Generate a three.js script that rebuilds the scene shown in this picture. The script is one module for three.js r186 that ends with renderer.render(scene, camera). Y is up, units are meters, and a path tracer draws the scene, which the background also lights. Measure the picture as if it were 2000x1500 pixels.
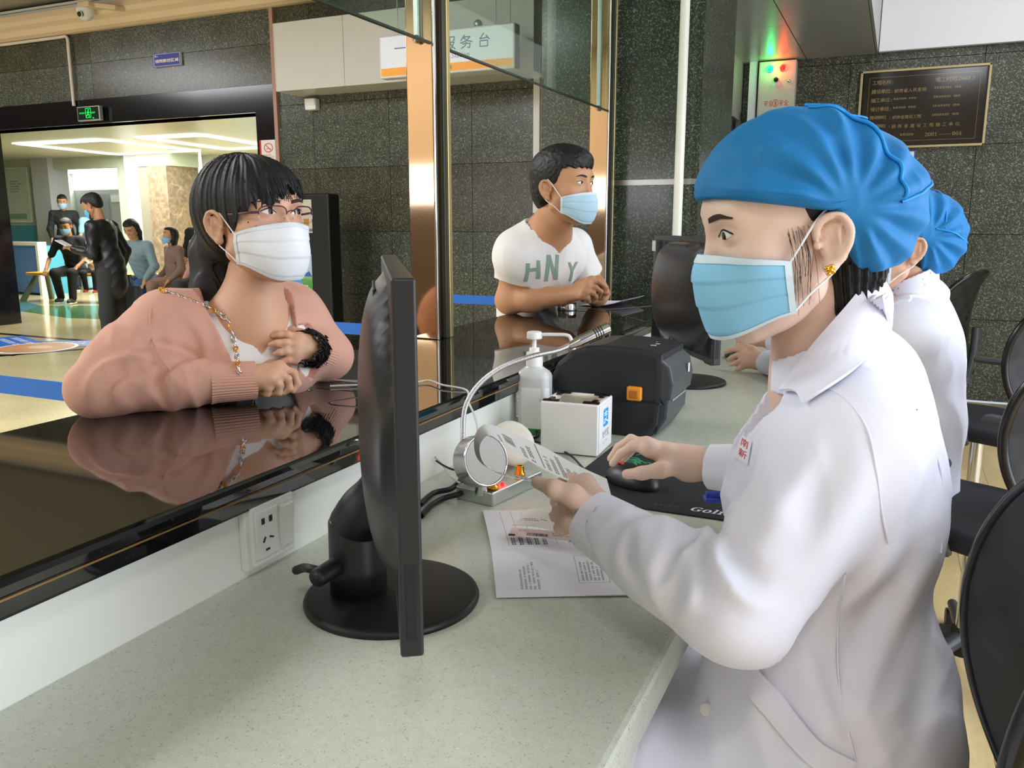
import * as THREE from 'three';
import { RoundedBoxGeometry } from 'three/addons/geometries/RoundedBoxGeometry.js';
import { mergeGeometries } from 'three/addons/utils/BufferGeometryUtils.js';
import { RectAreaLightUniformsLib } from 'three/addons/lights/RectAreaLightUniformsLib.js';

// ---------------------------------------------------------------- camera, light, exposure
const scene = new THREE.Scene();
const camera = new THREE.PerspectiveCamera(49.57, 2000 / 1500, 0.05, 100);
camera.position.set(0, 1.25, 0);
camera.rotation.order = 'YXZ';
camera.rotation.set(THREE.MathUtils.degToRad(-10.98), THREE.MathUtils.degToRad(24.55), 0);
const renderer = new THREE.WebGLRenderer({ antialias: true });
renderer.toneMapping = THREE.LinearToneMapping;
renderer.toneMappingExposure = 0.74;
renderer.shadowMap.enabled = true;
RectAreaLightUniformsLib.init();
scene.background = new THREE.Color(0.75, 0.85, 1.0);

function areaLight(name, color, intensity, w, h, pos, target) {
  const l = new THREE.RectAreaLight(color, intensity, w, h);
  l.name = name; l.position.set(...pos); l.lookAt(...target); scene.add(l);
  return l;
}
// daylight through the tall windows beside the staff, and through the glazed entrance behind the camera
areaLight('window_light_staff', 0xeaf1ff, 5.6, 4.6, 2.6, [2.52, 1.58, -1.6], [0, 1.58, -1.6]);
areaLight('window_light_entrance', 0xf6f8ff, 9, 6.5, 0.38, [-5.7, 1.65, 3.58], [-5.7, 1.65, 0]);


// ---------------------------------------------------------------- helpers: scene graph
const V = (a, b, c) => Array.isArray(a) ? new THREE.Vector3(a[0], a[1], a[2]) : new THREE.Vector3(a, b, c);
const taken = {};
function numbered(name) { const n = taken[name] = (taken[name] ?? -1) + 1; return n ? name + '_' + String(n).padStart(3, '0') : name; }
function tag(o, label, category, group) { o.userData.label = label; o.userData.category = category; if (group) o.userData.group = group; return o; }
function thing(name, label, category, pos = [0, 0, 0], turn = 0, group) {
  const g = new THREE.Group(); g.name = numbered(name); g.position.set(...pos); g.rotation.y = turn; scene.add(g);
  return tag(g, label, category, group);
}
function part(name, geo, mat, parent, label) {
  const m = new THREE.Mesh(geo, mat); m.name = name; m.castShadow = m.receiveShadow = true; parent.add(m);
  if (label) m.userData.label = label;
  return m;
}
function single(name, geo, mat, label, category, group) { const m = part(numbered(name), geo, mat, scene); return tag(m, label, category, group); }
function struct(name, geo, mat, parent = scene) { const m = part(name, geo, mat, parent); if (parent === scene) m.userData.kind = 'structure'; return m; }
function structGroup(name) { const g = new THREE.Group(); g.name = name; g.userData.kind = 'structure'; scene.add(g); return g; }

// ---------------------------------------------------------------- helpers: numbers and noise
let seed = 7;
const rnd = () => { seed = (seed * 1664525 + 1013904223) >>> 0; return seed / 4294967296; };
const lerp = (a, b, t) => a + (b - a) * t, clamp = (x, a, b) => x < a ? a : x > b ? b : x;
const sstep = (a, b, x) => { const t = clamp((x - a) / (b - a), 0, 1); return t * t * (3 - 2 * t); };
const H3 = (x, y, z) => { let h = (x * 374761393 + y * 668265263 + z * 1440662683) | 0; h = Math.imul(h ^ (h >>> 13), 1274126177); return ((h ^ (h >>> 16)) >>> 0) / 4294967296; };
function noise3(x, y, z) {
  const xi = Math.floor(x), yi = Math.floor(y), zi = Math.floor(z); let fx = x - xi, fy = y - yi, fz = z - zi;
  fx = fx * fx * (3 - 2 * fx); fy = fy * fy * (3 - 2 * fy); fz = fz * fz * (3 - 2 * fz);
  const c = (i, j, k) => H3(xi + i, yi + j, zi + k);
  return lerp(lerp(lerp(c(0, 0, 0), c(1, 0, 0), fx), lerp(c(0, 1, 0), c(1, 1, 0), fx), fy), lerp(lerp(c(0, 0, 1), c(1, 0, 1), fx), lerp(c(0, 1, 1), c(1, 1, 1), fx), fy), fz);
}
function pnoise(u, v, n, s = 0) {            // periodic value noise, n cells over the unit square
  const x = u * n, y = v * n, xi = Math.floor(x), yi = Math.floor(y); let fx = x - xi, fy = y - yi;
  fx = fx * fx * (3 - 2 * fx); fy = fy * fy * (3 - 2 * fy);
  const m = (a) => ((a % n) + n) % n, c = (i, j) => H3(m(xi + i), m(yi + j), s);
  return lerp(lerp(c(0, 0), c(1, 0), fx), lerp(c(0, 1), c(1, 1), fx), fy);
}
function dataTex(size, fn, srgb = true, w = size) {
  const d = new Uint8Array(w * size * 4);
  for (let y = 0; y < size; y++) for (let x = 0; x < w; x++) {
    const c = fn(x / w, y / size, x, y), i = (y * w + x) * 4;
    d[i] = clamp(c[0], 0, 1) * 255; d[i + 1] = clamp(c[1], 0, 1) * 255; d[i + 2] = clamp(c[2], 0, 1) * 255; d[i + 3] = 255;
  }
  const t = new THREE.DataTexture(d, w, size, THREE.RGBAFormat); t.wrapS = t.wrapT = THREE.RepeatWrapping; t.magFilter = THREE.LinearFilter; t.minFilter = THREE.LinearMipmapLinearFilter; t.generateMipmaps = true;
  if (srgb) t.colorSpace = THREE.SRGBColorSpace; t.needsUpdate = true; return t;
}
function canvasTex(w, h, draw) {
  const c = document.createElement('canvas'); c.width = w; c.height = h; const g = c.getContext('2d'); draw(g, w, h);
  const t = new THREE.CanvasTexture(c); t.colorSpace = THREE.SRGBColorSpace; t.magFilter = THREE.LinearFilter; return t;
}
const rep = (t, x, y = x) => { const c = t.clone(); c.repeat.set(x, y); c.needsUpdate = true; return c; };
const mat = (color, rough = 0.6, metal = 0, extra = {}) => new THREE.MeshPhysicalMaterial({ color, roughness: rough, metalness: metal, ...extra });

// ---------------------------------------------------------------- helpers: geometry
function box(x0, x1, y0, y1, z0, z1) { const g = new THREE.BoxGeometry(x1 - x0, y1 - y0, z1 - z0); g.translate((x0 + x1) / 2, (y0 + y1) / 2, (z0 + z1) / 2); return uvBox(g); }
function rbox(w, h, d, r = 0.004, seg = 2) { return new RoundedBoxGeometry(w, h, d, seg, Math.min(r, w / 2.01, h / 2.01, d / 2.01)); }
function uvBox(g) {                       // uv in metres by the dominant axis
  const p = g.attributes.position, n = g.attributes.normal, uv = new Float32Array(p.count * 2);
  for (let i = 0; i < p.count; i++) {
    const ax = Math.abs(n.getX(i)), ay = Math.abs(n.getY(i)), az = Math.abs(n.getZ(i));
    if (ay >= ax && ay >= az) { uv[i * 2] = p.getX(i); uv[i * 2 + 1] = -p.getZ(i); } else if (ax > az) { uv[i * 2] = -p.getZ(i); uv[i * 2 + 1] = p.getY(i); } else { uv[i * 2] = p.getX(i); uv[i * 2 + 1] = p.getY(i); }
  }
  g.setAttribute('uv', new THREE.BufferAttribute(uv, 2)); return g;
}
function at(g, x, y, z, rx = 0, ry = 0, rz = 0) { if (rx) g.rotateX(rx); if (rz) g.rotateZ(rz); if (ry) g.rotateY(ry); g.translate(x, y, z); return g; }
function merge(list) { const l = list.map((g) => { const h = g.index ? g.toNonIndexed() : g; for (const k of Object.keys(h.attributes)) if (!['position', 'normal', 'uv'].includes(k)) h.deleteAttribute(k); return h; }); return mergeGeometries(l); }
function cyl(a, b, ra, rb = ra, seg = 20) {
  const A = V(a), B = V(b), d = B.clone().sub(A), L = d.length(); const g = new THREE.CylinderGeometry(rb, ra, L, seg); g.translate(0, L / 2, 0);
  g.applyQuaternion(new THREE.Quaternion().setFromUnitVectors(V(0, 1, 0), d.normalize())); g.translate(A.x, A.y, A.z); return g;
}
function tube(pts, r, seg = 40, rad = 8, closed = false) { return new THREE.TubeGeometry(new THREE.CatmullRomCurve3(pts.map((p) => V(p)), closed), seg, r, rad, closed); }
function lathe(pts, seg = 40) { return new THREE.LatheGeometry(pts.map(([r, y]) => new THREE.Vector2(r, y)), seg); }
function extrude(pts, depth, bevel = 0, holes = []) {
  const s = new THREE.Shape(pts.map(([x, y]) => new THREE.Vector2(x, y))); for (const h of holes) s.holes.push(new THREE.Path(h.map(([x, y]) => new THREE.Vector2(x, y))));
  return new THREE.ExtrudeGeometry(s, { depth, bevelEnabled: bevel > 0, bevelSize: bevel, bevelThickness: bevel, bevelSegments: 2, curveSegments: 12 });
}
function plateUV(w, h) { return new THREE.PlaneGeometry(w, h); }
function sheet(nu, nv, fn, thick = 0) {   // a bent sheet: fn(u, v) -> [x, y, z]; with thickness it gets a back and a rim
  const g = new THREE.PlaneGeometry(1, 1, nu, nv), p = g.attributes.position, uv = g.attributes.uv;
  for (let i = 0; i < p.count; i++) { const q = fn(uv.getX(i), uv.getY(i)); p.setXYZ(i, q[0], q[1], q[2]); }
  g.computeVertexNormals();
  if (!thick) return g;
  const b = g.clone(), n = b.attributes.normal, bp = b.attributes.position;
  for (let i = 0; i < bp.count; i++) { bp.setXYZ(i, bp.getX(i) - n.getX(i) * thick, bp.getY(i) - n.getY(i) * thick, bp.getZ(i) - n.getZ(i) * thick); n.setXYZ(i, -n.getX(i), -n.getY(i), -n.getZ(i)); }
  const ix = b.index.array; for (let i = 0; i < ix.length; i += 3) { const t = ix[i]; ix[i] = ix[i + 1]; ix[i + 1] = t; }
  const rim = []; const W = nu + 1; const loop = [];
  for (let i = 0; i <= nu; i++) loop.push(i); for (let j = 1; j <= nv; j++) loop.push(j * W + nu); for (let i = nu - 1; i >= 0; i--) loop.push(nv * W + i); for (let j = nv - 1; j >= 0; j--) loop.push(j * W);
  const rp = [], ru = [];
  for (let k = 0; k + 1 < loop.length; k++) {
    const a = loop[k], c = loop[k + 1]; const A = [p.getX(a), p.getY(a), p.getZ(a)], C = [p.getX(c), p.getY(c), p.getZ(c)], A2 = [bp.getX(a), bp.getY(a), bp.getZ(a)], C2 = [bp.getX(c), bp.getY(c), bp.getZ(c)];
    rp.push(...A, ...A2, ...C, ...C, ...A2, ...C2); ru.push(0, 0, 0, 0, 0, 0, 0, 0, 0, 0, 0, 0);
  }
  const r = new THREE.BufferGeometry(); r.setAttribute('position', new THREE.Float32BufferAttribute(rp, 3)); r.setAttribute('uv', new THREE.Float32BufferAttribute(ru, 2)); r.computeVertexNormals();
  return merge([g, b, r]);
}

// ---------------------------------------------------------------- helpers: smooth solids (distance fields meshed with surface nets)
class Solid {
  constructor() { this.o = []; this.post = null; }
  cap(a, b, ra, rb = ra, k = 0.02) { const d = [b[0] - a[0], b[1] - a[1], b[2] - a[2]]; this.o.push({ t: 0, a, d, l2: d[0] ** 2 + d[1] ** 2 + d[2] ** 2 + 1e-12, ra, rb, k }); return this; }
  chain(pts, rs, k = 0.02) { for (let i = 0; i + 1 < pts.length; i++) this.cap(pts[i], pts[i + 1], rs[i], rs[i + 1], k); return this; }
  ball(c, r, k = 0.02) { return this.ell(c, [r, r, r], k); }
  ell(c, r, k = 0.02, m = null) { this.o.push({ t: 1, a: c, r, k, m }); return this; }       // m: rows of a rotation (world -> local)
  rb(c, h, r, k = 0.02, m = null) { this.o.push({ t: 2, a: c, h, r, k, m }); return this; }
  cut() { this.o[this.o.length - 1].s = 1; return this; }                                   // the last one is taken away
  fn(f) { this.o.push({ t: 3, f }); return this; }
  d(x, y, z) {
    let D = 1e3;
    for (const o of this.o) {
      let e;
      if (o.t === 3) { D = o.f(x, y, z, D); continue; }
      let px = x - o.a[0], py = y - o.a[1], pz = z - o.a[2];
      if (o.t === 0) {
        const q = o.d; let h = (px * q[0] + py * q[1] + pz * q[2]) / o.l2; h = h < 0 ? 0 : h > 1 ? 1 : h;
        px -= q[0] * h; py -= q[1] * h; pz -= q[2] * h; e = Math.sqrt(px * px + py * py + pz * pz) - (o.ra + (o.rb - o.ra) * h);
      } else {
        if (o.m) { const m = o.m, ax = m[0][0] * px + m[0][1] * py + m[0][2] * pz, ay = m[1][0] * px + m[1][1] * py + m[1][2] * pz, az = m[2][0] * px + m[2][1] * py + m[2][2] * pz; px = ax; py = ay; pz = az; }
        if (o.t === 1) {
          const r = o.r, ax = px / r[0], ay = py / r[1], az = pz / r[2], k0 = Math.sqrt(ax * ax + ay * ay + az * az), bx = ax / r[0], by = ay / r[1], bz = az / r[2], k1 = Math.sqrt(bx * bx + by * by + bz * bz);
          e = k1 < 1e-9 ? -Math.min(r[0], r[1], r[2]) : k0 * (k0 - 1) / k1;
        } else {
          const qx = Math.abs(px) - o.h[0] + o.r, qy = Math.abs(py) - o.h[1] + o.r, qz = Math.abs(pz) - o.h[2] + o.r, mx = Math.max(qx, 0), my = Math.max(qy, 0), mz = Math.max(qz, 0);
          e = Math.sqrt(mx * mx + my * my + mz * mz) + Math.min(Math.max(qx, qy, qz), 0) - o.r;
        }
      }
      if (o.s) { const h = Math.max(o.k - Math.abs(D + e), 0) / o.k; D = Math.max(D, -e) + h * h * o.k / 4; } else { const h = Math.max(o.k - Math.abs(D - e), 0) / o.k; D = Math.min(D, e) - h * h * o.k / 4; }
    }
    return D;
  }
}
function netMesh(f, lo, hi, c, color) {     // naive surface nets; empty blocks are skipped
  const nx = Math.ceil((hi[0] - lo[0]) / c) + 1, ny = Math.ceil((hi[1] - lo[1]) / c) + 1, nz = Math.ceil((hi[2] - lo[2]) / c) + 1, B = 6;
  const g = new Float32Array(nx * ny * nz), I = (i, j, k) => (k * ny + j) * nx + i, reach = B * c * 0.87 * 1.7 + c;
  for (let k0 = 0; k0 < nz; k0 += B) for (let j0 = 0; j0 < ny; j0 += B) for (let i0 = 0; i0 < nx; i0 += B) {
    const m = f(lo[0] + (i0 + B / 2) * c, lo[1] + (j0 + B / 2) * c, lo[2] + (k0 + B / 2) * c), skip = Math.abs(m) > reach;
    for (let k = k0; k < Math.min(k0 + B, nz); k++) for (let j = j0; j < Math.min(j0 + B, ny); j++) for (let i = i0; i < Math.min(i0 + B, nx); i++)
      g[I(i, j, k)] = (i === 0 || j === 0 || k === 0 || i === nx - 1 || j === ny - 1 || k === nz - 1) ? Math.max(1e-4, skip ? m : f(lo[0] + i * c, lo[1] + j * c, lo[2] + k * c)) : skip ? m : f(lo[0] + i * c, lo[1] + j * c, lo[2] + k * c);
  }
  const id = new Int32Array(nx * ny * nz).fill(-1), pos = [], idx = [];
  const E = [[0, 1], [0, 2], [0, 4], [1, 3], [1, 5], [2, 3], [2, 6], [3, 7], [4, 5], [4, 6], [5, 7], [6, 7]];
  const v = new Float32Array(8);
  for (let k = 0; k < nz - 1; k++) for (let j = 0; j < ny - 1; j++) for (let i = 0; i < nx - 1; i++) {
    let mask = 0; for (let n = 0; n < 8; n++) { v[n] = g[I(i + (n & 1), j + ((n >> 1) & 1), k + (n >> 2))]; if (v[n] < 0) mask |= 1 << n; }
    if (mask === 0 || mask === 255) continue;
    let x = 0, y = 0, z = 0, m = 0;
    for (const [a, b] of E) { if (((mask >> a) & 1) === ((mask >> b) & 1)) continue; const t = v[a] / (v[a] - v[b]); x += lerp(a & 1, b & 1, t); y += lerp((a >> 1) & 1, (b >> 1) & 1, t); z += lerp(a >> 2, b >> 2, t); m++; }
    id[I(i, j, k)] = pos.length / 3; pos.push(lo[0] + (i + x / m) * c, lo[1] + (j + y / m) * c, lo[2] + (k + z / m) * c);
  }
  const quad = (a, b, c2, d, fl) => { if (a < 0 || b < 0 || c2 < 0 || d < 0) return; if (fl) idx.push(a, b, c2, a, c2, d); else idx.push(a, c2, b, a, d, c2); };
  for (let k = 1; k < nz - 1; k++) for (let j = 1; j < ny - 1; j++) for (let i = 1; i < nx - 1; i++) {
    const s = g[I(i, j, k)] < 0;
    if (s !== (g[I(i + 1, j, k)] < 0)) quad(id[I(i, j - 1, k - 1)], id[I(i, j, k - 1)], id[I(i, j, k)], id[I(i, j - 1, k)], s);
    if (s !== (g[I(i, j + 1, k)] < 0)) quad(id[I(i - 1, j, k - 1)], id[I(i - 1, j, k)], id[I(i, j, k)], id[I(i, j, k - 1)], s);
    if (s !== (g[I(i, j, k + 1)] < 0)) quad(id[I(i - 1, j - 1, k)], id[I(i, j - 1, k)], id[I(i, j, k)], id[I(i - 1, j, k)], s);
  }
  const G = new THREE.BufferGeometry(); G.setAttribute('position', new THREE.Float32BufferAttribute(pos, 3)); G.setIndex(idx);
  const nor = new Float32Array(pos.length), e = c * 0.5;
  for (let i = 0; i < pos.length; i += 3) {
    const [x, y, z] = [pos[i], pos[i + 1], pos[i + 2]]; let a = f(x + e, y, z) - f(x - e, y, z), b = f(x, y + e, z) - f(x, y - e, z), d = f(x, y, z + e) - f(x, y, z - e); const l = Math.hypot(a, b, d) || 1; nor[i] = a / l; nor[i + 1] = b / l; nor[i + 2] = d / l;
  }
  G.setAttribute('normal', new THREE.BufferAttribute(nor, 3));
  if (color) { const col = new Float32Array(pos.length); for (let i = 0; i < pos.length; i += 3) { const q = color(pos[i], pos[i + 1], pos[i + 2], nor[i], nor[i + 1], nor[i + 2]); col[i] = q[0]; col[i + 1] = q[1]; col[i + 2] = q[2]; } G.setAttribute('color', new THREE.BufferAttribute(col, 3)); }
  return uvBox(G);
}
const solidGeo = (s, lo, hi, c, color) => netMesh((x, y, z) => s.d(x, y, z), lo, hi, c, color);
function hit(f, p, dir, max = 0.4, off = 0) {   // march from p along dir to the surface of a field
  const d = V(dir).normalize(); let t = 0; for (let i = 0; i < 90; i++) { const e = f(p[0] + d.x * t, p[1] + d.y * t, p[2] + d.z * t) - off; if (e < 2e-4) break; t += e * 0.7; if (t > max) return null; }
  return [p[0] + d.x * t, p[1] + d.y * t, p[2] + d.z * t];
}
function ribbon(f, pts, dir, widths, side, off = 0.0008, n = 20) {   // a thin strip laid on a field: pts start points, widths along it, side = across
  const c = new THREE.CatmullRomCurve3(pts.map((p) => V(p))), S = V(side).normalize(), ac = 4;
  return sheet(n, ac, (u, v) => {
    const q = c.getPoint(u); const wi = u * (widths.length - 1), i0 = Math.min(Math.floor(wi), widths.length - 2), w = lerp(widths[i0], widths[i0 + 1], wi - i0) * (v - 0.5);
    const s = [q.x + S.x * w, q.y + S.y * w, q.z + S.z * w]; return hit(f, s, dir, 0.5, off) || s;
  });
}
function frame(forward, up = [0, 1, 0]) {     // rows x, y, z of a local frame whose +z looks forward
  const z = V(forward).normalize(), x = V(up).cross(z).normalize(), y = z.clone().cross(x);
  return { x, y, z, rows: [[x.x, x.y, x.z], [y.x, y.y, y.z], [z.x, z.y, z.z]], m: (o) => new THREE.Matrix4().makeBasis(x, y, z).setPosition(o[0], o[1], o[2]) };
}
const add3 = (a, b, s = 1) => [a[0] + b[0] * s, a[1] + b[1] * s, a[2] + b[2] * s], sub3 = (a, b) => [a[0] - b[0], a[1] - b[1], a[2] - b[2]], mix3 = (a, b, t) => [lerp(a[0], b[0], t), lerp(a[1], b[1], t), lerp(a[2], b[2], t)];

// ---------------------------------------------------------------- helpers: written characters as brush strokes on a 100 grid
const GLYPH = {
  '一': '5,50 95,50', '站': '25,8 28,18;5,28 45,28;14,40 18,70;38,36 30,72;3,80 48,74;70,5 70,50;70,26 95,26;54,50 92,50 92,92 54,92 54,50',
  '式': '5,30 95,30;10,52 52,52;31,52 31,84;5,90 58,80;62,5 68,60 80,88 95,92 96,75;78,8 88,20',
  '服': '15,10 15,60 5,95;15,10 40,10 40,90 30,90;15,35 40,35;15,58 40,58;55,8 55,95;55,8 90,8 90,30 80,34;55,45 88,45 75,75 60,95;60,55 75,78 96,95',
  '务': '35,5 8,40;30,18 80,18 50,45 5,58;30,25 60,45 95,55;20,65 80,65 76,95 60,92;50,55 40,80 12,97', '台': '50,5 20,40 85,36;68,20 92,48;22,55 80,55 80,95 22,95 22,55',
  '视': '20,5 28,15;5,28 42,28 8,68;25,48 25,96;30,52 44,66;55,10 92,10;55,10 55,62;92,10 92,62;73,22 73,50 50,95;76,60 76,88 96,90 96,76',
  '频': '25,5 25,35;25,18 45,18;10,20 10,35;3,38 48,38;25,45 25,65;10,50 5,65;45,48 8,95;52,12 97,12;72,12 68,26;58,26 58,70;58,26 92,26 92,70;75,36 75,66 55,95;78,72 95,95',
  '测': '8,12 16,24;3,38 14,48;4,92 20,58;28,12 28,70;28,12 58,12 58,70;43,24 43,62 26,95;46,68 58,88;70,15 70,75;90,5 90,92 80,90',
  '控': '5,28 38,28;22,5 22,92 12,88;4,62 38,50;66,3 70,14;46,20 46,34;46,20 96,20 94,34;62,34 46,52;78,34 95,50;50,60 92,60;71,60 71,92;42,92 98,92',
  '区': '8,10 92,10;12,10 12,92 94,92;75,24 26,78;32,28 78,78', '域': '5,35 36,35;20,10 20,78;3,84 38,72;40,25 96,25;44,42 62,42 62,62 44,62 44,42;40,82 64,74;70,5 76,60 96,94 97,80;92,38 66,95;84,8 92,16',
  '支': '10,25 90,25;50,4 50,45;18,45 80,45 55,75 10,96;28,52 60,80 95,96', '付': '30,5 5,50;20,35 20,96;38,30 97,30;78,6 78,92 66,90;48,48 58,66',
  '宝': '48,3 54,12;8,28 8,16 92,16 90,28;18,38 82,38;24,62 76,62;50,38 50,92;8,92 94,92;66,70 78,82', '工': '12,15 88,15;50,15 50,85;5,85 95,85',
  '程': '38,5 10,14;4,30 44,30;24,12 24,96;22,38 4,66;28,42 42,56;52,8 90,8 90,36 52,36 52,8;50,50 94,50;72,50 72,92;50,70 92,70;46,92 97,92', '名': '42,4 12,40;35,18 78,18 50,48 10,66;32,28 46,40;36,56 84,56 84,95 36,95 36,56',
  '称': '38,5 10,14;4,30 44,30;24,12 24,96;22,38 4,66;28,42 42,56;62,5 50,36;56,22 95,22 90,36;74,38 74,92 64,88;60,50 52,78;86,50 96,76',
  '建': '40,14 85,14 85,46 42,46;34,30 96,30;42,62 88,62;36,76 94,76;64,4 64,88;6,14 28,14 12,40 28,40 22,70 4,96;8,60 30,88 97,94', '设': '14,6 24,16;4,34 22,34 22,84 36,70;50,10 46,38 36,48;50,10 78,10 78,38 96,40;42,54 86,54 68,80 38,97;50,58 70,82 97,96',
  '单': '30,4 40,16;70,4 58,16;18,22 82,22 82,60 18,60 18,22;18,41 82,41;50,22 50,97;4,76 96,76', '位': '28,5 5,48;18,34 18,96;64,5 68,18;38,28 96,28;48,42 54,76;84,40 74,82;34,90 98,90',
  '施': '20,4 24,16;4,24 46,24;18,24 16,60 4,95;18,46 42,46 40,90 30,88;62,4 50,28;56,16 96,16;54,48 92,36 90,66 84,66;64,36 64,90;78,28 78,74;52,42 52,92 96,92 96,78', '计': '18,6 28,18;4,38 24,38 24,88 40,74;42,42 97,42;70,5 70,97',
  '竣': '22,4 26,14;4,22 44,22;12,34 16,62;36,30 30,64;3,74 46,66;68,3 54,26 88,22;80,12 94,30;62,36 50,52;80,34 95,48;66,50 52,72;60,58 86,58 66,84 46,96;58,68 96,96', '时': '8,16 36,16 36,78 8,78 8,16;8,47 36,47;44,30 97,30;80,6 80,92 66,88;54,48 64,64',
  '间': '14,4 22,14;10,22 10,96;32,12 90,12 90,94 78,92;34,34 66,34 66,78 34,78 34,34;34,56 66,56', '人': '50,5 45,45 5,95;50,40 95,95', '多': '48,3 18,28;40,12 74,12 20,48;34,22 48,32;60,42 28,68;52,52 92,52 20,97;48,62 62,74',
  '拥': '4,28 34,28;20,5 20,92 10,88;3,62 34,50;44,12 44,70 36,95;44,12 92,12 92,94 82,92;44,38 92,38;44,62 92,62;68,12 68,95', '挤': '4,28 34,28;20,5 20,92 10,88;3,62 34,50;66,3 70,12;40,18 97,18;84,18 40,52;50,20 96,52;54,54 52,80 40,96;80,52 80,97',
  '小': '50,5 50,92 38,88;25,35 8,72;75,35 93,72', '心': '15,45 8,75;35,30 36,80 50,90 75,88 78,68;50,15 60,32;80,38 95,62', '扒': '5,28 38,28;22,5 22,92 12,88;4,62 38,50;60,15 56,55 40,95;72,10 80,60 97,95', '手': '75,6 20,16;14,36 86,36;5,58 95,58;50,14 50,94 38,90',
  '安': '48,3 54,12;8,28 8,16 92,16 90,28;46,26 26,66 78,94;68,46 20,96;5,50 95,50', '全': '50,4 5,44;50,4 95,44;24,50 76,50;26,70 74,70;50,50 50,92;8,92 92,92', '出': '50,4 50,92;18,18 18,46 82,46 82,18;10,56 10,92 90,92 90,56', '口': '15,18 85,18 85,88 15,88 15,18',
  '湖': '8,10 16,20;3,36 14,46;4,92 18,58;22,28 50,28;36,8 36,55;24,55 48,55 48,88 24,88 24,55;60,8 60,60 52,95;60,8 92,8 92,92 82,90;60,34 92,34;60,58 92,58', '南': '8,16 92,16;50,3 50,30;12,30 12,96;12,30 88,30 88,92 78,92;34,38 40,48;66,38 60,48;28,52 72,52;24,70 76,70;50,52 50,94',
  '省': '50,4 50,28;30,12 12,34;66,10 92,30;74,28 10,50;26,46 26,96;26,46 80,46 80,94 26,94;26,62 80,62;26,78 80,78', '新': '24,3 28,12;4,16 46,16;14,22 18,36;38,20 32,36;2,40 48,40;4,58 46,58;25,40 25,96;22,62 6,82;30,64 44,80;90,6 58,18;58,18 56,60 46,95;58,44 98,44;80,44 80,97',
  '民': '16,10 80,10 80,34 16,34;16,10 16,92 44,76;16,54 92,54;52,34 62,70 90,94 94,78', '医': '10,10 92,10;14,10 14,92 94,92;44,18 30,42;36,30 82,30;24,52 88,52;56,30 54,58 28,84;58,62 84,84', '院': '10,8 10,97;10,8 34,8 22,36 34,58 12,66;64,3 68,12;44,30 44,18 96,18 94,30;54,38 86,38;40,56 98,56;58,56 54,80 36,97;76,56 76,92 96,92 97,78',
};
const STROKES = {}; for (const k in GLYPH) STROKES[k] = GLYPH[k].split(';').map((s) => s.split(' ').map((p) => p.split(',').map(Number)));
function write(g, text, x, y, size, weight = 0.1, gap = 1.08, stretch = 1) {   // draws with the current strokeStyle / fillStyle on a canvas
  g.lineWidth = size * weight; g.lineCap = 'round'; g.lineJoin = 'round';
  for (const ch of text) {
    const s = STROKES[ch];
    if (s) { for (const line of s) { g.beginPath(); line.forEach(([px, py], i) => { const X = x + px / 100 * size * stretch, Y = y + py / 100 * size; if (i) g.lineTo(X, Y); else g.moveTo(X, Y); }); g.stroke(); } x += size * gap * stretch; } else { g.font = `bold ${Math.round(size * 0.95)}px sans-serif`; g.fillText(ch, x, y + size * 0.88); x += g.measureText(ch).width * 1.05; }
  }
  return x;
}
function smallPrint(g, x, y, w, h, lines, color, fill = 0.8) {     // rows of print too small to read
  g.fillStyle = color; const lh = h / lines;
  for (let i = 0; i < lines; i++) { let cx = x; const end = x + w * (0.55 + 0.45 * H3(i, 3, Math.round(w))); while (cx < end) { const cw = lh * (0.35 + 0.4 * H3(i, Math.round(cx), 5)); if (H3(i, Math.round(cx), 9) > 0.12) { g.fillRect(cx, y + i * lh, cw * 0.25, lh * fill * 0.7); g.fillRect(cx, y + i * lh + lh * 0.1, cw * 0.8, lh * fill * 0.18); g.fillRect(cx + cw * 0.1, y + i * lh + lh * 0.4, cw * 0.7, lh * fill * 0.16); } cx += cw; } }
}


// ---------------------------------------------------------------- materials of the place
const graniteTex = dataTex(512, (u, v) => {
  const w = pnoise(u, v, 16, 1) * 0.012, a = pnoise(u + w, v - w, 96, 2), b = pnoise(u - w, v + w, 128, 3), c = pnoise(u, v, 8, 4), r = 1 - Math.abs(a - 0.5) * 5;
  let s = sstep(0.45, 0.95, r) * sstep(0.32, 0.62, b); s = Math.max(s, sstep(0.72, 0.86, b) * 0.8); const k = 0.25 + 0.06 * c + 0.05 * (pnoise(u, v, 200, 6) - 0.5);
  return [k * 0.97 + s * 0.36, k * 1.0 + s * 0.38, k * 0.90 + s * 0.33];
});
const graniteM = mat(0xffffff, 0.22, 0, { map: rep(graniteTex, 1.5) });
const graniteColM = mat(0xffffff, 0.16, 0, { map: rep(graniteTex, 1.9), color: 0xc4d2c8 });
const graniteWarmM = mat(0xe6ddcc, 0.22, 0, { map: rep(graniteTex, 1.5) });
const blackStoneM = mat(0x17161a, 0.12, 0, { ior: 1.6 });
const ledgeTex = dataTex(512, (u, v) => { const s = pnoise(u, v, 256, 11) > 0.93 && pnoise(u, v, 64, 12) > 0.72 ? 0.25 : 0, k = 0.062 + 0.02 * pnoise(u, v, 90, 13); return [k + s, k * 0.95 + s * 0.9, k * 0.98 + s * 0.9]; });
const ledgeM = mat(0xffffff, 0.035, 0, { map: rep(ledgeTex, 1.2), ior: 2.05 });
const quartzTex = dataTex(512, (u, v) => { const a = pnoise(u, v, 250, 21), b = pnoise(u, v, 60, 22), d = a > 0.84 && b > 0.45 ? -0.15 : a < 0.12 ? 0.06 : 0, k = 0.80 + 0.025 * pnoise(u, v, 40, 23) + d; return [k * 0.965, k * 0.985, k * 0.905]; });
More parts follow.
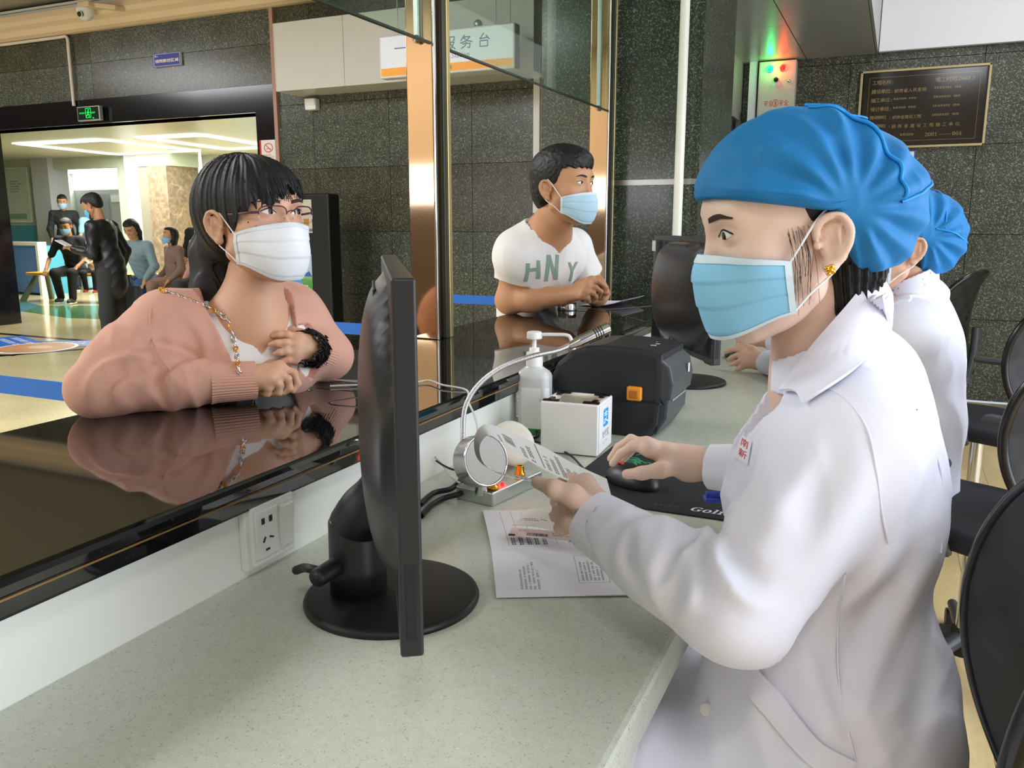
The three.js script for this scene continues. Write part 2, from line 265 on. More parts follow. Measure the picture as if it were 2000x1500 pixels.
const quartzM = mat(0xffffff, 0.24, 0, { map: rep(quartzTex, 3.2) });
const paintWallM = mat(0xf2f4ea, 0.42);
const creamFloorTex = dataTex(512, (u, v) => { const k = 0.9 + 0.08 * (pnoise(u, v, 6, 31) - 0.5) + 0.08 * (pnoise(u, v, 200, 32) - 0.5); return [k * 0.93, k * 0.87, k * 0.66]; });
const lobbyFloorM = mat(0xffffff, 0.12, 0, { map: rep(creamFloorTex, 0.5), ior: 1.55 });
const woodTex = dataTex(512, (u, v) => { const g = pnoise(u, v * 0.125, 8, 41) + 0.5 * pnoise(u, v, 128, 42), r = 0.5 + 0.5 * Math.sin((pnoise(u, v, 4, 43) * 6 + u * 24) * 2.4), k = 0.88 + 0.08 * (g - 0.75) + 0.03 * r; return [k, k * 0.91, k * 0.70]; });
const woodMs = [0xf6f1e6, 0xf2ebdd, 0xece3d2].map((c, i) => { const t = rep(woodTex, 1.2, 0.35); t.offset.set(i * 0.31, i * 0.17); return mat(c, 0.35, 0, { map: t }); });
const goldM = mat(0xcdb08c, 0.06, 1), chromeM = mat(0xdedede, 0.12, 1), steelM = mat(0xb9bbba, 0.3, 1), brassM = mat(0xf0b03c, 0.2, 1);
const whiteM = mat(0xf2f2f0, 0.5), fasciaM = mat(0xd9d6d0, 0.38), beigeM = mat(0xe8cfae, 0.5), ceilM = mat(0x9c968c, 0.6), greyPanelM = mat(0xb4b7b1, 0.3, 0.35), blackM = mat(0x141416, 0.5), blackGlossM = mat(0x0d0d0f, 0.18), whitePlasticM = mat(0xf1f1ee, 0.35);

// ---------------------------------------------------------------- floors
{
  const f = struct('floor', box(-24.2, -0.83, -0.12, 0, -16.5, 3.6), lobbyFloorM);
  const line = mat(0x191a18, 0.15);
  part('inlay_strip', box(-17, -1.36, 0, 0.0008, -6.22, -6.13), line, f);
  const bar = (a, b, w) => { const A = V(a), B = V(b), L = A.distanceTo(B), g = box(-L / 2, L / 2, 0, 0.0008, -w / 2, w / 2); g.rotateY(-Math.atan2(B.z - A.z, B.x - A.x)); g.translate((A.x + B.x) / 2, 0, (A.z + B.z) / 2); return g; };
  part('inlay_strip', bar([-7.9, 0, -4.75], [-7.15, 0, -6.13], 0.09), line, f);
  part('inlay_strip', bar([-12.5, 0, -3.2], [-7.6, 0, -5.2], 0.09), line, f);
  const flat = (pts) => { const g = extrude(pts.map(([x, z]) => [x, -z]), 0.0009); g.rotateX(-Math.PI / 2); return uvBox(g); };
  part('green_inlay', flat([[-11.9, -8.6], [-11.3, -7.9], [-10.0, -7.6], [-9.2, -7.75], [-8.3, -7.2], [-7.4, -7.4], [-7.6, -8.8], [-9.2, -9.3], [-10.6, -9.2]]), mat(0x4e7a4e, 0.14), f, 'green lawn shaped floor inlay');
  part('green_inlay', flat([[-12.6, -8.9], [-11.9, -8.6], [-11.3, -7.9], [-11.9, -7.75], [-13.2, -8.4]]), mat(0x4f8a97, 0.14), f, 'blue green floor inlay');
  part('green_inlay', flat([[-8.4, -7.0], [-7.4, -6.75], [-6.6, -6.9], [-6.9, -7.2], [-7.7, -7.15]]), mat(0x5f8a3e, 0.14), f, 'light green floor inlay');
  const sf = structGroup('floor_staff');
  part('subfloor', box(-0.83, 2.6, -0.12, -0.012, -6.67, 3.6), mat(0xb09a74, 0.6), sf);
  const pg = [0, 1, 2].map((i) => { const g = box(-0.0935, 0.0935, -0.012, 0, -0.599, 0.599); const uv = g.attributes.uv; for (let j = 0; j < uv.count; j++) uv.setXY(j, uv.getX(j) + i * 0.4, uv.getY(j)); return g; });
  for (let i = 0; i < 18; i++) for (let j = -4; j < 4; j++) { const z = -0.6 * 2 * (j + 0.5) - 1.2 + (i % 3) * 0.4 - 1.0; if (z < -6.0 || z > 2.9) continue; const m = part('floor_plank', pg[(i + j + 9) % 3], woodMs[(i * 2 + j + 8) % 3], sf); m.position.set(-0.73 + i * 0.1885, 0, z); }
}

// ---------------------------------------------------------------- back wall with granite slabs, and the doorway
function slabs(parent, xs, ys, z, m, t = 0.02) {
  for (let i = 0; i + 1 < xs.length; i++) for (let j = 0; j + 1 < ys.length; j++) part('granite_slab', box(xs[i] + 0.002, xs[i + 1] - 0.002, ys[j] + 0.002, ys[j + 1] - 0.002, z - t, z), Array.isArray(m) ? m[(i * 3 + j * 5) % m.length] : m, parent);
}
const WZ = -6.67;
{
  const w = structGroup('wall_back');
  const core = mat(0x20211e, 0.8);
  part('wall_core', box(-5.79, 2.6, 0, 3.6, WZ - 0.25, WZ - 0.02), core, w);
  part('wall_core', box(-10.7, -5.79, 2.305, 3.6, WZ - 0.25, WZ - 0.02), core, w);
  part('wall_core', box(-24.2, -10.1, 0, 3.6, WZ - 0.25, WZ - 0.02), core, w);
  slabs(w, [-5.53, -5.11, -4.27, -3.43, -2.79], [0, 0.58, 1.17, 1.757, 2.35, 2.94, 3.53], WZ, [graniteM, graniteWarmM, graniteM]);
  slabs(w, [-1.14, -0.4, 0.44, 1.28, 2.12, 2.6], [0, 0.58, 1.17, 1.775, 2.36, 2.94, 3.53], WZ, graniteM);
  slabs(w, [-10.7, -8.0, -5.56], [2.557, 2.925, 3.35], WZ, [graniteM, graniteWarmM]);
  const t = structGroup('trim_1');
  part('door_header', box(-10.1, -5.555, 2.305, 2.555, WZ - 0.26, WZ + 0.012), blackStoneM, t);
  part('door_jamb', box(-10.7, -10.02, 0, 2.555, WZ - 0.3, WZ + 0.06), blackStoneM, t);
  part('door_jamb', box(-5.79, -5.555, 0, 2.305, WZ - 0.26, WZ + 0.012), blackStoneM, t);
  part('corner_strip', box(-5.552, -5.512, 0, 3.3, WZ - 0.01, WZ + 0.03), mat(0xb98f7e, 0.4), t);
  const c = structGroup('trim_2');
  const prof = [[-6.72, 3.24], [-6.60, 3.232], [-6.55, 3.25], [-6.52, 3.30], [-6.46, 3.33], [-6.44, 3.37], [-6.44, 3.43], [-6.72, 3.43]];
  const g = extrude(prof.map(([z, y]) => [-z, y]), 13.5, 0); g.rotateY(Math.PI / 2); g.translate(-18, 0, 0); part('cornice', g, beigeM, c);
  // white trunking and pipe above
  part('cable_trunking', box(-17, -4.6, 3.43, 3.475, -6.60, -6.50), whiteM, c);
  part('cable_trunking', box(-17, -4.6, 3.49, 3.515, -6.58, -6.52), whiteM, c);
  const white = mat(0xe3d9cd, 0.45);
  part('conduit', tube([[-10.6, 3.215, -6.635], [-9.2, 3.215, -6.635], [-8.36, 3.215, -6.635], [-8.30, 3.215, -6.635], [-8.28, 3.19, -6.635], [-8.28, 3.1, -6.635], [-8.28, 2.6, -6.635], [-8.28, 2.5, -6.635]].map((p) => p), 0.017, 120, 8), white, c);
  const f = structGroup('trim_3');
  const seams = [-5.235, -4.49, -3.65, -2.9, -2.70];
  for (let i = 0; i + 1 < seams.length; i++) part('fascia_panel', box(seams[i] + 0.002, seams[i + 1] - 0.002, 2.42, 3.0, -6.335, -6.32), fasciaM, f);
  part('soffit_panel', box(-5.235, -2.70, 2.42, 2.432, -6.67, -6.335), fasciaM, f);
  part('fascia_top', box(-5.235, -2.70, 2.99, 3.0, -6.67, -6.335), fasciaM, f);
  part('fascia_end', box(-5.245, -5.235, 2.42, 3.0, -6.67, -6.32), fasciaM, f);
  // the wall ends in a pale return with a white trunking
  const e = structGroup('trim_4');
  part('wall_end', box(-2.79, -2.70, 0, 3.55, -6.9, WZ + 0.03), mat(0xcfc4b4, 0.5), e);
  part('white_trunking', box(-2.83, -2.775, 1.33, 3.55, WZ, WZ + 0.05), whiteM, e);
  // passage behind the column: closed by a dark wall further back
  const p = structGroup('wall_passage');
  part('wall_panel', box(-2.8, -1.1, 0, 3.6, -7.4, -7.3), mat(0x4a4c46, 0.5), p);
}
// ceilings
struct('ceiling', box(-24.2, 2.7, 3.55, 3.7, -6.9, 3.6), ceilM);
{
  const s = structGroup('ceiling_soffit');
  const xs = [-1.15, -0.70, -0.24], zs = [-6.66, -5.5, -4.3, -3.1, -1.9];
  for (let i = 0; i < 2; i++) for (let j = 0; j < 4; j++) part('soffit_panel', box(xs[i] + 0.003, xs[i + 1] - 0.003, 2.41, 2.425, zs[j] + 0.003, zs[j + 1] - 0.003), greyPanelM, s);
  part('soffit_side', box(-0.24, -0.225, 2.41, 3.55, -6.65, -1.9), greyPanelM, s);
  part('soffit_core', box(-1.14, -0.245, 2.43, 3.55, -6.65, -1.91), blackM, s);
  for (let j = 0; j < 2; j++) part('side_panel', box(-1.16, -1.145, 2.05, 2.41, [-6.66, -5.7][j] + 0.003, [-5.7, -4.72][j] - 0.003), greyPanelM, s);
  const wp = structGroup('trim_5');
  part('white_panel', box(-0.22, 2.6, 2.415, 3.55, WZ + 0.01, WZ + 0.06), mat(0xf4f5f6, 0.45), wp);
  // glazed side doors below the side panel
  const d = structGroup('door_2');
  for (const z of [-6.6, -6.12, -5.62, -5.15, -4.75]) part('mullion', box(-1.17, -1.13, 0, 2.05, z - 0.03, z + 0.03), steelM, d);
  part('door_pane', box(-1.152, -1.148, 0.1, 2.05, -6.6, -4.75), mat(0x1a201c, 0.08), d);
  part('door_rail', box(-1.17, -1.13, 1.99, 2.05, -6.6, -4.75), steelM, d);
}
// the granite column at the end of the counter, with its steel band and conduit
{
  const c = structGroup('column');
  const [x0, x1, z0, z1] = [-1.645, -0.857, -4.7, -3.95];
  part('column_core', box(x0 + 0.02, x1 - 0.02, 0, 3.55, z0 + 0.02, z1 - 0.02), blackM, c);
  for (const [y0, y1] of [[0, 1.425], [1.45, 3.55]]) part('granite_slab', box(x0, x1, y0, y1, z1 - 0.02, z1), graniteColM, c);
  for (const [y0, y1] of [[0, 1.425], [1.45, 3.55]]) part('granite_slab', box(x1 - 0.02, x1, y0, y1, z0, z1 - 0.022), graniteColM, c);
  for (const [y0, y1] of [[0, 1.425], [1.45, 3.55]]) part('granite_slab', box(x0, x0 + 0.02, y0, y1, z0, z1 - 0.022), graniteColM, c);
  part('steel_band', box(x0 - 0.002, x1 + 0.002, 1.425, 1.45, z0, z1 + 0.004), steelM, c);
  tag(part(numbered('conduit_pole'), cyl([-0.93, 0.75, -3.87], [-0.93, 3.55, -3.87], 0.021), mat(0xf1efe0, 0.4), scene), 'tall cream plastic pipe standing in front of the speckled granite column', 'pipe');
}
// walls that close the room outside the frame: windows beside the staff, glazed entrance behind the camera
{
  const w = structGroup('wall_right'); const m = mat(0xe6e4dc, 0.6);
  part('wall_core', box(2.6, 2.8, 0, 0.25, -6.9, 3.6), m, w); part('wall_core', box(2.6, 2.8, 2.9, 3.6, -6.9, 3.6), m, w); part('wall_core', box(2.6, 2.8, 0.25, 2.9, -6.9, -3.9), m, w); part('wall_core', box(2.6, 2.8, 0.25, 2.9, 0.7, 3.6), m, w);
  const g = mat(0xffffff, 0.02, 0, { transmission: 1, thickness: 0 });
  const wn = structGroup('window_1'); part('pane', box(2.70, 2.705, 0.25, 2.9, -3.9, 0.7), g, wn); for (const z of [-3.87, -2.37, -0.87, 0.67]) part('window_frame', box(2.66, 2.74, 0.25, 2.9, z - 0.03, z + 0.03), whiteM, wn);
  const b = structGroup('wall_front'), tan = mat(0xbfae98, 0.6); part('wall_core', box(-24.2, -9.0, 0, 3.6, 3.6, 3.8), tan, b); part('wall_core', box(-2.4, 2.8, 0, 3.6, 3.6, 3.8), tan, b); part('wall_core', box(-9.0, -2.4, 1.85, 3.6, 3.6, 3.8), tan, b); part('wall_dado', box(-9.0, -2.4, 0, 1.45, 3.6, 3.8), mat(0x4a3f38, 0.5), b);
  const wd = structGroup('window_2'); part('pane', box(-9.0, -2.4, 1.45, 1.85, 3.69, 3.695), g, wd); for (const x of [-8.96, -7.35, -5.7, -4.05, -2.44]) part('window_frame', box(x - 0.03, x + 0.03, 1.45, 1.85, 3.65, 3.73), steelM, wd);
  const l = structGroup('wall_left'); part('wall_core', box(-24.4, -24.2, 0, 3.6, -16.5, 3.8), m, l);
}
// unseen ceiling lamps, added to brighten the lobby and the staff area
function addedCeilingLamp(x, z, w, d, y, power, label) {
  const t = thing('added_ceiling_light', label, 'light', [x, y, z]);
  part('lamp_frame', box(-w / 2 - 0.02, w / 2 + 0.02, -0.025, 0, -d / 2 - 0.02, d / 2 + 0.02), whiteM, t);
  part('diffuser', box(-w / 2, w / 2, -0.03, -0.024, -d / 2, d / 2), new THREE.MeshStandardMaterial({ color: 0xffffff, emissive: 0xf6f8ff, emissiveIntensity: 2.5 }), t);
  const l = new THREE.RectAreaLight(0xf4f7ff, power, w, d); l.position.set(x, y - 0.04, z); l.lookAt(x, 0, z); scene.add(l);
}
addedCeilingLamp(-5.2, -2.0, 2.4, 2.4, 3.55, 13, 'large square fill light added over the lobby queue');
addedCeilingLamp(-10.5, -2.6, 2.4, 2.4, 3.55, 13, 'large square fill light added over the far end of the lobby');
addedCeilingLamp(-5.0, 1.8, 2.4, 2.4, 3.55, 13, 'large square fill light added over the lobby entrance');
addedCeilingLamp(0.9, -4.6, 0.6, 1.2, 3.55, 20, 'fill light added over the back of the staff area');
addedCeilingLamp(0.7, 1.3, 0.6, 1.2, 3.55, 16, 'fill light added behind the camera over the staff area');

// ---------------------------------------------------------------- the counter
{
  const w = structGroup('wall_counter');
  part('wall_core', box(-1.30, -0.812, 0, 0.852, -3.95, 0.6), paintWallM, w);
  part('counter_front', box(-1.315, -1.30, 0, 0.852, -3.95, 0.6), blackStoneM, w);
  const l = thing('counter_ledge', 'polished black granite ledge running along the top of the service counter', 'ledge');
  const prof = [[-1.362, 0.858], [-1.362, 0.896], [-1.358, 0.9], [-0.797, 0.9], [-0.791, 0.897], [-0.788, 0.891], [-0.788, 0.882], [-0.793, 0.878], [-0.793, 0.858]];
  const slab = (z0, z1) => { const g = extrude(prof, z1 - z0); g.translate(0, 0, z0); return uvBox(g); };
  part('ledge_slab', slab(-2.232, 0.6), ledgeM, l); part('ledge_slab', slab(-3.95, -2.234), ledgeM, l);
  part('ledge_lip', box(-0.86, -0.797, 0.853, 0.858, -3.95, 0.6), blackStoneM, l);
  part('gold_line', box(-0.7935, -0.7922, 0.8745, 0.8768, -3.95, 0.6), mat(0xa8844e, 0.45, 0.4), l, 'thin gold line inlaid in the ledge edge');
}
{
  const d = thing('desk', 'long white speckled stone desk with white cabinet below', 'desk');
  const prof = [[-0.8115, 0.722], [-0.8115, 0.75], [-0.2165, 0.75], [-0.211, 0.7485], [-0.2085, 0.744], [-0.208, 0.715], [-0.2085, 0.703], [-0.212, 0.70], [-0.26, 0.70], [-0.26, 0.722]];
  const g = extrude(prof, 4.45); g.translate(0, 0, -3.945); part('worktop', uvBox(g), quartzM, d);
  const white = mat(0xf0f1ef, 0.45);
  part('side_panel', box(-0.80, -0.245, 0.02, 0.715, -0.985, -0.965), white, d); part('cabinet', box(-0.78, -0.262, 0.02, 0.715, -0.96, 0.5), white, d);
  part('drawer_front', box(-0.262, -0.244, 0.40, 0.69, -0.955, 0.1), white, d); part('drawer_front', box(-0.262, -0.244, 0.04, 0.39, -0.955, 0.1), white, d);
  part('modesty_panel', box(-0.79, -0.775, 0.1, 0.72, -3.9, -1.0), white, d); part('leg_panel', box(-0.78, -0.26, 0, 0.715, -3.2, -3.18), white, d); part('plinth', box(-0.76, -0.30, 0, 0.03, -0.96, 0.5), blackM, d);
  for (const [y, z] of [[0.66, -0.93], [0.60, -0.93], [0.54, -0.93], [0.48, -0.93]]) part('shelf_pin_hole', cyl([-0.2445, y, z], [-0.2425, y, z], 0.0025, 0.0025, 10), steelM, d);
}


// ---------------------------------------------------------------- the hall beyond the doorway
{
  const mint = mat(0xc9d6c8, 0.5), pale = mat(0xcdd2dc, 0.5), blueW = mat(0x4fa6c4, 0.5);
  struct('ceiling_hall', box(-24.2, -5.0, 2.45, 2.6, -16.5, -6.93), mat(0xd6d4c4, 0.3));
  const w = structGroup('wall_hall'); const Z = -11.2;
  part('wall_panel', box(-19, -15.15, 1.2, 2.45, Z - 0.15, Z), mint, w); part('dado_panel', box(-19, -15.15, 0, 1.2, Z - 0.15, Z + 0.02), blueW, w);
  part('wall_panel', box(-13.02, -12.72, 0, 2.45, Z - 0.15, Z), mint, w); part('lintel', box(-14.7, -13.02, 2.24, 2.45, Z - 0.15, Z), mint, w);
  part('wall_panel', box(-11.56, -5.0, 0, 2.45, Z - 0.75, Z - 0.6), mat(0xc8d0cc, 0.5), w);
  part('wall_panel', box(-11.5, -11.32, 0, 2.0, Z - 0.6, Z - 0.58), mat(0xeef0f0, 0.5), w); part('wall_panel', box(-10.9, -10.2, 0, 2.02, Z - 0.6, Z - 0.57), mat(0xb9c4c4, 0.4), w);
  part('wall_panel', box(-5.0, -4.85, 0, 2.45, -16.5, -6.93), mint, w);
  part('wall_panel', box(-19.2, -19, 0, 2.6, -16.5, -6.9), mint, w);
  const cl = struct('column_white', box(-15.17, -14.7, 0, 2.45, Z - 0.3, Z + 0.12), pale);
  part('corner_guard', box(-15.19, -15.16, 0, 2.3, Z + 0.1, Z + 0.13), steelM, cl);
  struct('column_white_001', box(-12.72, -12.29, 0, 2.45, Z - 0.3, Z + 0.10), pale);
  const marble = mat(0xffffff, 0.25, 0, { map: rep(dataTex(256, (u, v) => { const a = pnoise(u, v, 5, 51), b = Math.abs(pnoise(u + a * 0.15, v, 9, 52) - 0.5), k = 0.42 + 0.12 * pnoise(u, v, 24, 53) + (b < 0.02 ? 0.1 : 0); return [k * 1.12, k * 0.98, k * 0.83]; }), 0.9) });
  const mc = structGroup('column_marble'); part('marble_face', box(-12.29, -12.0, 0, 2.22, Z - 0.5, Z + 0.18), mat(0x8e8b7c, 0.3), mc); part('marble_face', box(-12.0, -11.56, 0, 2.22, Z - 0.5, Z + 0.24), marble, mc); part('capital', box(-12.31, -11.54, 2.22, 2.45, Z - 0.5, Z + 0.2), mint, mc);
  const b = structGroup('wall_corridor');
  part('wall_panel', box(-24, -11.6, 0, 2.05, -15.2, -15.0), mat(0xbabdc0, 0.5), b); part('corridor_door', box(-18.6, -17.8, 0, 1.95, -15.0, -14.96), mat(0x9ea4ae, 0.5), b);
  part('wall_panel', box(-24.1, -24, 0, 2.5, -15.2, -11.3), mint, b); part('wall_panel', box(-24, -19, 0, 2.5, -11.35, -11.2), mint, b); part('wall_panel', box(-11.6, -11.5, 0, 2.5, -15.2, -11.95), mint, b); part('door_plate', box(-17.7, -17.4, 1.75, 1.9, -15.0, -14.97), whiteM, b);
  const wl = thing('window_band', 'bright white lit band over the corridor end beyond the doorway', 'light panel');
  part('diffuser', box(-24, -11.6, 2.05, 2.44, -15.1, -15.0), new THREE.MeshStandardMaterial({ color: 0xffffff, emissive: 0xffffff, emissiveIntensity: 1.6 }), wl);
  areaLight('corridor_light', 0xffffff, 14, 8, 0.36, [-18, 2.24, -14.95], [-18, 1.4, -11]);
  // lit strips in the hall ceiling, two lozenges
  const led = new THREE.MeshStandardMaterial({ color: 0xffffff, emissive: 0xfffff2, emissiveIntensity: 2.2 });
  const strip = (t, a, b2, w) => { const A = V(a[0], 2.44, a[1]), B = V(b2[0], 2.44, b2[1]), L = A.distanceTo(B), g = box(-L / 2, L / 2, -0.008, 0.008, -w / 2, w / 2); g.rotateY(-Math.atan2(B.z - A.z, B.x - A.x)); g.translate((A.x + B.x) / 2, 2.44, (A.z + B.z) / 2); part('light_strip', g, led, t); };
  const a1 = thing('ceiling_light_frame', 'lozenge of white light strips in the hall ceiling, left one', 'light'), a2 = thing('ceiling_light_frame', 'lozenge of white light strips in the hall ceiling, right one', 'light');
  const q1 = [[-12.45, -8.95], [-10.7, -9.0], [-10.86, -11.0], [-12.78, -11.0]], q2 = [[-9.96, -9.03], [-8.85, -9.07], [-9.2, -11.0], [-10.2, -11.0]];
  for (const [t, q] of [[a1, q1], [a2, q2]]) for (let i = 0; i < 4; i++) strip(t, q[i], q[(i + 1) % 4], i === 0 ? 0.26 : 0.14);
  areaLight('hall_light', 0xfffff2, 20, 1.9, 1.9, [-11.7, 2.41, -9.9], [-11.7, 0, -9.9]); areaLight('hall_light_2', 0xfffff2, 20, 1.2, 1.9, [-9.5, 2.41, -9.9], [-9.5, 0, -9.9]);
  // blue reception counter at the far left of the hall
  const rc = thing('reception_counter', 'low blue counter with white rim against the far hall wall', 'counter', [0, 0, 0]);
  part('counter_panel', box(-14.3, -13.56, 0.04, 0.86, -9.95, -9.85), mat(0x5b86cf, 0.4), rc); part('counter_rim', box(-14.36, -13.5, 0.86, 0.92, -10.0, -9.83), whiteM, rc); part('side_rim', box(-13.56, -13.5, 0, 0.86, -10.0, -9.83), whiteM, rc); part('counter_body', box(-14.3, -13.56, 0.0, 0.85, -10.4, -9.95), blueW, rc);
  // notices on the hall walls
  const n1 = canvasTex(128, 64, (g) => { g.fillStyle = '#24407a'; g.fillRect(0, 0, 128, 64); smallPrint(g, 10, 16, 108, 34, 2, '#b9c8e8'); });
  single('room_sign', at(new THREE.BoxGeometry(0.26, 0.15, 0.02), -11.08, 1.70, -11.76), [whiteM, whiteM, whiteM, whiteM, mat(0xffffff, 0.4, 0, { map: n1 }), whiteM], 'small dark blue room sign on the wall right of the marble column', 'sign');
  const arc = extrude([[0, 0], ...Array.from({ length: 13 }, (_, i) => [-0.55 * Math.cos(i * Math.PI / 24), 0.9 * Math.sin(i * Math.PI / 24)])], 0.008); arc.translate(-10.92, 0.85, -11.79);
  single('wall_graphic', arc, mat(0xd9c877, 0.5), 'pale yellow quarter circle painted beside the marble column', 'wall graphic');
  const n2 = canvasTex(128, 256, (g) => { g.fillStyle = '#cfe0d6'; g.fillRect(0, 0, 128, 256); g.strokeStyle = '#eef4ee'; g.lineWidth = 6; g.strokeRect(3, 3, 122, 250); smallPrint(g, 50, 60, 50, 60, 5, '#7f948c'); g.fillStyle = '#86b0a0'; g.fillRect(20, 215, 88, 26); });
  single('wall_notice', at(new THREE.BoxGeometry(0.9, 1.05, 0.02), -15.85, 1.78, -11.18), [whiteM, whiteM, whiteM, whiteM, mat(0xffffff, 0.5, 0, { map: n2 }), whiteM], 'pale green framed notice on the mint wall above the blue dado', 'notice');
}

// ---------------------------------------------------------------- fixtures on the lobby walls
{
  const c = thing('security_camera', 'white dome security camera on a beige bracket under the cornice', 'camera', [-7.60, 3.335, -6.36]);
  part('bracket', at(rbox(0.16, 0.05, 0.26, 0.01), 0.05, 0.05, -0.03), beigeM, c); part('junction_box', at(rbox(0.34, 0.045, 0.12, 0.01), 0.24, 0.03, -0.03, 0, 0, -0.18), beigeM, c);
  const dome = lathe([[0.0001, -0.085], [0.045, -0.075], [0.075, -0.045], [0.085, 0], [0.088, 0.03], [0.07, 0.035], [0.0001, 0.035]]); const dm = part('dome', dome, whitePlasticM, c); dm.position.set(-0.02, 0, 0.02);
  const eye = cyl([0, 0, 0], [0.012, -0.012, 0.03], 0.028, 0.026); eye.translate(0.0, -0.035, 0.085); const e = part('lens', eye, blackGlossM, c); part('lens_ring', (() => { const g = new THREE.TorusGeometry(0.029, 0.005, 8, 20); g.translate(0.012, -0.047, 0.112); return g; })(), whitePlasticM, e);
  const bt = canvasTex(512, 256, (g) => { g.fillStyle = '#2f3aa8'; g.fillRect(0, 0, 512, 256); g.strokeStyle = '#d8dcf0'; g.lineWidth = 8; g.strokeRect(14, 14, 484, 228); g.strokeStyle = '#f0e6d2'; g.fillStyle = '#f0e6d2'; write(g, '视频测控区域', 34, 112, 68, 0.14, 1.09); g.fillRect(34, 36, 26, 30); g.fillRect(64, 52, 34, 8); });
  const face = (t, rough = 0.4) => { const m = mat(0xffffff, rough, 0, { map: t }); return m; };
  single('wall_sign', at(new THREE.BoxGeometry(0.372, 0.128, 0.02), -6.885, 2.874, -6.655), [whiteM, whiteM, whiteM, whiteM, face(bt), whiteM], 'small blue sign with white characters on the granite above the doorway', 'sign');
  // exit sign
  const ex = thing('exit_sign', 'lit green emergency exit sign hanging over the doorway', 'sign', [-8.0, 2.40, -6.60]);
  part('housing', rbox(0.34, 0.15, 0.045, 0.006), mat(0xb7b9b8, 0.35, 0.6), ex);
  const et = canvasTex(512, 256, (g) => { g.fillStyle = '#04180a'; g.fillRect(0, 0, 512, 256); g.fillStyle = '#19e65a'; g.strokeStyle = '#19e65a'; g.lineWidth = 12; g.strokeRect(196, 24, 120, 190); g.fillStyle = '#19e65a'; g.beginPath(); g.arc(262, 58, 15, 0, 7); g.fill(); g.lineCap = 'round'; g.lineWidth = 18; g.beginPath(); g.moveTo(256, 82); g.lineTo(248, 134); g.lineTo(280, 160); g.lineTo(272, 200); g.moveTo(248, 134); g.lineTo(226, 168); g.lineTo(204, 180); g.moveTo(256, 88); g.lineTo(226, 110); g.moveTo(258, 92); g.lineTo(288, 116); g.stroke(); write(g, '安全出口', 36, 96, 36, 0.13, 1.05); g.font = 'bold 46px sans-serif'; g.fillText('EXIT', 330, 134); g.beginPath(); g.moveTo(370, 206); g.lineTo(392, 236); g.lineTo(348, 236); g.fill(); });
  part('lit_face', at(plateUV(0.318, 0.128), 0, 0, 0.0232), new THREE.MeshStandardMaterial({ color: 0x0a140c, emissive: 0xffffff, emissiveMap: et, emissiveIntensity: 2.2, map: et }), ex);
  const ns = canvasTex(128, 160, (g) => { g.fillStyle = '#efe9e6'; g.fillRect(0, 0, 128, 160); g.fillStyle = '#d5232c'; g.fillRect(0, 0, 14, 160); g.strokeStyle = '#d84848'; g.lineWidth = 7; g.beginPath(); g.arc(72, 62, 34, 0, 7); g.moveTo(50, 38); g.lineTo(94, 86); g.stroke(); g.lineWidth = 5; g.beginPath(); g.moveTo(52, 70); g.lineTo(92, 70); g.stroke(); smallPrint(g, 24, 116, 98, 30, 2, '#c94a4a'); });
  single('no_smoking_sticker', at(new THREE.BoxGeometry(0.192, 0.19, 0.006), -5.66, 1.945, -6.654), [whiteM, whiteM, whiteM, whiteM, face(ns), whiteM], 'white and red no smoking notice on the black right door jamb', 'notice');
  const dv = thing('wall_socket', 'small white wall box under the pale fascia', 'box', [-5.085, 2.335, -6.63]); part('body', rbox(0.125, 0.10, 0.07, 0.008), whitePlasticM, dv); part('cover', at(rbox(0.11, 0.06, 0.01, 0.003), 0, 0.02, 0.038), whitePlasticM, dv);
  // hanging sign
  const hs = thing('hanging_sign', 'white and orange lit box sign reading service station hanging before the fascia', 'sign', [-3.318, 2.555, -6.05]);
  part('sign_box', at(rbox(1.20, 0.325, 0.10, 0.012), 0, 0, 0), mat(0xe9ecef, 0.4), hs);
  const st = canvasTex(1470, 400, (g) => { g.fillStyle = '#e4e9f3'; g.fillRect(0, 0, 1470, 400); g.fillStyle = '#f6a21c'; g.fillRect(0, 318, 1470, 82); g.strokeStyle = '#55608c'; g.fillStyle = '#55608c'; write(g, '一站式服务台', 158, 52, 138, 0.085, 1.36); g.font = '64px sans-serif'; g.fillText('One-stop Service Station', 310, 270); g.strokeStyle = '#3c2c10'; write(g, '湖南省人民医院', 520, 340, 40, 0.1, 1.05); });
  part('sign_face', at(plateUV(1.165, 0.295), 0, 0, 0.0505), new THREE.MeshStandardMaterial({ color: 0xffffff, map: st, emissive: 0xffffff, emissiveMap: st, emissiveIntensity: 0.25, roughness: 0.4 }), hs);
  for (const x of [-0.45, 0.42]) part('hanging_wire', cyl([x, 0.16, 0], [x, 0.995, 0], 0.004, 0.004, 8), steelM, hs); part('lamp_clip', at(new THREE.SphereGeometry(0.035, 12, 10), 0.27, 0.185, 0), steelM, hs);
  // kiosk
  const k = thing('display_kiosk', 'tall black information kiosk with two lit screens against the granite wall', 'kiosk', [-4.79, 0, -6.0]);
  part('kiosk_body', at(rbox(0.62, 1.50, 0.16, 0.02), 0, 0.75, -0.09), mat(0x16171a, 0.35), k); part('kiosk_foot', at(rbox(0.66, 0.06, 0.36, 0.01), 0, 0.03, -0.07), blackM, k);
  const s1 = canvasTex(256, 160, (g) => { g.fillStyle = '#f1e4c8'; g.fillRect(0, 0, 256, 160); smallPrint(g, 16, 14, 220, 60, 4, '#a98e60'); g.fillStyle = '#d9a14c'; for (let i = 0; i < 4; i++) g.fillRect(20 + i * 60, 92, 36, 34); g.fillStyle = '#7d8ba0'; g.fillRect(0, 140, 256, 14); });
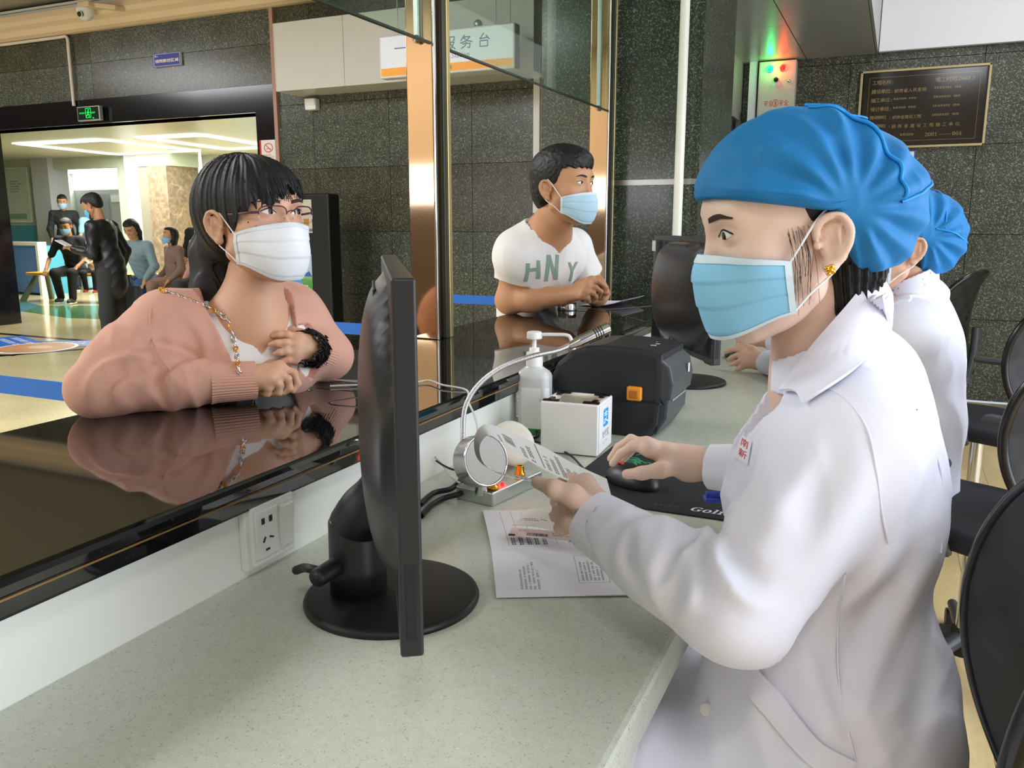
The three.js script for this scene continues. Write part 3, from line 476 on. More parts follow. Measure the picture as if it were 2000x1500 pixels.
  const s2 = canvasTex(256, 384, (g) => { const gr = g.createLinearGradient(0, 0, 0, 384); gr.addColorStop(0, '#eaf0ff'); gr.addColorStop(0.35, '#cfe3fb'); gr.addColorStop(0.45, '#7fbf5e'); gr.addColorStop(0.62, '#4aa24a'); gr.addColorStop(0.7, '#3d8fd4'); gr.addColorStop(1, '#2aa88c'); g.fillStyle = gr; g.fillRect(0, 0, 256, 384); g.fillStyle = '#4c7fc0'; g.beginPath(); g.moveTo(150, 150); g.lineTo(190, 105); g.lineTo(214, 128); g.lineTo(236, 112); g.lineTo(256, 150); g.fill(); g.fillStyle = '#6db0ee'; g.beginPath(); g.moveTo(110, 140); g.bezierCurveTo(170, 180, 60, 220, 130, 260); g.lineTo(256, 300); g.lineTo(256, 250); g.bezierCurveTo(150, 220, 220, 180, 140, 140); g.fill(); g.fillStyle = '#5fb34b'; g.beginPath(); g.ellipse(206, 232, 50, 18, 0, 0, 7); g.ellipse(110, 262, 44, 14, 0, 0, 7); g.fill(); g.fillStyle = '#f0d9ea'; g.fillRect(190, 208, 34, 16); g.fillRect(94, 246, 30, 12); g.fillStyle = '#eafff4'; for (let r = 0; r < 2; r++) for (let i = 0; i < 4; i++) { g.fillRect(120 + i * 30, 312 + r * 30, 20, 20); } });
  const scr = (t) => new THREE.MeshStandardMaterial({ color: 0x0a0a0a, emissive: 0xffffff, emissiveMap: t, emissiveIntensity: 0.85, roughness: 0.2 });
  part('screen', at(plateUV(0.42, 0.285), -0.085, 1.305, -0.0085), scr(s1), k, 'upper screen with pale menu'); part('screen', at(plateUV(0.40, 0.50), -0.10, 0.725, -0.0085), scr(s2), k, 'lower screen with a river landscape');
}
// right part of the back wall: control box, plaque, poster
{
  const cb = thing('control_box', 'beige electrical control box with green and red lamps beside the plaque', 'control box', [-0.889, 2.20, -6.62]);
  part('box_body', rbox(0.26, 0.40, 0.09, 0.006), mat(0xd4d3c2, 0.45), cb);
  const ft = canvasTex(256, 300, (g) => { g.fillStyle = '#d9d8c6'; g.fillRect(0, 0, 256, 300); g.fillStyle = '#f2f0e6'; for (const [x, y] of [[52, 22], [150, 20], [98, 110]]) g.fillRect(x, y, 52, 14); g.strokeStyle = '#d06a5a'; g.fillStyle = '#d06a5a'; g.lineWidth = 5; g.beginPath(); g.arc(128, 226, 20, 0, 7); g.stroke(); write(g, '安', 40, 210, 32, 0.12); write(g, '全', 76, 210, 32, 0.12); write(g, '安', 156, 210, 32, 0.12); write(g, '全', 192, 210, 32, 0.12); g.fillRect(122, 214, 12, 26); });
  part('door_panel', at(plateUV(0.235, 0.37), 0, 0, 0.0455), mat(0xffffff, 0.45, 0, { map: ft }), cb);
  const lamp = (x, y, c, e) => { const l = part('indicator_lamp', at(lathe([[0.0001, 0.018], [0.012, 0.015], [0.017, 0.008], [0.018, 0]]), x, y, 0.05, Math.PI / 2), new THREE.MeshStandardMaterial({ color: c, emissive: c, emissiveIntensity: e }), cb); part('lamp_ring', at(new THREE.TorusGeometry(0.022, 0.005, 8, 24), x, y, 0.05), chromeM, l); const p = new THREE.PointLight(c, 0.06, 3); p.position.set(-0.889 + x, 2.2 + y, -6.51); scene.add(p); };
  lamp(-0.048, 0.146, 0x10ff80, 3); lamp(0.038, 0.147, 0xff2010, 4);
  part('switch', at(lathe([[0.0001, 0.03], [0.014, 0.028], [0.016, 0], [0.022, 0]], 20), -0.004, 0.069, 0.045, Math.PI / 2), blackM, cb); part('lock', at(lathe([[0.0001, 0.012], [0.01, 0.01], [0.011, 0]], 16), 0.085, 0.055, 0.045, Math.PI / 2), chromeM, cb);
  const st = structGroup('trim_6'); part('cable_trunking', box(-1.09, -1.035, 0, 2.41, -6.66, -6.60), whiteM, st);
  const pq = thing('plaque', 'dark engraved plaque with a gold frame on the granite wall', 'plaque', [0.078, 2.03, -6.655]);
  const pt = canvasTex(1024, 680, (g) => {
    g.fillStyle = '#17130f'; g.fillRect(0, 0, 1024, 680); g.strokeStyle = '#7c673c'; g.lineWidth = 4; g.strokeRect(46, 40, 932, 600); g.strokeStyle = '#8a774c'; g.fillStyle = '#8a774c';
    const rows = ['工程名称', '建设单位', '施工单位', '设计单位', '建设程单位', '建工程单位'];
    rows.forEach((r, i) => { write(g, r, 70, 66 + i * 82, i > 3 ? 34 : 42, 0.11, i > 3 ? 0.84 : 0.98, 1); g.fillRect(246, 84 + i * 82, 6, 6); g.fillRect(246, 98 + i * 82, 6, 6); });
    write(g, '湖南省人民医院', 268, 154, 36, 0.11, 1.1); smallPrint(g, 270, 236, 300, 34, 1, '#8a774c'); smallPrint(g, 270, 318, 300, 34, 1, '#8a774c'); write(g, '湖南省建设工程', 268, 400, 34, 0.1, 1.05); write(g, '湖南省建设工程施工单位', 268, 484, 36, 0.1, 1.5);
    write(g, '竣工时间:2002.3', 610, 70, 44, 0.11, 1.0); smallPrint(g, 610, 154, 320, 36, 1, '#8a774c'); smallPrint(g, 610, 236, 320, 36, 1, '#8a774c'); smallPrint(g, 610, 318, 320, 36, 1, '#8a774c'); smallPrint(g, 610, 400, 320, 36, 1, '#8a774c');
    g.font = 'bold 48px serif'; g.fillText('2001 —— 064', 560, 606); smallPrint(g, 350, 570, 200, 40, 1, '#8a774c');
  });
  part('plaque_board', rbox(0.78, 0.515, 0.03, 0.004), blackGlossM, pq); part('inscription', at(plateUV(0.755, 0.49), 0, 0, 0.0155), mat(0xffffff, 0.12, 0, { map: pt, ior: 1.7 }), pq);
  const fm = mat(0xc9b98c, 0.3, 0.5); for (const s of [-1, 1]) { part('plaque_frame', at(rbox(0.81, 0.016, 0.036, 0.003), 0, s * 0.258, 0.004), fm, pq); part('plaque_frame', at(rbox(0.016, 0.532, 0.036, 0.003), s * 0.397, 0, 0.004), fm, pq); }
  const po = canvasTex(512, 256, (g) => { g.fillStyle = '#2b55b8'; g.fillRect(0, 0, 512, 256); g.fillStyle = '#f4f2f2'; g.fillRect(14, 14, 484, 200); g.strokeStyle = '#dc3a3c'; write(g, '人多拥挤', 60, 64, 66, 0.16, 1.06); write(g, '小心扒手', 110, 140, 66, 0.16, 1.06); g.strokeStyle = '#2b55b8'; smallPrint(g, 180, 26, 160, 24, 1, '#3a63b8'); smallPrint(g, 160, 224, 240, 22, 1, '#dfe6f6'); g.fillStyle = '#27418c'; g.beginPath(); g.ellipse(440, 52, 30, 14, 0, 0, 7); g.fill(); g.fillRect(424, 70, 34, 70); g.fillRect(412, 130, 16, 30); g.fillRect(450, 130, 16, 30); });
  single('wall_poster', at(new THREE.BoxGeometry(0.345, 0.150, 0.008), -0.104, 1.674, -6.664), [whiteM, whiteM, whiteM, whiteM, mat(0xffffff, 0.45, 0, { map: po }), whiteM], 'blue and white notice with red characters below the plaque', 'notice');
}
// ---------------------------------------------------------------- gold posts and the glass above the counter
{
  const glass = mat(0xe9f5ee, 0.015, 0, { transmission: 1, thickness: 0, ior: 1.3 });
  const edge = mat(0x22302a, 0.2);
  const post = (z, h, label) => {
    const p = thing('counter_post', label, 'post', [-1.295, 0.9, z]);
    part('gold_tube', at(rbox(0.09, h, 0.09, 0.004), 0, h / 2, 0), goldM, p); part('steel_fin', at(rbox(0.006, h, 0.012, 0.002), 0.048, h / 2, 0.041), chromeM, p, 'chrome edge strip'); part('glass_channel', at(rbox(0.012, h, 0.014, 0.002), 0.051, h / 2, 0.0), mat(0x3a4038, 0.2), p);
    part('gold_strip', at(rbox(0.012, h, 0.02, 0.002), 0.05, h / 2, -0.03), mat(0xd8c98c, 0.25, 0.7), p);
    const c = part('glass_clamp', at(rbox(0.018, 1.0, 0.014, 0.003), 0.0, 1.37, 0.052), steelM, p); part('clamp_cap', at(new THREE.SphereGeometry(0.012, 12, 8), 0.0, 0.865, 0.056), steelM, c);
    return p;
  };
  post(-2.235, 2.64, 'tall gold mirror finish post standing on the ledge behind the monitor');
  post(-3.84, 2.64, 'gold mirror finish post at the far end of the ledge before the column');
  const pane = (z0, z1, label) => { const p = thing('glass_partition', label, 'glass', [0, 0, 0]); part('pane', box(-1.254, -1.246, 1.752, 3.54, z0, z1), glass, p); part('pane_edge', box(-1.2555, -1.2445, 1.747, 1.753, z0, z1), edge, p, 'dark polished lower edge'); return p; };
  pane(-3.79, -2.29, 'hanging glass pane between the two gold posts'); pane(-2.18, 0.4, 'hanging glass pane nearer than the first gold post');
}
// ---------------------------------------------------------------- queue barriers with blue belts
{
  const blue = mat(0x1c6fd0, 0.5);
  const barrier = (z, x0, x1, w, label) => {
    const b = thing('belt_barrier', label, 'barrier', [0, 0, 0], 0, 'queue barriers in the lobby');
    part('belt', box(x0, x1, 0.8 - w / 2, 0.8 + w / 2, z - 0.001, z + 0.001), blue, b, 'blue belt');
    for (const x of [x0, x1]) { part('post', cyl([x, 0.02, z], [x, 0.86, z], 0.03), blackM, b); part('base', at(lathe([[0.0001, 0.03], [0.08, 0.026], [0.15, 0.012], [0.155, 0]], 32), x, 0, z), blackM, b); part('cassette', at(lathe([[0.0001, 0.09], [0.032, 0.085], [0.036, 0.07], [0.036, 0]], 24), x, 0.76, z), blackM, b); }
  };
  barrier(-1.505, -4.2, -1.93, 0.052, 'blue belt barrier in front, beside the pink cardigan sleeve');
  barrier(-2.965, -2.98, -1.87, 0.050, 'blue belt barrier between the pink cardigan and the monitor');
  barrier(-4.41, -2.72, -1.80, 0.052, 'blue belt barrier reaching from the gold post to the man in white');
}
// stickers on the lobby floor
{
  const fs = (pts, w, h, draw, name, label, turn) => { const t = canvasTex(w, h, draw); const m = mat(0xffffff, 0.3, 0, { map: t }); const g = new THREE.PlaneGeometry(pts[2], pts[3]); g.rotateX(-Math.PI / 2); g.rotateY(turn); g.translate(pts[0], 0.0022, pts[1]); const bx = single(name, g, m, label, 'floor sticker'); return bx; };
  const band = (g, w, h) => { g.fillStyle = '#2a6fd4'; g.fillRect(0, 0, w, h); smallPrint(g, 60, 24, w - 110, h - 48, 2, '#e8f0ff'); };
  fs([-8.45, -5.78, 1.05, 0.42], 512, 128, band, 'floor_sticker', 'blue floor sticker with white print left of the orange disc', -0.35);
  fs([-7.75, -6.02, 0.95, 0.42], 512, 128, band, 'floor_sticker', 'blue floor sticker with white print right of the orange disc', 0.55);
  const t = canvasTex(256, 256, (g) => { g.fillStyle = '#c98a5a'; g.fillRect(0, 0, 256, 256); g.fillStyle = '#d59a66'; for (let i = 0; i < 60; i++) g.fillRect(H3(i, 1, 1) * 250, H3(i, 2, 1) * 250, 30, 18); g.fillStyle = '#e2c0a2'; g.beginPath(); g.ellipse(128, 110, 50, 34, 0, 0, 7); g.fill(); });
  const d = thing('floor_sticker', 'round orange floor sticker with a white rim', 'floor sticker', [-7.88, 0.0022, -5.60]); part('rim', at(lathe([[0.0001, 0.0012], [0.385, 0.0012], [0.39, 0]], 48), 0, 0, 0), whiteM, d); part('disc', at(new THREE.CircleGeometry(0.355, 48), 0, 0.0018, 0, -Math.PI / 2), mat(0xffffff, 0.35, 0, { map: t }), d);
}


// ---------------------------------------------------------------- monitors
const bezelM = mat(0x232528, 0.42), monBackM = mat(0x1d1d1d, 0.34);
function monitor(label, near, far, y0, y1, baseC, neckC) {
  // built from the panel's two upright edges: the screen faces away to the staff side
  const A = V(near[0], 0, near[1]), B = V(far[0], 0, far[1]), L = A.distanceTo(B), H = y1 - y0, c = A.clone().add(B).multiplyScalar(0.5), ang = Math.atan2(-(B.z - A.z), B.x - A.x);
  const t = thing('computer_monitor', label, 'monitor', [baseC[0], 0.75, baseC[1]]);
  const P = new THREE.Group(); P.position.set(c.x - baseC[0], y0 - 0.75, c.z - baseC[1]); P.rotation.y = ang + Math.PI;   // local x: near -> far edge, z: screen (-) / back (+) decided below
  const put = (name, g, m, label2) => { P.updateMatrix(); g.applyMatrix4(P.matrix); return part(name, g, m, t, label2); };
  const s = 1;                                                                          // back lies towards +z of the local frame after the turn
  put('bezel_frame', at(rbox(L, H, 0.022, 0.003), 0, H / 2, 0), bezelM);
  put('screen', at(new THREE.PlaneGeometry(L - 0.016, H - 0.03), 0, H / 2 + 0.005, -0.0113 * s, 0, Math.PI), mat(0x0b0c0e, 0.12));
  const back = new THREE.PlaneGeometry(L - 0.03, H - 0.03, 40, 28), p = back.attributes.position;
  for (let i = 0; i < p.count; i++) { const u = p.getX(i) / (L - 0.03) * 2, v = p.getY(i) / (H - 0.03) * 2, q = Math.min(1, Math.max(Math.abs(u) ** 2.6 + Math.abs(v) ** 2.6, 0)); p.setZ(i, 0.011 + 0.036 * Math.pow(1 - q, 0.55)); }
  back.computeVertexNormals(); back.translate(0, H / 2, 0); put('back_shell', back, monBackM);
  put('vent_slot', at(rbox(L * 0.28, 0.012, 0.004, 0.002), 0, H - 0.03, 0.024), blackM); put('edge_recess', at(rbox(0.001, 0.075, 0.010, 0.0004), L / 2 + 0.0002, 0.055, 0), mat(0x141517, 0.6)); put('button_bar', at(rbox(0.05, 0.006, 0.016, 0.002), L / 2 - 0.05, -0.002, 0), bezelM);
  // stand
  part('stand_base', lathe([[0.0001, 0.014], [0.06, 0.014], [0.112, 0.0105], [0.1165, 0.008], [0.118, 0.004], [0.117, 0], [0.0001, 0]], 72), mat(0x111214, 0.45), t);
  const n = [neckC[0] - baseC[0], neckC[1] - baseC[1]];
  const neck = part('stand_neck', at(lathe([[0.0001, 0.118], [0.034, 0.118], [0.037, 0.112], [0.038, 0.05], [0.038, 0.012], [0.0001, 0.012]], 40), n[0], 0, n[1]), mat(0x17181b, 0.35), t);
  const pc = [c.x - baseC[0], 0, c.z - baseC[1]];
  const q1 = [n[0] + (pc[0] - n[0]) * 0.2, 0.128, n[1] + (pc[2] - n[1]) * 0.2], q2 = [pc[0] + (n[0] - pc[0]) * 0.32, y0 - 0.75 + 0.09, pc[2] + (n[1] - pc[2]) * 0.32];
  const arm = new Solid().cap([n[0], 0.105, n[1]], q1, 0.036, 0.028, 0.02).cap(q1, q2, 0.028, 0.024, 0.03);
  part('stand_arm', solidGeo(arm, [-0.2, 0.05, -0.2], [0.2, 0.4, 0.2], 0.006), mat(0x141517, 0.4), t);
  const clip = part('cable_clip', tube([[n[0] + 0.0, 0.058, n[1] + 0.055], [n[0] - 0.03, 0.062, n[1] + 0.062], [n[0] - 0.05, 0.055, n[1] + 0.05], [n[0] - 0.068, 0.046, n[1] + 0.045]], 0.006, 16, 8), blackM, neck); part('clip_knob', at(lathe([[0.0001, 0.05], [0.012, 0.05], [0.013, 0.0], [0.0001, 0]], 20), n[0] - 0.01, 0.058, n[1] + 0.025, Math.PI / 2), blackM, neck);
  return t;
}
monitor('black monitor seen edge-on from behind in the foreground of the desk', [-0.385, -0.617], [-0.688, -1.063], 0.847, 1.203, [-0.585, -0.89], [-0.625, -0.87]);
const mon2 = monitor('black monitor with a small sticker on its back, beyond the label printer', [-0.43, -2.31], [-0.734, -2.777], 0.86, 1.21, [-0.57, -2.60], [-0.60, -2.565]);
{ // sticker on its back
  const A = V(-0.43, 0, -2.31), B = V(-0.734, 0, -2.777), d = B.clone().sub(A).normalize(), n = V(d.z, 0, -d.x); const q = B.clone().addScaledVector(d, -0.045).addScaledVector(n, 0.024 + 0.0);
  const tx = canvasTex(64, 64, (g) => { g.fillStyle = '#c8cbc6'; g.fillRect(0, 0, 64, 64); smallPrint(g, 8, 8, 48, 48, 5, '#5d6660'); });
  const g = rbox(0.034, 0.034, 0.002, 0.0005); g.rotateY(Math.atan2(n.x, n.z)); g.translate(q.x + 0.57, 1.175 - 0.75, q.z + 2.60); part('sticker', uvBox(g), mat(0xffffff, 0.5, 0, { map: rep(tx, 29) }), mon2, 'small grey sticker');
}
// ---------------------------------------------------------------- label printer
{
  const t = thing('label_printer', 'bulky black label printer with an orange latch', 'printer', [-0.60, 0.75, -1.97]);
  const dark = mat(0x1f2124, 0.42), grey = mat(0x3f4346, 0.38);
  const upper = [[-0.135, 0.088], [-0.138, 0.118], [-0.12, 0.158], [-0.09, 0.185], [-0.055, 0.198], [-0.015, 0.203], [0.075, 0.2], [0.118, 0.192], [0.118, 0.092]], lower = [[-0.138, 0.004], [-0.138, 0.085], [0.118, 0.089], [0.112, 0.035], [0.092, 0.004]];
  const ex = (p, d, b) => { const g = extrude(p, d - 2 * b, b); g.translate(0, 0, -d / 2 + b); return g; };
  part('cover', ex(upper, 0.222, 0.012), dark, t); part('lower_body', ex(lower, 0.216, 0.01), dark, t);
  part('front_cover', ex([[0.122, 0.105], [0.122, 0.188], [0.142, 0.170], [0.150, 0.135], [0.146, 0.10], [0.135, 0.092]], 0.21, 0.006), grey, t); part('front_chin', ex([[0.12, 0.02], [0.122, 0.088], [0.138, 0.086], [0.136, 0.05], [0.118, 0.012]], 0.19, 0.006), grey, t);
  part('outlet_slot', at(rbox(0.004, 0.005, 0.13, 0.001), 0.146, 0.088, 0), mat(0xb9bdbd, 0.3, 0.6), t);
  const l = part('latch', at(rbox(0.036, 0.034, 0.014, 0.005), 0.068, 0.107, 0.115, 0, 0, 0), mat(0xf09a1c, 0.4), t, 'orange release latch'); part('latch_recess', at(rbox(0.022, 0.02, 0.006, 0.003), 0.068, 0.106, 0.121), mat(0xb86c0c, 0.5), l);
  for (const [x, z, w] of [[0.06, 0.05, 0.012], [0.085, 0.03, 0.018], [0.09, 0.0, 0.01], [0.075, -0.03, 0.012]]) part('status_icon', at(rbox(w, 0.001, 0.008, 0.0004), x, 0.2125 - x * 0.02, z), mat(0xc8cccc, 0.5), t);
  part('badge', at(rbox(0.001, 0.022, 0.016, 0.0004), 0.157, 0.15, -0.05), mat(0xd8dadb, 0.4), t);
  part('rubber_foot', at(rbox(0.2, 0.006, 0.19, 0.002), -0.02, 0.0, 0), blackM, t);
}
// ---------------------------------------------------------------- payment scanner box
{
  const t = thing('payment_scanner', 'white cube payment code scanner with a blue logo, open glowing top', 'scanner', [-0.622, 0.75, -1.712], 0.06);
  const wm = mat(0xeceae4, 0.35), w = 0.131, d = 0.122, h = 0.118, th = 0.012;
  for (const s of [-1, 1]) { part('side_wall', at(rbox(w, h - 0.004, th, 0.004), 0, h / 2, s * (d - th) / 2), wm, t); part('side_wall', at(rbox(th, h - 0.004, d - 0.004, 0.004), s * (w - th) / 2, h / 2, 0), wm, t); }
  part('foot', at(rbox(w - 0.012, 0.006, d - 0.012, 0.002), 0, 0.002, 0), blackM, t); part('inner_tray', at(rbox(w - 0.03, 0.006, d - 0.03, 0.002), 0, h - 0.05, 0), mat(0xd9c48a, 0.4), t); part('reader_window', at(rbox(0.05, 0.02, 0.04, 0.003), 0.0, h - 0.038, 0.0), new THREE.MeshStandardMaterial({ color: 0xffe9b0, emissive: 0xffd988, emissiveIntensity: 0.5 }), t);
  const fr = (x0, x1, z0, z1) => part('top_frame', at(rbox(x1 - x0, 0.005, z1 - z0, 0.0015), (x0 + x1) / 2, h - 0.0005, (z0 + z1) / 2), blackGlossM, t);
  for (const sx of [-1, 1]) for (const sz of [-1, 1]) { const x = sx * (w / 2 - 0.02), z = sz * (d / 2 - 0.014); fr(x - 0.018, x + 0.018, z - 0.006, z + 0.006); fr(x + sx * 0.004 - 0.006, x + sx * 0.004 + 0.006, z - sz * 0.012 - 0.016, z - sz * 0.012 + 0.016); }
  part('scan_glass', at(rbox(w - 0.05, 0.002, d - 0.045, 0.0005), 0, h - 0.006, 0), mat(0xffffff, 0.02, 0, { transmission: 1, thickness: 0 }), t);
  const tx = canvasTex(512, 512, (g) => {
    g.fillStyle = '#f0eeea'; g.fillRect(0, 0, 512, 512); const x = 168, y = 70, s = 190; g.fillStyle = '#1f9be8'; g.beginPath(); g.moveTo(x + 26, y); g.arcTo(x + s, y, x + s, y + s, 26); g.arcTo(x + s, y + s, x, y + s, 26); g.arcTo(x, y + s, x, y, 26); g.arcTo(x, y, x + s, y, 26); g.fill();
    g.strokeStyle = '#ffffff'; g.lineCap = 'round'; g.lineWidth = 13; const L = (...p) => { g.beginPath(); p.forEach(([a, b], i) => { if (i) g.lineTo(x + a, y + b); else g.moveTo(x + a, y + b); }); g.stroke(); };
    L([34, 44], [156, 44]); L([95, 18], [95, 70]); L([44, 70], [146, 70]); g.beginPath(); g.moveTo(x + 132, y + 72); g.bezierCurveTo(x + 120, y + 120, x + 70, y + 168, x + 38, y + 150); g.bezierCurveTo(x + 10, y + 120, x + 60, y + 96, x + 100, y + 120); g.bezierCurveTo(x + 140, y + 140, x + 160, y + 148, x + 188, y + 154); g.stroke();
    g.strokeStyle = '#2a2c2e'; write(g, '支付宝', 128, 296, 84, 0.085, 1.05); g.fillStyle = '#5a5c5e'; g.font = '40px sans-serif'; let cx = 160; for (const ch of 'ALIPAY') { g.fillText(ch, cx, 438); cx += 34; }
  });
  const lg = new THREE.PlaneGeometry(d - 0.012, h - 0.012); lg.rotateY(Math.PI / 2); lg.translate(w / 2 + 0.0006, h / 2, 0); part('logo_print', lg, mat(0xffffff, 0.35, 0, { map: tx }), t, 'blue logo with black characters');
}
// ---------------------------------------------------------------- hand sanitizer
{
  const t = thing('sanitizer_bottle', 'white pump bottle of hand sanitizer with a green foot and long spout', 'bottle', [-0.766, 0.75, -1.805], 0.15);
  const body = new Solid().rb([0, 0.077, 0], [0.041, 0.077, 0.031], 0.018, 0.01).cap([0, 0.15, 0], [0, 0.168, 0], 0.02, 0.016, 0.025); body.fn((x, y, z, D) => Math.max(D, -y));
  part('bottle', solidGeo(body, [-0.05, -0.005, -0.04], [0.05, 0.19, 0.04], 0.003), mat(0xeff1ee, 0.3, 0, { transmission: 0.25, thickness: 0 }), t);
  const lt = canvasTex(512, 512, (g) => { g.fillStyle = '#f1f3ef'; g.fillRect(0, 0, 512, 512); g.fillStyle = '#2f8f3a'; g.fillRect(0, 460, 512, 52); g.fillStyle = '#6cc04a'; g.fillRect(360, 220, 40, 130); g.fillRect(360, 220, 120, 14); smallPrint(g, 30, 130, 150, 200, 10, '#4d5750'); g.fillStyle = '#3a3f3c'; for (let i = 0; i < 24; i++) g.fillRect(70 + i * 3.4, 340, 1 + 2 * H3(i, 4, 4), 90); smallPrint(g, 300, 120, 150, 36, 2, '#3c4440'); });
  const lab = sheet(24, 1, (u, v) => { const a = (u - 0.5) * 2; const w = 0.0418, dd = 0.0318, s = a * 1.35; const e = 0.5; const cx = Math.sign(Math.sin(s)) * Math.pow(Math.abs(Math.sin(s)), e) * w, cz = Math.pow(Math.abs(Math.cos(s)), e) * dd; return [cx, 0.006 + v * 0.11, cz]; }); part('label', lab, mat(0xffffff, 0.4, 0, { map: lt }), t, 'printed label with green foot');
  part('collar', at(lathe([[0.0001, 0.033], [0.0185, 0.033], [0.0195, 0.03], [0.0205, 0.002], [0.0195, 0], [0.0001, 0]], 28), 0, 0.164, 0), whitePlasticM, t); part('neck_ring', at(lathe([[0.0001, 0.012], [0.012, 0.011], [0.0125, 0]], 24), 0, 0.197, 0), whitePlasticM, t);
  part('pump_stem', at(lathe([[0.0001, 0.03], [0.0068, 0.03], [0.0052, 0.02], [0.005, 0]], 20), 0, 0.208, 0), whitePlasticM, t); const hd = part('pump_head', at(lathe([[0.0001, 0.018], [0.016, 0.0175], [0.018, 0.015], [0.0185, 0.002], [0.017, 0], [0.0001, 0]], 28), 0, 0.229, 0), whitePlasticM, t);
  part('spout', tube([[0.015, 0.24, 0], [0.05, 0.241, 0], [0.078, 0.241, 0.002], [0.086, 0.238, 0.003], [0.092, 0.225, 0.005], [0.098, 0.208, 0.006]], 0.0042, 30, 10), whitePlasticM, hd);
}
// ---------------------------------------------------------------- microphone unit with round speaker
{
  const t = thing('desk_microphone', 'silver gooseneck microphone unit with gold knobs and red lamp', 'microphone', [-0.6476, 0.75, -1.3643], 1.395);   // local x: long side
  const alu = mat(0xc3cac4, 0.28, 0.85);
  part('base_box', at(rbox(0.165, 0.026, 0.083, 0.003), 0, 0.013, 0), alu, t);
  const knob = () => lathe([[0.0001, 0.023], [0.0078, 0.0225], [0.0085, 0.021], [0.0085, 0.008], [0.0108, 0.006], [0.011, 0.001], [0.0001, 0.0]], 24);
  part('knob', at(knob(), -0.062, 0.026, 0.028), brassM, t, 'gold knob'); part('knob', at(knob(), 0.03, 0.026, 0.024), brassM, t, 'gold knob');
  part('indicator', at(new THREE.SphereGeometry(0.0035, 12, 8), -0.03, 0.0275, 0.026), new THREE.MeshStandardMaterial({ color: 0xff3030, emissive: 0xff1010, emissiveIntensity: 8 }), t, 'red indicator lamp');
  { const p = new THREE.PointLight(0xff2020, 0.004); t.updateMatrixWorld(); const q = V(-0.03, 0.036, 0.026).applyMatrix4(t.matrixWorld); p.position.copy(q); scene.add(p); }
  part('socket', at(lathe([[0.0001, 0.026], [0.006, 0.026], [0.0075, 0.012], [0.0105, 0.006], [0.011, 0]], 20), -0.05, 0.026, -0.030), chromeM, t);
  // neck: points given in the room, turned into the unit's frame
  t.updateMatrixWorld(); const inv = t.matrixWorld.clone().invert(); const L = (p) => V(p).applyMatrix4(inv).toArray();
  const s0 = V(-0.05, 0.05, -0.030).applyMatrix4(t.matrixWorld).toArray();
  const neckPts = [s0, [-0.7024, 0.8236, -1.324], [-0.7088, 0.8705, -1.3311], [-0.7078, 0.9126, -1.3405], [-0.6925, 0.9482, -1.3552], [-0.6608, 0.9801, -1.382], [-0.6097, 1.0029, -1.4158], [-0.5663, 1.0136, -1.4491], [-0.5443, 1.0243, -1.467]];
  const curve = new THREE.CatmullRomCurve3(neckPts.map((p) => V(L(p)))), N = 420, rad = 0.0052;
  const ng = new THREE.TubeGeometry(curve, N, rad, 10, false), np = ng.attributes.position, nn = ng.attributes.normal; for (let i = 0; i < np.count; i++) { const ring = Math.floor(i / 11), k = (ring % 3 === 0 ? -0.0009 : 0); np.setXYZ(i, np.getX(i) + nn.getX(i) * k, np.getY(i) + nn.getY(i) * k, np.getZ(i) + nn.getZ(i) * k); } ng.computeVertexNormals();
  part('gooseneck', ng, mat(0xd9d9dc, 0.2, 1), t);
  const a = L([-0.5489, 1.0206, -1.463]), b = L([-0.4896, 1.0529, -1.5149]); const mk = part('mic_capsule', merge([cyl(a, mix3(a, b, 0.25), 0.0065, 0.0105, 24), cyl(mix3(a, b, 0.25), b, 0.0105, 0.0112, 24)]), chromeM, t, 'chrome microphone tip');
  for (let i = 0; i < 4; i++) part('slot', cyl(mix3(a, b, 0.62 + i * 0.06), mix3(a, b, 0.645 + i * 0.06), 0.0113, 0.0113, 24), blackM, mk); part('grille', cyl(b, mix3(a, b, 1.01), 0.009, 0.009, 20), mat(0x6c6f66, 0.4, 0.6), mk);
  // round talk-back speaker standing on the same unit
  const spk = thing('round_speaker', 'silver round speaker disc standing behind the receipt', 'speaker', [-0.6529, 0.8283, -1.2916]); const sg = new THREE.CylinderGeometry(0.047, 0.047, 0.036, 56); const dir = V(0.80, 0.28, 0.42).normalize(); const Q = new THREE.Quaternion().setFromUnitVectors(V(0, 1, 0), dir); sg.applyQuaternion(Q); part('ring', sg, mat(0xc6c8c4, 0.25, 0.8), spk);
  const fg = new THREE.CylinderGeometry(0.043, 0.043, 0.002, 48); fg.translate(0, 0.0185, 0); fg.applyQuaternion(Q); part('front_disc', fg, mat(0xb9b7ae, 0.45, 0.1), spk); const rg = new THREE.TorusGeometry(0.0455, 0.002, 8, 56); rg.rotateX(Math.PI / 2); rg.translate(0, 0.0185, 0); rg.applyQuaternion(Q); part('front_rim', rg, chromeM, spk);
  const sp2 = part('rest', cyl([0, -0.01, 0], [0.004, -0.062, 0], 0.012, 0.014, 20), chromeM, spk);
  const d2 = thing('cream_disc', 'cream round plastic wall speaker lying against the wall behind the receipt', 'speaker', [-0.6677, 0.8174, -1.4618]); const dg = lathe([[0.0001, 0.014], [0.035, 0.013], [0.0455, 0.008], [0.047, 0]], 48); const d3 = V(0.62, 0.55, 0.5).normalize(); dg.applyQuaternion(new THREE.Quaternion().setFromUnitVectors(V(0, 1, 0), d3)); part('disc', dg, mat(0xd9d5c4, 0.45), d2);
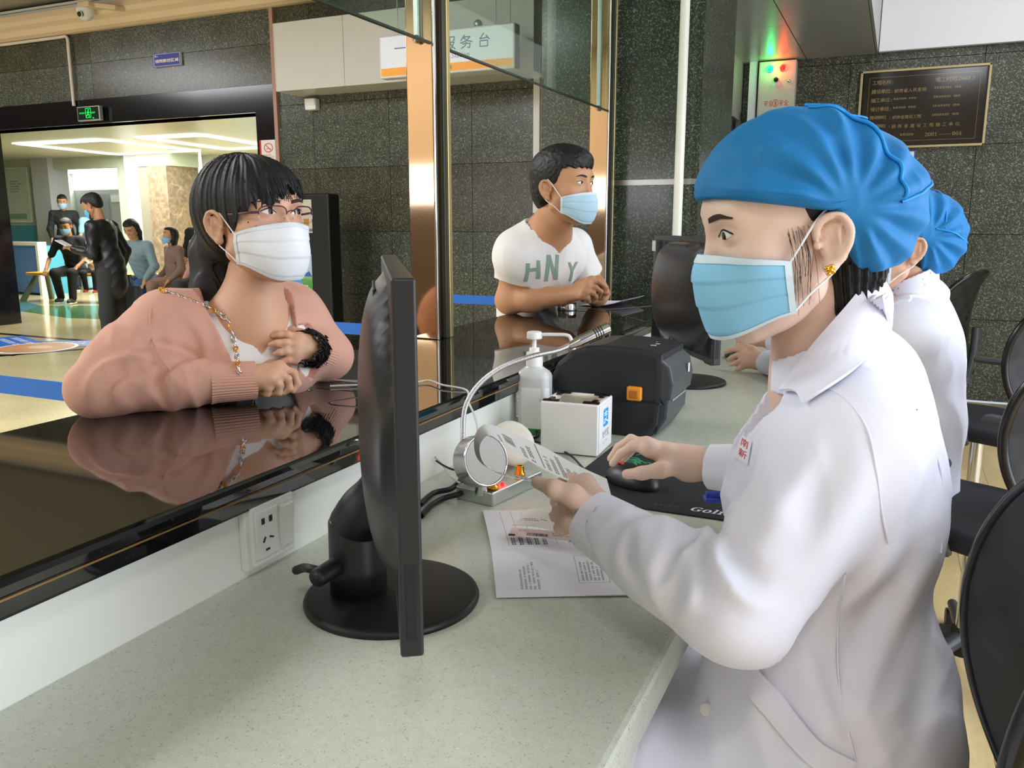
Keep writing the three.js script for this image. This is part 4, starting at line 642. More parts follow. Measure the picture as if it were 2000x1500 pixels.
  const sc = new THREE.CylinderGeometry(0.0035, 0.0035, 0.003, 12); sc.translate(0.02, 0.014, -0.012); sc.applyQuaternion(new THREE.Quaternion().setFromUnitVectors(V(0, 1, 0), d3)); part('screw', sc, brassM, d2); part('stand_foot', cyl([0.0, -0.005, 0], [-0.012, -0.062, -0.01], 0.012, 0.016, 16), mat(0xd9d5c4, 0.45), d2);
}
// ---------------------------------------------------------------- cables
{
  const cab = (pts, r, m, label, name = 'cable') => single(name, tube(pts, r, 60, 8), m, label, 'cable');
  const wcab = mat(0xd8d8d2, 0.4), bcab = mat(0x151516, 0.45);
  cab([[-1.09, 0.9035, -1.44], [-0.9388, 0.905, -1.5522], [-0.9247, 0.906, -1.5728], [-0.8676, 0.906, -1.5402], [-0.805, 0.902, -1.53], [-0.7714, 0.8902, -1.4747], [-0.7388, 0.8686, -1.4402], [-0.7176, 0.8459, -1.4115], [-0.745, 0.765, -1.46]], 0.0022, wcab, 'thin white cable hanging over the ledge edge to the desk', 'white_cable');
  cab([[-0.7372, 0.757, -1.2184], [-0.7451, 0.757, -1.2873], [-0.7293, 0.757, -1.3178], [-0.7344, 0.762, -1.3792], [-0.7381, 0.766, -1.4081]], 0.0055, bcab, 'black cable, upper of the two between monitor and microphone', 'black_cable');
  cab([[-0.7044, 0.757, -1.1668], [-0.7165, 0.757, -1.2279], [-0.7135, 0.757, -1.2695], [-0.6951, 0.762, -1.2807], [-0.6901, 0.764, -1.2893]], 0.0055, bcab, 'black cable, lower of the two between monitor and microphone', 'black_cable');
  cab([[-0.7832, 0.7946, -1.3593], [-0.7584, 0.7905, -1.3474], [-0.7289, 0.7886, -1.3381], [-0.7188, 0.7886, -1.365], [-0.7587, 0.765, -1.4819]], 0.002, bcab, 'thin black wire looping behind the microphone box', 'thin_wire');
  cab([[-0.8056, 0.79, -1.3943], [-0.7984, 0.775, -1.406], [-0.7604, 0.762, -1.3747], [-0.7103, 0.768, -1.3233]], 0.0022, wcab, 'thin white wire by the wall behind the microphone box', 'white_cable');
  cab([[-0.7659, 0.757, -1.7348], [-0.7218, 0.756, -1.7078], [-0.6677, 0.756, -1.6835], [-0.6045, 0.756, -1.6295], [-0.546, 0.757, -1.5479], [-0.5001, 0.762, -1.4936], [-0.4758, 0.766, -1.4833]], 0.0024, bcab, 'black mouse cable running from behind the scanner to the mouse', 'mouse_cable');
  cab([[-0.7949, 0.757, -1.7698], [-0.7778, 0.76, -1.7923], [-0.7478, 0.76, -1.7784], [-0.7331, 0.757, -1.7498], [-0.7415, 0.756, -1.7089]], 0.004, bcab, 'black cable bundle at the foot of the sanitizer bottle', 'black_cable');
  cab([[-0.735, 0.87, -1.84], [-0.725, 0.845, -1.83], [-0.73, 0.815, -1.835], [-0.742, 0.79, -1.85], [-0.744, 0.758, -1.856]], 0.0018, bcab, 'thin black wire behind the printer', 'thin_wire');
}
// ---------------------------------------------------------------- socket on the desk wall
{
  const t = thing('power_socket', 'white double outlet with rocker switch on the wall below the ledge', 'socket', [-0.812, 0.812, -0.902], Math.PI / 2);
  const m = mat(0xeceee6, 0.4);
  part('back_box', at(rbox(0.104, 0.098, 0.012, 0.003), 0, 0, 0.006), m, t); part('plate', at(rbox(0.09, 0.09, 0.008, 0.003), 0, 0, 0.015), m, t); part('socket_panel', at(rbox(0.046, 0.07, 0.004, 0.001), -0.016, 0, 0.019), m, t);
  const rk = rbox(0.027, 0.066, 0.008, 0.002); rk.rotateX(0.09); rk.translate(0.025, 0, 0.021); part('rocker_switch', rk, m, t);
  const slot = mat(0x1a1a18, 0.6); const s = (x, y, w, h, a) => { const g = rbox(w, h, 0.002, 0.0006); g.rotateZ(a); g.translate(x, y, 0.0213); part('slot', g, slot, t); };
  s(-0.025, 0.02, 0.006, 0.009, 0); s(-0.009, 0.02, 0.006, 0.009, 0); s(-0.024, -0.008, 0.0025, 0.009, -0.6); s(-0.009, -0.008, 0.0025, 0.009, 1.2); s(-0.018, -0.024, 0.008, 0.003, 0);
}
// ---------------------------------------------------------------- mouse pad, mouse, papers
{
  const tx = canvasTex(512, 640, (g) => { g.fillStyle = '#121314'; g.fillRect(0, 0, 512, 640); g.strokeStyle = '#1f8a55'; g.lineWidth = 7; for (let i = 0; i < 26; i++) { const x = 20 + H3(i, 1, 2) * 150, y = 10 + H3(i, 2, 2) * 330; g.beginPath(); g.moveTo(x, y); g.bezierCurveTo(x + 30, y - 18, x + 36, y + 24, x + 58 * H3(i, 3, 2), y + 34 * H3(i, 4, 2)); g.stroke(); } g.strokeStyle = '#24402f'; g.lineWidth = 3; for (let i = 0; i < 20; i++) { const x = 60 + H3(i, 6, 2) * 240, y = H3(i, 7, 2) * 500; g.beginPath(); g.moveTo(x, y); g.lineTo(x + 40, y + 16); g.stroke(); } g.fillStyle = '#e9ebe8'; g.save(); g.translate(398, 606); g.font = 'italic bold 44px serif'; g.fillText('Goliath', 0, 0); g.restore(); g.fillStyle = '#5b5f5c'; g.font = '18px sans-serif'; g.fillText('R A Z E R', 296, 600); });
  const g = rbox(0.325, 0.003, 0.425, 0.0012); uvBox(g); const uv = g.attributes.uv, p = g.attributes.position; for (let i = 0; i < p.count; i++) uv.setXY(i, p.getX(i) / 0.325 + 0.5, 0.5 - p.getZ(i) / 0.425);
  single('mouse_pad', at(g, -0.388, 0.7516, -1.588), mat(0xffffff, 0.75, 0, { map: tx }), 'black mouse pad with green tracery and white lettering', 'mouse pad');
  const mouse = (x, z, turn, label) => { const t = thing('computer_mouse', label, 'mouse', [x, 0.753, z], turn); const s = new Solid().ell([0, 0.006, 0], [0.033, 0.032, 0.062], 0.01).fn((a, b, c, D) => Math.max(D, -b)); part('shell', solidGeo(s, [-0.04, -0.002, -0.07], [0.04, 0.045, 0.07], 0.0035), mat(0x1a1b1d, 0.4), t); part('scroll_wheel', at(new THREE.TorusGeometry(0.007, 0.003, 8, 20), 0, 0.030, -0.03, 0, Math.PI / 2), mat(0xd9422e, 0.4), t); part('grip', at(rbox(0.001, 0.006, 0.05, 0.0004), 0.0325, 0.012, 0.0), mat(0x8e9294, 0.3, 0.5), t); };
  mouse(-0.43, -1.50, 1.15, 'black computer mouse under the hand of the nurse in front'); mouse(-0.50, -3.15, 1.35, 'black computer mouse under the hand of the nurse further back');
  // open booklet
  const bt = canvasTex(512, 512, (q) => { q.fillStyle = '#e9eaee'; q.fillRect(0, 0, 512, 512); q.save(); q.translate(256, 256); q.rotate(-Math.PI / 2); q.translate(-256, -256); smallPrint(q, 60, 90, 300, 76, 5, '#6c7078', 0.7); q.strokeStyle = '#8a8e94'; q.lineWidth = 2; q.strokeRect(110, 300, 290, 110); smallPrint(q, 130, 312, 250, 86, 6, '#5d6168', 0.7); q.restore(); });
  const nt = canvasTex(512, 512, (q) => { q.fillStyle = '#ecedf0'; q.fillRect(0, 0, 512, 512); q.strokeStyle = '#a4a9b4'; q.lineWidth = 2; for (let i = 0; i < 9; i++) { q.beginPath(); q.moveTo(70 + i * 46, 30); q.lineTo(70 + i * 46, 480); q.stroke(); } q.save(); q.translate(256, 256); q.rotate(-Math.PI / 2); q.translate(-256, -256); smallPrint(q, 40, 80, 110, 150, 5, '#43464c', 0.9); smallPrint(q, 60, 300, 70, 40, 1, '#43464c', 0.9); q.restore(); });
  const bk = thing('booklet', 'open printed booklet lying on the desk beside the monitor', 'booklet'); const q = (a, b, c, d, lift) => sheet(16, 16, (u, v) => { const e = mix3(mix3(d, c, u), mix3(a, b, u), v); e[1] += lift * Math.sin(Math.PI * v) * 0.5 + 0.001; return e; }, 0.0016);
  const [A, B, C, D1, E, F] = [[-0.626, 0.7525, -1.246], [-0.533, 0.7535, -1.09], [-0.455, 0.7525, -0.945], [-0.278, 0.7525, -1.035], [-0.345, 0.7535, -1.19], [-0.44, 0.7525, -1.335]];
  part('page', q(A, F, E, B, 0.006), mat(0xffffff, 0.6, 0, { map: nt }), bk, 'ruled page with handwriting'); part('page', q(B, E, D1, C, 0.005), mat(0xffffff, 0.6, 0, { map: bt }), bk, 'printed page');
  // folded slip with a code on it left blank, and a ticket below
  const sl = canvasTex(256, 256, (h) => { h.fillStyle = '#efe6dd'; h.fillRect(0, 0, 256, 256); smallPrint(h, 20, 150, 150, 40, 2, '#58585a'); smallPrint(h, 150, 30, 80, 60, 3, '#58585a'); });
  const tk = canvasTex(256, 128, (h) => { h.fillStyle = '#ecd8cf'; h.fillRect(0, 0, 256, 128); h.fillStyle = '#262626'; h.fillRect(0, 96, 26, 30); for (let i = 0; i < 26; i++) h.fillRect(70 + i * 3.2, 60, 1 + 1.5 * H3(i, 5, 5), 44); smallPrint(h, 30, 20, 60, 30, 2, '#d0685e'); smallPrint(h, 170, 30, 70, 60, 3, '#6a6a6a'); });
  const quad = (pts, th = 0.0006, bend = 0) => sheet(12, 12, (u, v) => { const e = mix3(mix3(pts[3], pts[2], u), mix3(pts[0], pts[1], u), v); e[1] += bend * Math.sin(Math.PI * u); return e; }, th);
  single('ticket', quad([[-0.5315, 0.765, -1.1636], [-0.4241, 0.775, -1.1593], [-0.4129, 0.77, -1.1408], [-0.5246, 0.763, -1.1329]], 0.0008), mat(0xffffff, 0.6, 0, { map: tk }), 'pinkish ticket lying under the folded slip on the booklet', 'ticket');
  single('folded_slip', quad([[-0.5151, 0.79, -1.1881], [-0.4396, 0.8, -1.1656], [-0.4048, 0.79, -1.1025], [-0.5277, 0.772, -1.1552]], 0.0008, 0.006), mat(0xffffff, 0.6, 0, { map: sl }), 'cream folded paper slip under the nurse\'s wrist', 'paper');
}
// ---------------------------------------------------------------- things on the ledge
{
  const t = thing('desk_bell', 'short chrome cylinder standing on the ledge before the man in white', 'bell', [-1.205, 0.9, -3.18]);
  part('cylinder', lathe([[0.0001, 0.032], [0.034, 0.032], [0.0375, 0.030], [0.038, 0.004], [0.036, 0], [0.0001, 0]], 48), chromeM, t); part('foot_ring', at(new THREE.TorusGeometry(0.0375, 0.0025, 8, 48), 0, 0.0025, 0, Math.PI / 2), steelM, t);
  const quad = (pts, th, bend) => sheet(14, 10, (u, v) => { const e = mix3(mix3(pts[3], pts[2], u), mix3(pts[0], pts[1], u), v); e[1] += bend(u, v); return e; }, th);
  single('paper_sheet', quad([[-1.20, 0.903, -3.62], [-1.00, 0.903, -3.60], [-1.02, 0.903, -3.34], [-1.22, 0.903, -3.36]], 0.0008, (u, v) => 0.03 * u * u * u), mat(0xdfe2ea, 0.6), 'white sheet of paper with a raised corner under the man\'s hands', 'paper');
  single('steel_cord', tube([[-1.17, 0.905, -3.2], [-1.05, 0.905, -3.22], [-1.015, 0.9076, -3.215], [-0.8095, 0.9384, -3.1474]], 0.0017, 40, 6), steelM, 'thin steel cord stretched from the chrome cylinder', 'cord');
  single('steel_cord', tube([[-1.1776, 0.906, -1.4439], [-1.02, 0.915, -1.47], [-1.0673, 0.9251, -1.403], [-0.9957, 0.9266, -1.4024], [-0.9218, 0.9242, -1.4133]], 0.0015, 40, 6), steelM, 'thin steel cord running from the woman\'s fist behind the monitor', 'cord');
  const g = thing('glass_disc', 'small clear acrylic disc on the ledge beside the woman\'s fist', 'acrylic disc', [-1.1346, 0.9, -1.4017]); part('disc', lathe([[0.0001, 0.03], [0.018, 0.03], [0.02, 0.028], [0.02, 0], [0.0001, 0]], 32), mat(0xf4f8f8, 0.05, 0, { transmission: 0.85, thickness: 0.01 }), g);
}
// ---------------------------------------------------------------- office chairs
const chairMeshM = mat(0x17181a, 0.6), chairFrameM = mat(0x0e0e10, 0.22), chairSeatM = mat(0x1a1b22, 0.8), chairArmM = mat(0x3a3d40, 0.45);
const weave = dataTex(64, (u, v, x, y) => { const k = ((x >> 2) + (y >> 2)) % 2 ? 0.11 : 0.05; return [k, k, k * 1.05]; });
const chairWeaveM = mat(0xffffff, 0.55, 0, { map: rep(weave, 1) });
function officeChair(x, z, turn, label) {        // faces local -x
  const t = thing('office_chair', label, 'chair', [x, 0, z], turn, 'black mesh office chairs behind the counter');
  const outline = (a) => { const c = Math.cos(a), s = Math.sin(a); const w = 0.225 * (1 - 0.10 * Math.max(0, -s)), h = 0.245; return [Math.sign(c) * Math.pow(Math.abs(c), 0.72) * w, Math.sign(s) * Math.pow(Math.abs(s), 0.82) * h]; };
  const surf = (py, pz) => 0.235 + 0.06 * (0.5 - 1.2 * ((pz / 0.225) ** 2)) - 0.03 + 0.05 * ((py + 0.05) / 0.25) ** 2 * (py > -0.05 ? 1 : 0.6);
  const back = sheet(40, 14, (u, v) => { const [a, b] = outline(u * Math.PI * 2); const r = 0.05 + 0.95 * v, py = b * r, pz = a * r; return [surf(py, pz), 0.76 + py, pz]; }, 0.012);
  part('backrest', uvBox(back), chairWeaveM, t);
  part('back_rim', new THREE.TubeGeometry(new THREE.CatmullRomCurve3(Array.from({ length: 48 }, (_, i) => { const [a, b] = outline(i / 48 * Math.PI * 2); return V(surf(b, a) - 0.004, 0.76 + b, a); }), true), 120, 0.0125, 10, true), chairFrameM, t);
  part('back_strut', tube([[0.02, 0.40, 0], [0.16, 0.39, 0], [0.25, 0.44, 0], [0.285, 0.56, 0], [0.29, 0.72, 0]], 0.02, 30, 10), chairArmM, t);
  const seat = new Solid().rb([0, 0.455, 0], [0.235, 0.03, 0.235], 0.028, 0.02).ell([-0.02, 0.47, 0], [0.22, 0.03, 0.22], 0.03); part('seat', solidGeo(seat, [-0.26, 0.41, -0.26], [0.26, 0.52, 0.26], 0.012), chairSeatM, t);
  for (const s of [-1, 1]) part('armrest', merge([tube([[0.05, 0.42, s * 0.22], [0.06, 0.48, s * 0.275], [0.04, 0.60, s * 0.29], [-0.02, 0.655, s * 0.29]], 0.014, 20, 8), at(rbox(0.24, 0.026, 0.055, 0.012), -0.05, 0.668, s * 0.29)]), chairArmM, t);
  part('gas_lift', cyl([0, 0.10, 0], [0, 0.43, 0], 0.026), chromeM, t); part('hub', cyl([0, 0.06, 0], [0, 0.13, 0], 0.045, 0.035), blackM, t);
  for (let i = 0; i < 5; i++) { const a = i * Math.PI * 2 / 5 + 0.3, c = Math.cos(a), s = Math.sin(a); const leg = part('leg', cyl([c * 0.03, 0.105, s * 0.03], [c * 0.29, 0.075, s * 0.29], 0.022, 0.015, 12), chairArmM, t); part('caster', cyl([c * 0.29 - s * 0.016, 0.0285, s * 0.29 + c * 0.016], [c * 0.29 + s * 0.016, 0.0285, s * 0.29 - c * 0.016], 0.028, 0.028, 16), blackM, leg); part('caster_stem', cyl([c * 0.29, 0.03, s * 0.29], [c * 0.29, 0.085, s * 0.29], 0.009, 0.009, 8), blackM, leg); }
  return t;
}
officeChair(-0.03, -1.02, 0.0, 'black mesh office chair behind the nurse in front, cut by the right edge');
officeChair(0.26, -2.50, -0.6, 'black mesh office chair with dark seat behind the second nurse');
officeChair(0.36, -3.75, -0.5, 'black mesh office chair standing empty beyond the second nurse');
officeChair(0.14, -5.0, -0.4, 'black mesh office chair furthest back, before the granite wall');


// ---------------------------------------------------------------- people: shared builders
const skinM = (c) => mat(c, 0.52, 0, { sheen: 0.15, sheenRoughness: 0.6, sheenColor: 0xffd8c8 });
const hairM = mat(0x0a090a, 0.6), hairSoftM = mat(0x100e0e, 0.55), eyeWhiteM = mat(0xe8e2dc, 0.25), irisM = mat(0x1c110c, 0.12), browM = mat(0x33261f, 0.85), lashM = mat(0x0c0909, 0.6);
const maskBlueM = mat(0x8fd0f4, 0.75), maskPaleM = mat(0xb9dcea, 0.75), maskWhiteM = mat(0xf0f2f2, 0.75), strapM = mat(0xf4f4f2, 0.6), maskRimM = mat(0xd9ecf6, 0.75);

function headSolid(o = {}) {             // x: the person's left, y up, z forward; origin between the ears
  const s = new Solid(), jw = o.jaw ?? 1;
  s.ell([0, 0.036, -0.008], [0.0735, 0.088, 0.096], 0.02).ell([0, 0.045, 0.028], [0.0615, 0.055, 0.063], 0.03).ell([0, -0.018, 0.034], [0.0605, 0.064, 0.056], 0.03);
  for (const e of [-1, 1]) { s.ell([e * 0.040, -0.010, 0.056], [0.022, 0.020, 0.021], 0.025); s.cap([e * 0.052 * jw, -0.05, 0.008], [e * 0.017, -0.084, 0.060], 0.019, 0.015, 0.03); }
  s.ell([0, -0.062, 0.034], [0.045 * jw, 0.036, 0.046], 0.03).ball([0, -0.085, 0.066], 0.017, 0.025).ell([0, -0.052, 0.077], [0.028, 0.022, 0.018], 0.02);
  s.cap([0, 0.024, 0.087], [0, -0.016, 0.103], 0.0055, 0.0088, 0.014).ball([0, -0.021, 0.1035], 0.0102, 0.008);
  for (const e of [-1, 1]) s.ball([e * 0.0115, -0.0245, 0.094], 0.0075, 0.008);
  s.cap([-0.036, 0.041, 0.072], [0.036, 0.041, 0.072], 0.0125, 0.0125, 0.025);
  for (const e of [-1, 1]) { s.ell([e * 0.034, 0.022, 0.100], [0.021, 0.0115, 0.014], 0.014).cut(); s.ell([e * 0.0325, 0.0212, 0.0738], [0.0158, 0.0125, 0.0158], 0.006); }
  for (const e of [-1, 1]) {            // ears
    const c = Math.cos(0.42), q = Math.sin(0.42) * e, rm = [[c, 0, q], [0, 1, 0], [-q, 0, c]];
    s.ell([e * 0.0785, -0.001, -0.015], [0.0045, 0.0280, 0.0165], 0.005, rm);
    const rim = [[0.006, 0.004, 0.0745], [0.019, 0.002, 0.0785], [0.0265, -0.008, 0.0825], [0.0245, -0.0205, 0.0870], [0.011, -0.0280, 0.0892], [-0.006, -0.0255, 0.0872], [-0.020, -0.016, 0.0825], [-0.027, -0.008, 0.0785]].reduce((acc, p, i, arr) => { acc.push(p); if (i + 1 < arr.length) { const a = arr[Math.max(0, i - 1)], c2 = arr[i + 1], d2 = arr[Math.min(arr.length - 1, i + 2)]; for (const t of [0.33, 0.67]) acc.push([0, 1, 2].map((k) => 0.5 * (2 * p[k] + (c2[k] - a[k]) * t + (2 * a[k] - 5 * p[k] + 4 * c2[k] - d2[k]) * t * t + (3 * p[k] - a[k] - 3 * c2[k] + d2[k]) * t * t * t))); } return acc; }, []);
    for (let i = 0; i + 1 < rim.length; i++) s.cap([e * (rim[i][2] + 0.0014), rim[i][0], rim[i][1]], [e * (rim[i + 1][2] + 0.0014), rim[i + 1][0], rim[i + 1][1]], 0.0037, 0.0037, 0.0035);
    s.cap([e * 0.086, 0.015, -0.018], [e * 0.084, -0.011, -0.016], 0.0026, 0.0024, 0.004); s.ball([e * 0.0785, -0.0275, -0.0065], 0.0072, 0.006); s.ball([e * 0.0785, -0.003, 0.004], 0.0045, 0.004); s.ell([e * 0.072, -0.002, -0.018], [0.008, 0.022, 0.014], 0.006);
    s.ell([e * 0.0875, -0.006, -0.0075], [0.0095, 0.0125, 0.0085], 0.003).cut(); s.ell([e * 0.090, 0.017, -0.014], [0.0055, 0.008, 0.006], 0.003).cut();
  }
  return s;
}
function maskHull() { const s = new Solid(); s.ell([0, 0.036, -0.008], [0.0735, 0.088, 0.096], 0.02).ell([0, -0.03, 0.030], [0.064, 0.075, 0.062], 0.04); for (const e of [-1, 1]) s.cap([e * 0.053, -0.05, 0.008], [e * 0.018, -0.088, 0.06], 0.021, 0.018, 0.04); for (const e of [-1, 1]) s.ell([e * 0.041, -0.010, 0.057], [0.024, 0.022, 0.023], 0.03); s.ball([0, -0.020, 0.0985], 0.0115, 0.04).ball([0, -0.055, 0.082], 0.020, 0.05).ball([0, -0.095, 0.066], 0.02, 0.04).ell([0, -0.06, 0.035], [0.05, 0.045, 0.052], 0.04); return s; }
function maskGeo(o, u0, u1, v0, v1, lift = 0, nu = 46, nv = 40, th = 0.0012) {
  const h = maskHull(), f = (x, y, z) => h.d(x, y, z);
  return sheet(nu, nv, (uu, vv) => {
    const u = lerp(u0, u1, uu), v = lerp(v0, v1, 1 - vv), a = Math.abs(u), phi = u * (o.span ?? 1.12);
    const yt = lerp(o.top ?? 0.004, (o.top ?? 0.004) - 0.018, a ** 1.6), yb = lerp(o.deep ?? -0.106, o.low ?? -0.068, sstep(0.15, 1, a)), y = lerp(yt, yb, v);
    const p = [Math.sin(phi) * 0.25, y, 0.0 + Math.cos(phi) * 0.25]; const pleat = 0.0016 * (((v * 3.2) % 1) - 0.5) * sstep(0.05, 0.25, v) * (1 - 0.3 * a), pinch = 0.0012 * Math.sin(v * 9 + a * 5) * a;
    const q = hit(f, p, [-Math.sin(phi), 0, -Math.cos(phi)], 0.4, 0.0035 + lift + pleat + pinch + (o.puff ?? 0.003) * Math.sin(Math.PI * v) * (1 - a * a)); return q || p;
  }, th);
}
function maskEdge(o, u, v) { const g = maskGeo(o, u, u + 0.001, v, v + 0.001, 0, 1, 1, 0), p = g.attributes.position; return [p.getX(0), p.getY(0), p.getZ(0)]; }
function addMask(parent, o, M, mMain, mRim) {
  const bake = (g) => g.applyMatrix4(M);
  const mk = part('face_mask', bake(maskGeo(o, -1, 1, 0, 1)), mMain, parent, o.label);
  part('mask_rim', bake(maskGeo(o, -1, 1, 0.0, 0.085, 0.0009, 40, 4, 0.0004)), mRim, mk); for (const e of [-1, 1]) part('mask_rim', bake(maskGeo(o, e * 0.93, e * 1, 0.0, 1, 0.0009, 4, 20, 0.0004)), mRim, mk);
  part('mask_rim', bake(maskGeo(o, -1, 1, 0.955, 1, 0.0009, 40, 3, 0.0004)), mRim, mk);
  for (const e of [-1, 1]) {
    const a = maskEdge(o, e * 0.985, 0.03), b = maskEdge(o, e * 0.985, 0.95), m = 1.0, X = (x, y, z) => [e * x, y, z];
    part('ear_loop', bake(tube([a, mix3(a, X(0.0805, 0.024, 0.004), 0.5), X(0.0800, 0.026, 0.001), X(0.0785, 0.0335, -0.012), X(0.0725, 0.026, -0.031), X(0.0705, 0.0, -0.036), X(0.0725, -0.022, -0.026), X(0.0775, -0.0355, -0.010), mix3(X(0.0785, -0.034, -0.006), b, 0.5), b], 0.0013, 70, 6)), strapM, mk);
  }
  return mk;
}
function almond(f, cx, cy, w, h, e, off, n = 24) {   // eye opening laid on the lid
  return sheet(n, 8, (u, v) => { const t = (u - 0.5) * 2, up = h * (1 - Math.abs(t) ** 1.9) * 0.62, dn = -h * (1 - Math.abs(t) ** 2.4) * 0.38, y = cy + lerp(dn, up, v) + e * t * 0.0012, x = cx + t * w / 2; return hit(f, [x, y, 0.2], [0, 0, -1], 0.3, off) || [x, y, 0.09]; });
}
function disc(f, cx, cy, r, off, yMax, yMin) { return sheet(20, 4, (u, v) => { const a = u * Math.PI * 2, x = cx + Math.cos(a) * r * v, y = clamp(cy + Math.sin(a) * r * v, yMin, yMax); return hit(f, [x, y, 0.2], [0, 0, -1], 0.3, off) || [x, y, 0.09]; }); }
function addFace(parent, hs, M, o = {}) {
  const f = (x, y, z) => hs.d(x, y, z), bake = (g) => g.applyMatrix4(M), gx = o.gaze ?? 0, gy = o.gazeY ?? 0, open = o.open ?? 0.0098;
  for (const e of [-1, 1]) {
    const cx = e * 0.0325, cy = 0.0215;
    const w = part('eye', bake(almond(f, cx, cy, 0.030, open, e, 0.0004)), eyeWhiteM, parent);
    part('iris', bake(disc(f, cx + gx, cy + gy, 0.0057, 0.0007, cy + open * 0.56, cy - open * 0.34)), irisM, w);
    const lash = sheet(24, 2, (u, v) => { const t = (u - 0.5) * 2, y = cy + open * (1 - Math.abs(t) ** 1.9) * 0.62 + e * t * 0.0012 + (v - 0.35) * 0.0022, x = cx + t * 0.0156; return hit(f, [x, y, 0.2], [0, 0, -1], 0.3, 0.001) || [x, y, 0.09]; }); part('eyelash', bake(lash), lashM, w);
    const b = ribbon(f, [[e * 0.013, 0.0400, 0.2], [e * 0.026, 0.0428, 0.2], [e * 0.038, 0.0438, 0.2], [e * 0.052, 0.0405, 0.2]], [0, 0, -1], [0.0058, 0.0070, 0.0058, 0.002], [0, 1, 0], 0.0007); part('eyebrow', bake(b), o.brow ?? browM, parent);
  }
}
// a hand: fingers and thumb as chains of joints, the palm fills between wrist and knuckles
function addHand(s, wrist, fingers, thumb, k = 1) {
  const r = [0.0094, 0.0088, 0.0078, 0.0066];
  fingers.forEach((c) => { s.cap(wrist, c[0], 0.0225 * k, 0.0120 * k, 0.016); s.chain(c, r.map((x) => x * k), 0.005); });
  for (let i = 0; i + 1 < fingers.length; i++) { s.cap(fingers[i][0], fingers[i + 1][0], 0.0112 * k, 0.0112 * k, 0.012); s.cap(mix3(wrist, fingers[i][0], 0.55), mix3(wrist, fingers[i + 1][0], 0.55), 0.0145 * k, 0.0145 * k, 0.012); }
  s.chain([mix3(wrist, thumb[0], 0.25), ...thumb], [0.018 * k, 0.0135 * k, 0.0108 * k, 0.0088 * k], 0.009); return s;
}
function boundsOf(pts, pad) { const lo = [1e9, 1e9, 1e9], hi = [-1e9, -1e9, -1e9]; for (const p of pts) for (let i = 0; i < 3; i++) { lo[i] = Math.min(lo[i], p[i] - pad); hi[i] = Math.max(hi[i], p[i] + pad); } return [lo, hi]; }
function foldField(n, list) {            // soft ridges (+) and valleys (-) of cloth along drawn lines, seen square to n
  const N = V(n).normalize(), flat = (p) => { const k = p[0] * N.x + p[1] * N.y + p[2] * N.z; return [p[0] - N.x * k, p[1] - N.y * k, p[2] - N.z * k]; };
  const L = list.map(([pts, a, w]) => ({ p: new THREE.CatmullRomCurve3(pts.map((p) => V(flat(p)))).getPoints(8).map((q) => q.toArray()), a, w }));
  return (x, y, z) => { const q = flat([x, y, z]); let s = 0; for (const l of L) { let m = 1e9, t = 0; for (let i = 0; i < 8; i++) { const A = l.p[i], B = l.p[i + 1], bx = B[0] - A[0], by = B[1] - A[1], bz = B[2] - A[2], h = clamp(((q[0] - A[0]) * bx + (q[1] - A[1]) * by + (q[2] - A[2]) * bz) / (bx * bx + by * by + bz * bz), 0, 1), e = (q[0] - A[0] - bx * h) ** 2 + (q[1] - A[1] - by * h) ** 2 + (q[2] - A[2] - bz * h) ** 2; if (e < m) { m = e; t = (i + h) / 8; } } const d = Math.sqrt(m) / l.w; if (d < 3) s += l.a * (Math.exp(-d * d) - 0.45 * Math.exp(-d * d / 4)) * Math.sin(Math.PI * clamp(t * 0.86 + 0.07, 0, 1)); } return s; };
}
const crease = (t) => 0.62 - Math.pow(Math.sin(t / 2) ** 2 + 0.03, 0.42);
const wrinkle = (x, y, z, fr, am) => am * (Math.abs(noise3(x * fr, y * fr * 0.6, z * fr) - 0.5) * 2 - 0.4);
function capSolid(p = {}) {              // bouffant cap on a head frame
  const s = new Solid(); s.ell([0, 0.066, -0.004], [0.087, 0.081, 0.091], 0.02).ell([0, p.bagY ?? 0.026, p.bagZ ?? -0.078], p.bag ?? [0.081, 0.076, 0.078], 0.07).ell([0, 0.0, -0.068], [0.068, 0.055, 0.042], 0.05).ell([0, 0.066, 0.03], [0.076, 0.05, 0.068], 0.03);
  s.fn((x, y, z, D) => {
    const ga = Math.atan2(y - 0.03, -(z + 0.03)), gr = Math.hypot(y - 0.03, z + 0.03);
    const pl = 0.0032 * Math.sin(ga * 15 + 3.0 * noise3(x * 14, y * 14, z * 14)) * sstep(0.02, 0.06, gr) * sstep(0.02, 0.06, Math.abs(x)); const n = 0.008 * (noise3(x * 22, y * 22 + 3, z * 22) - 0.5) + wrinkle(x + 2, y, z, 38, 0.003);
    D += pl + n; const brim = z > -0.02 ? lerp(0.030, 0.064, clamp((z + 0.02) / 0.11, 0, 1)) : z > -0.05 ? lerp(0.030, p.nape ?? -0.045, (-0.02 - z) / 0.03) : (p.nape ?? -0.045); return Math.max(D, (brim - y));
  });
  return s;
}
const capBlueM = mat(0x0c78b8, 0.7, 0, { sheen: 0.3, sheenColor: 0x6fd0ff, sheenRoughness: 0.5 }), capEdgeM = mat(0x1397e6, 0.6);

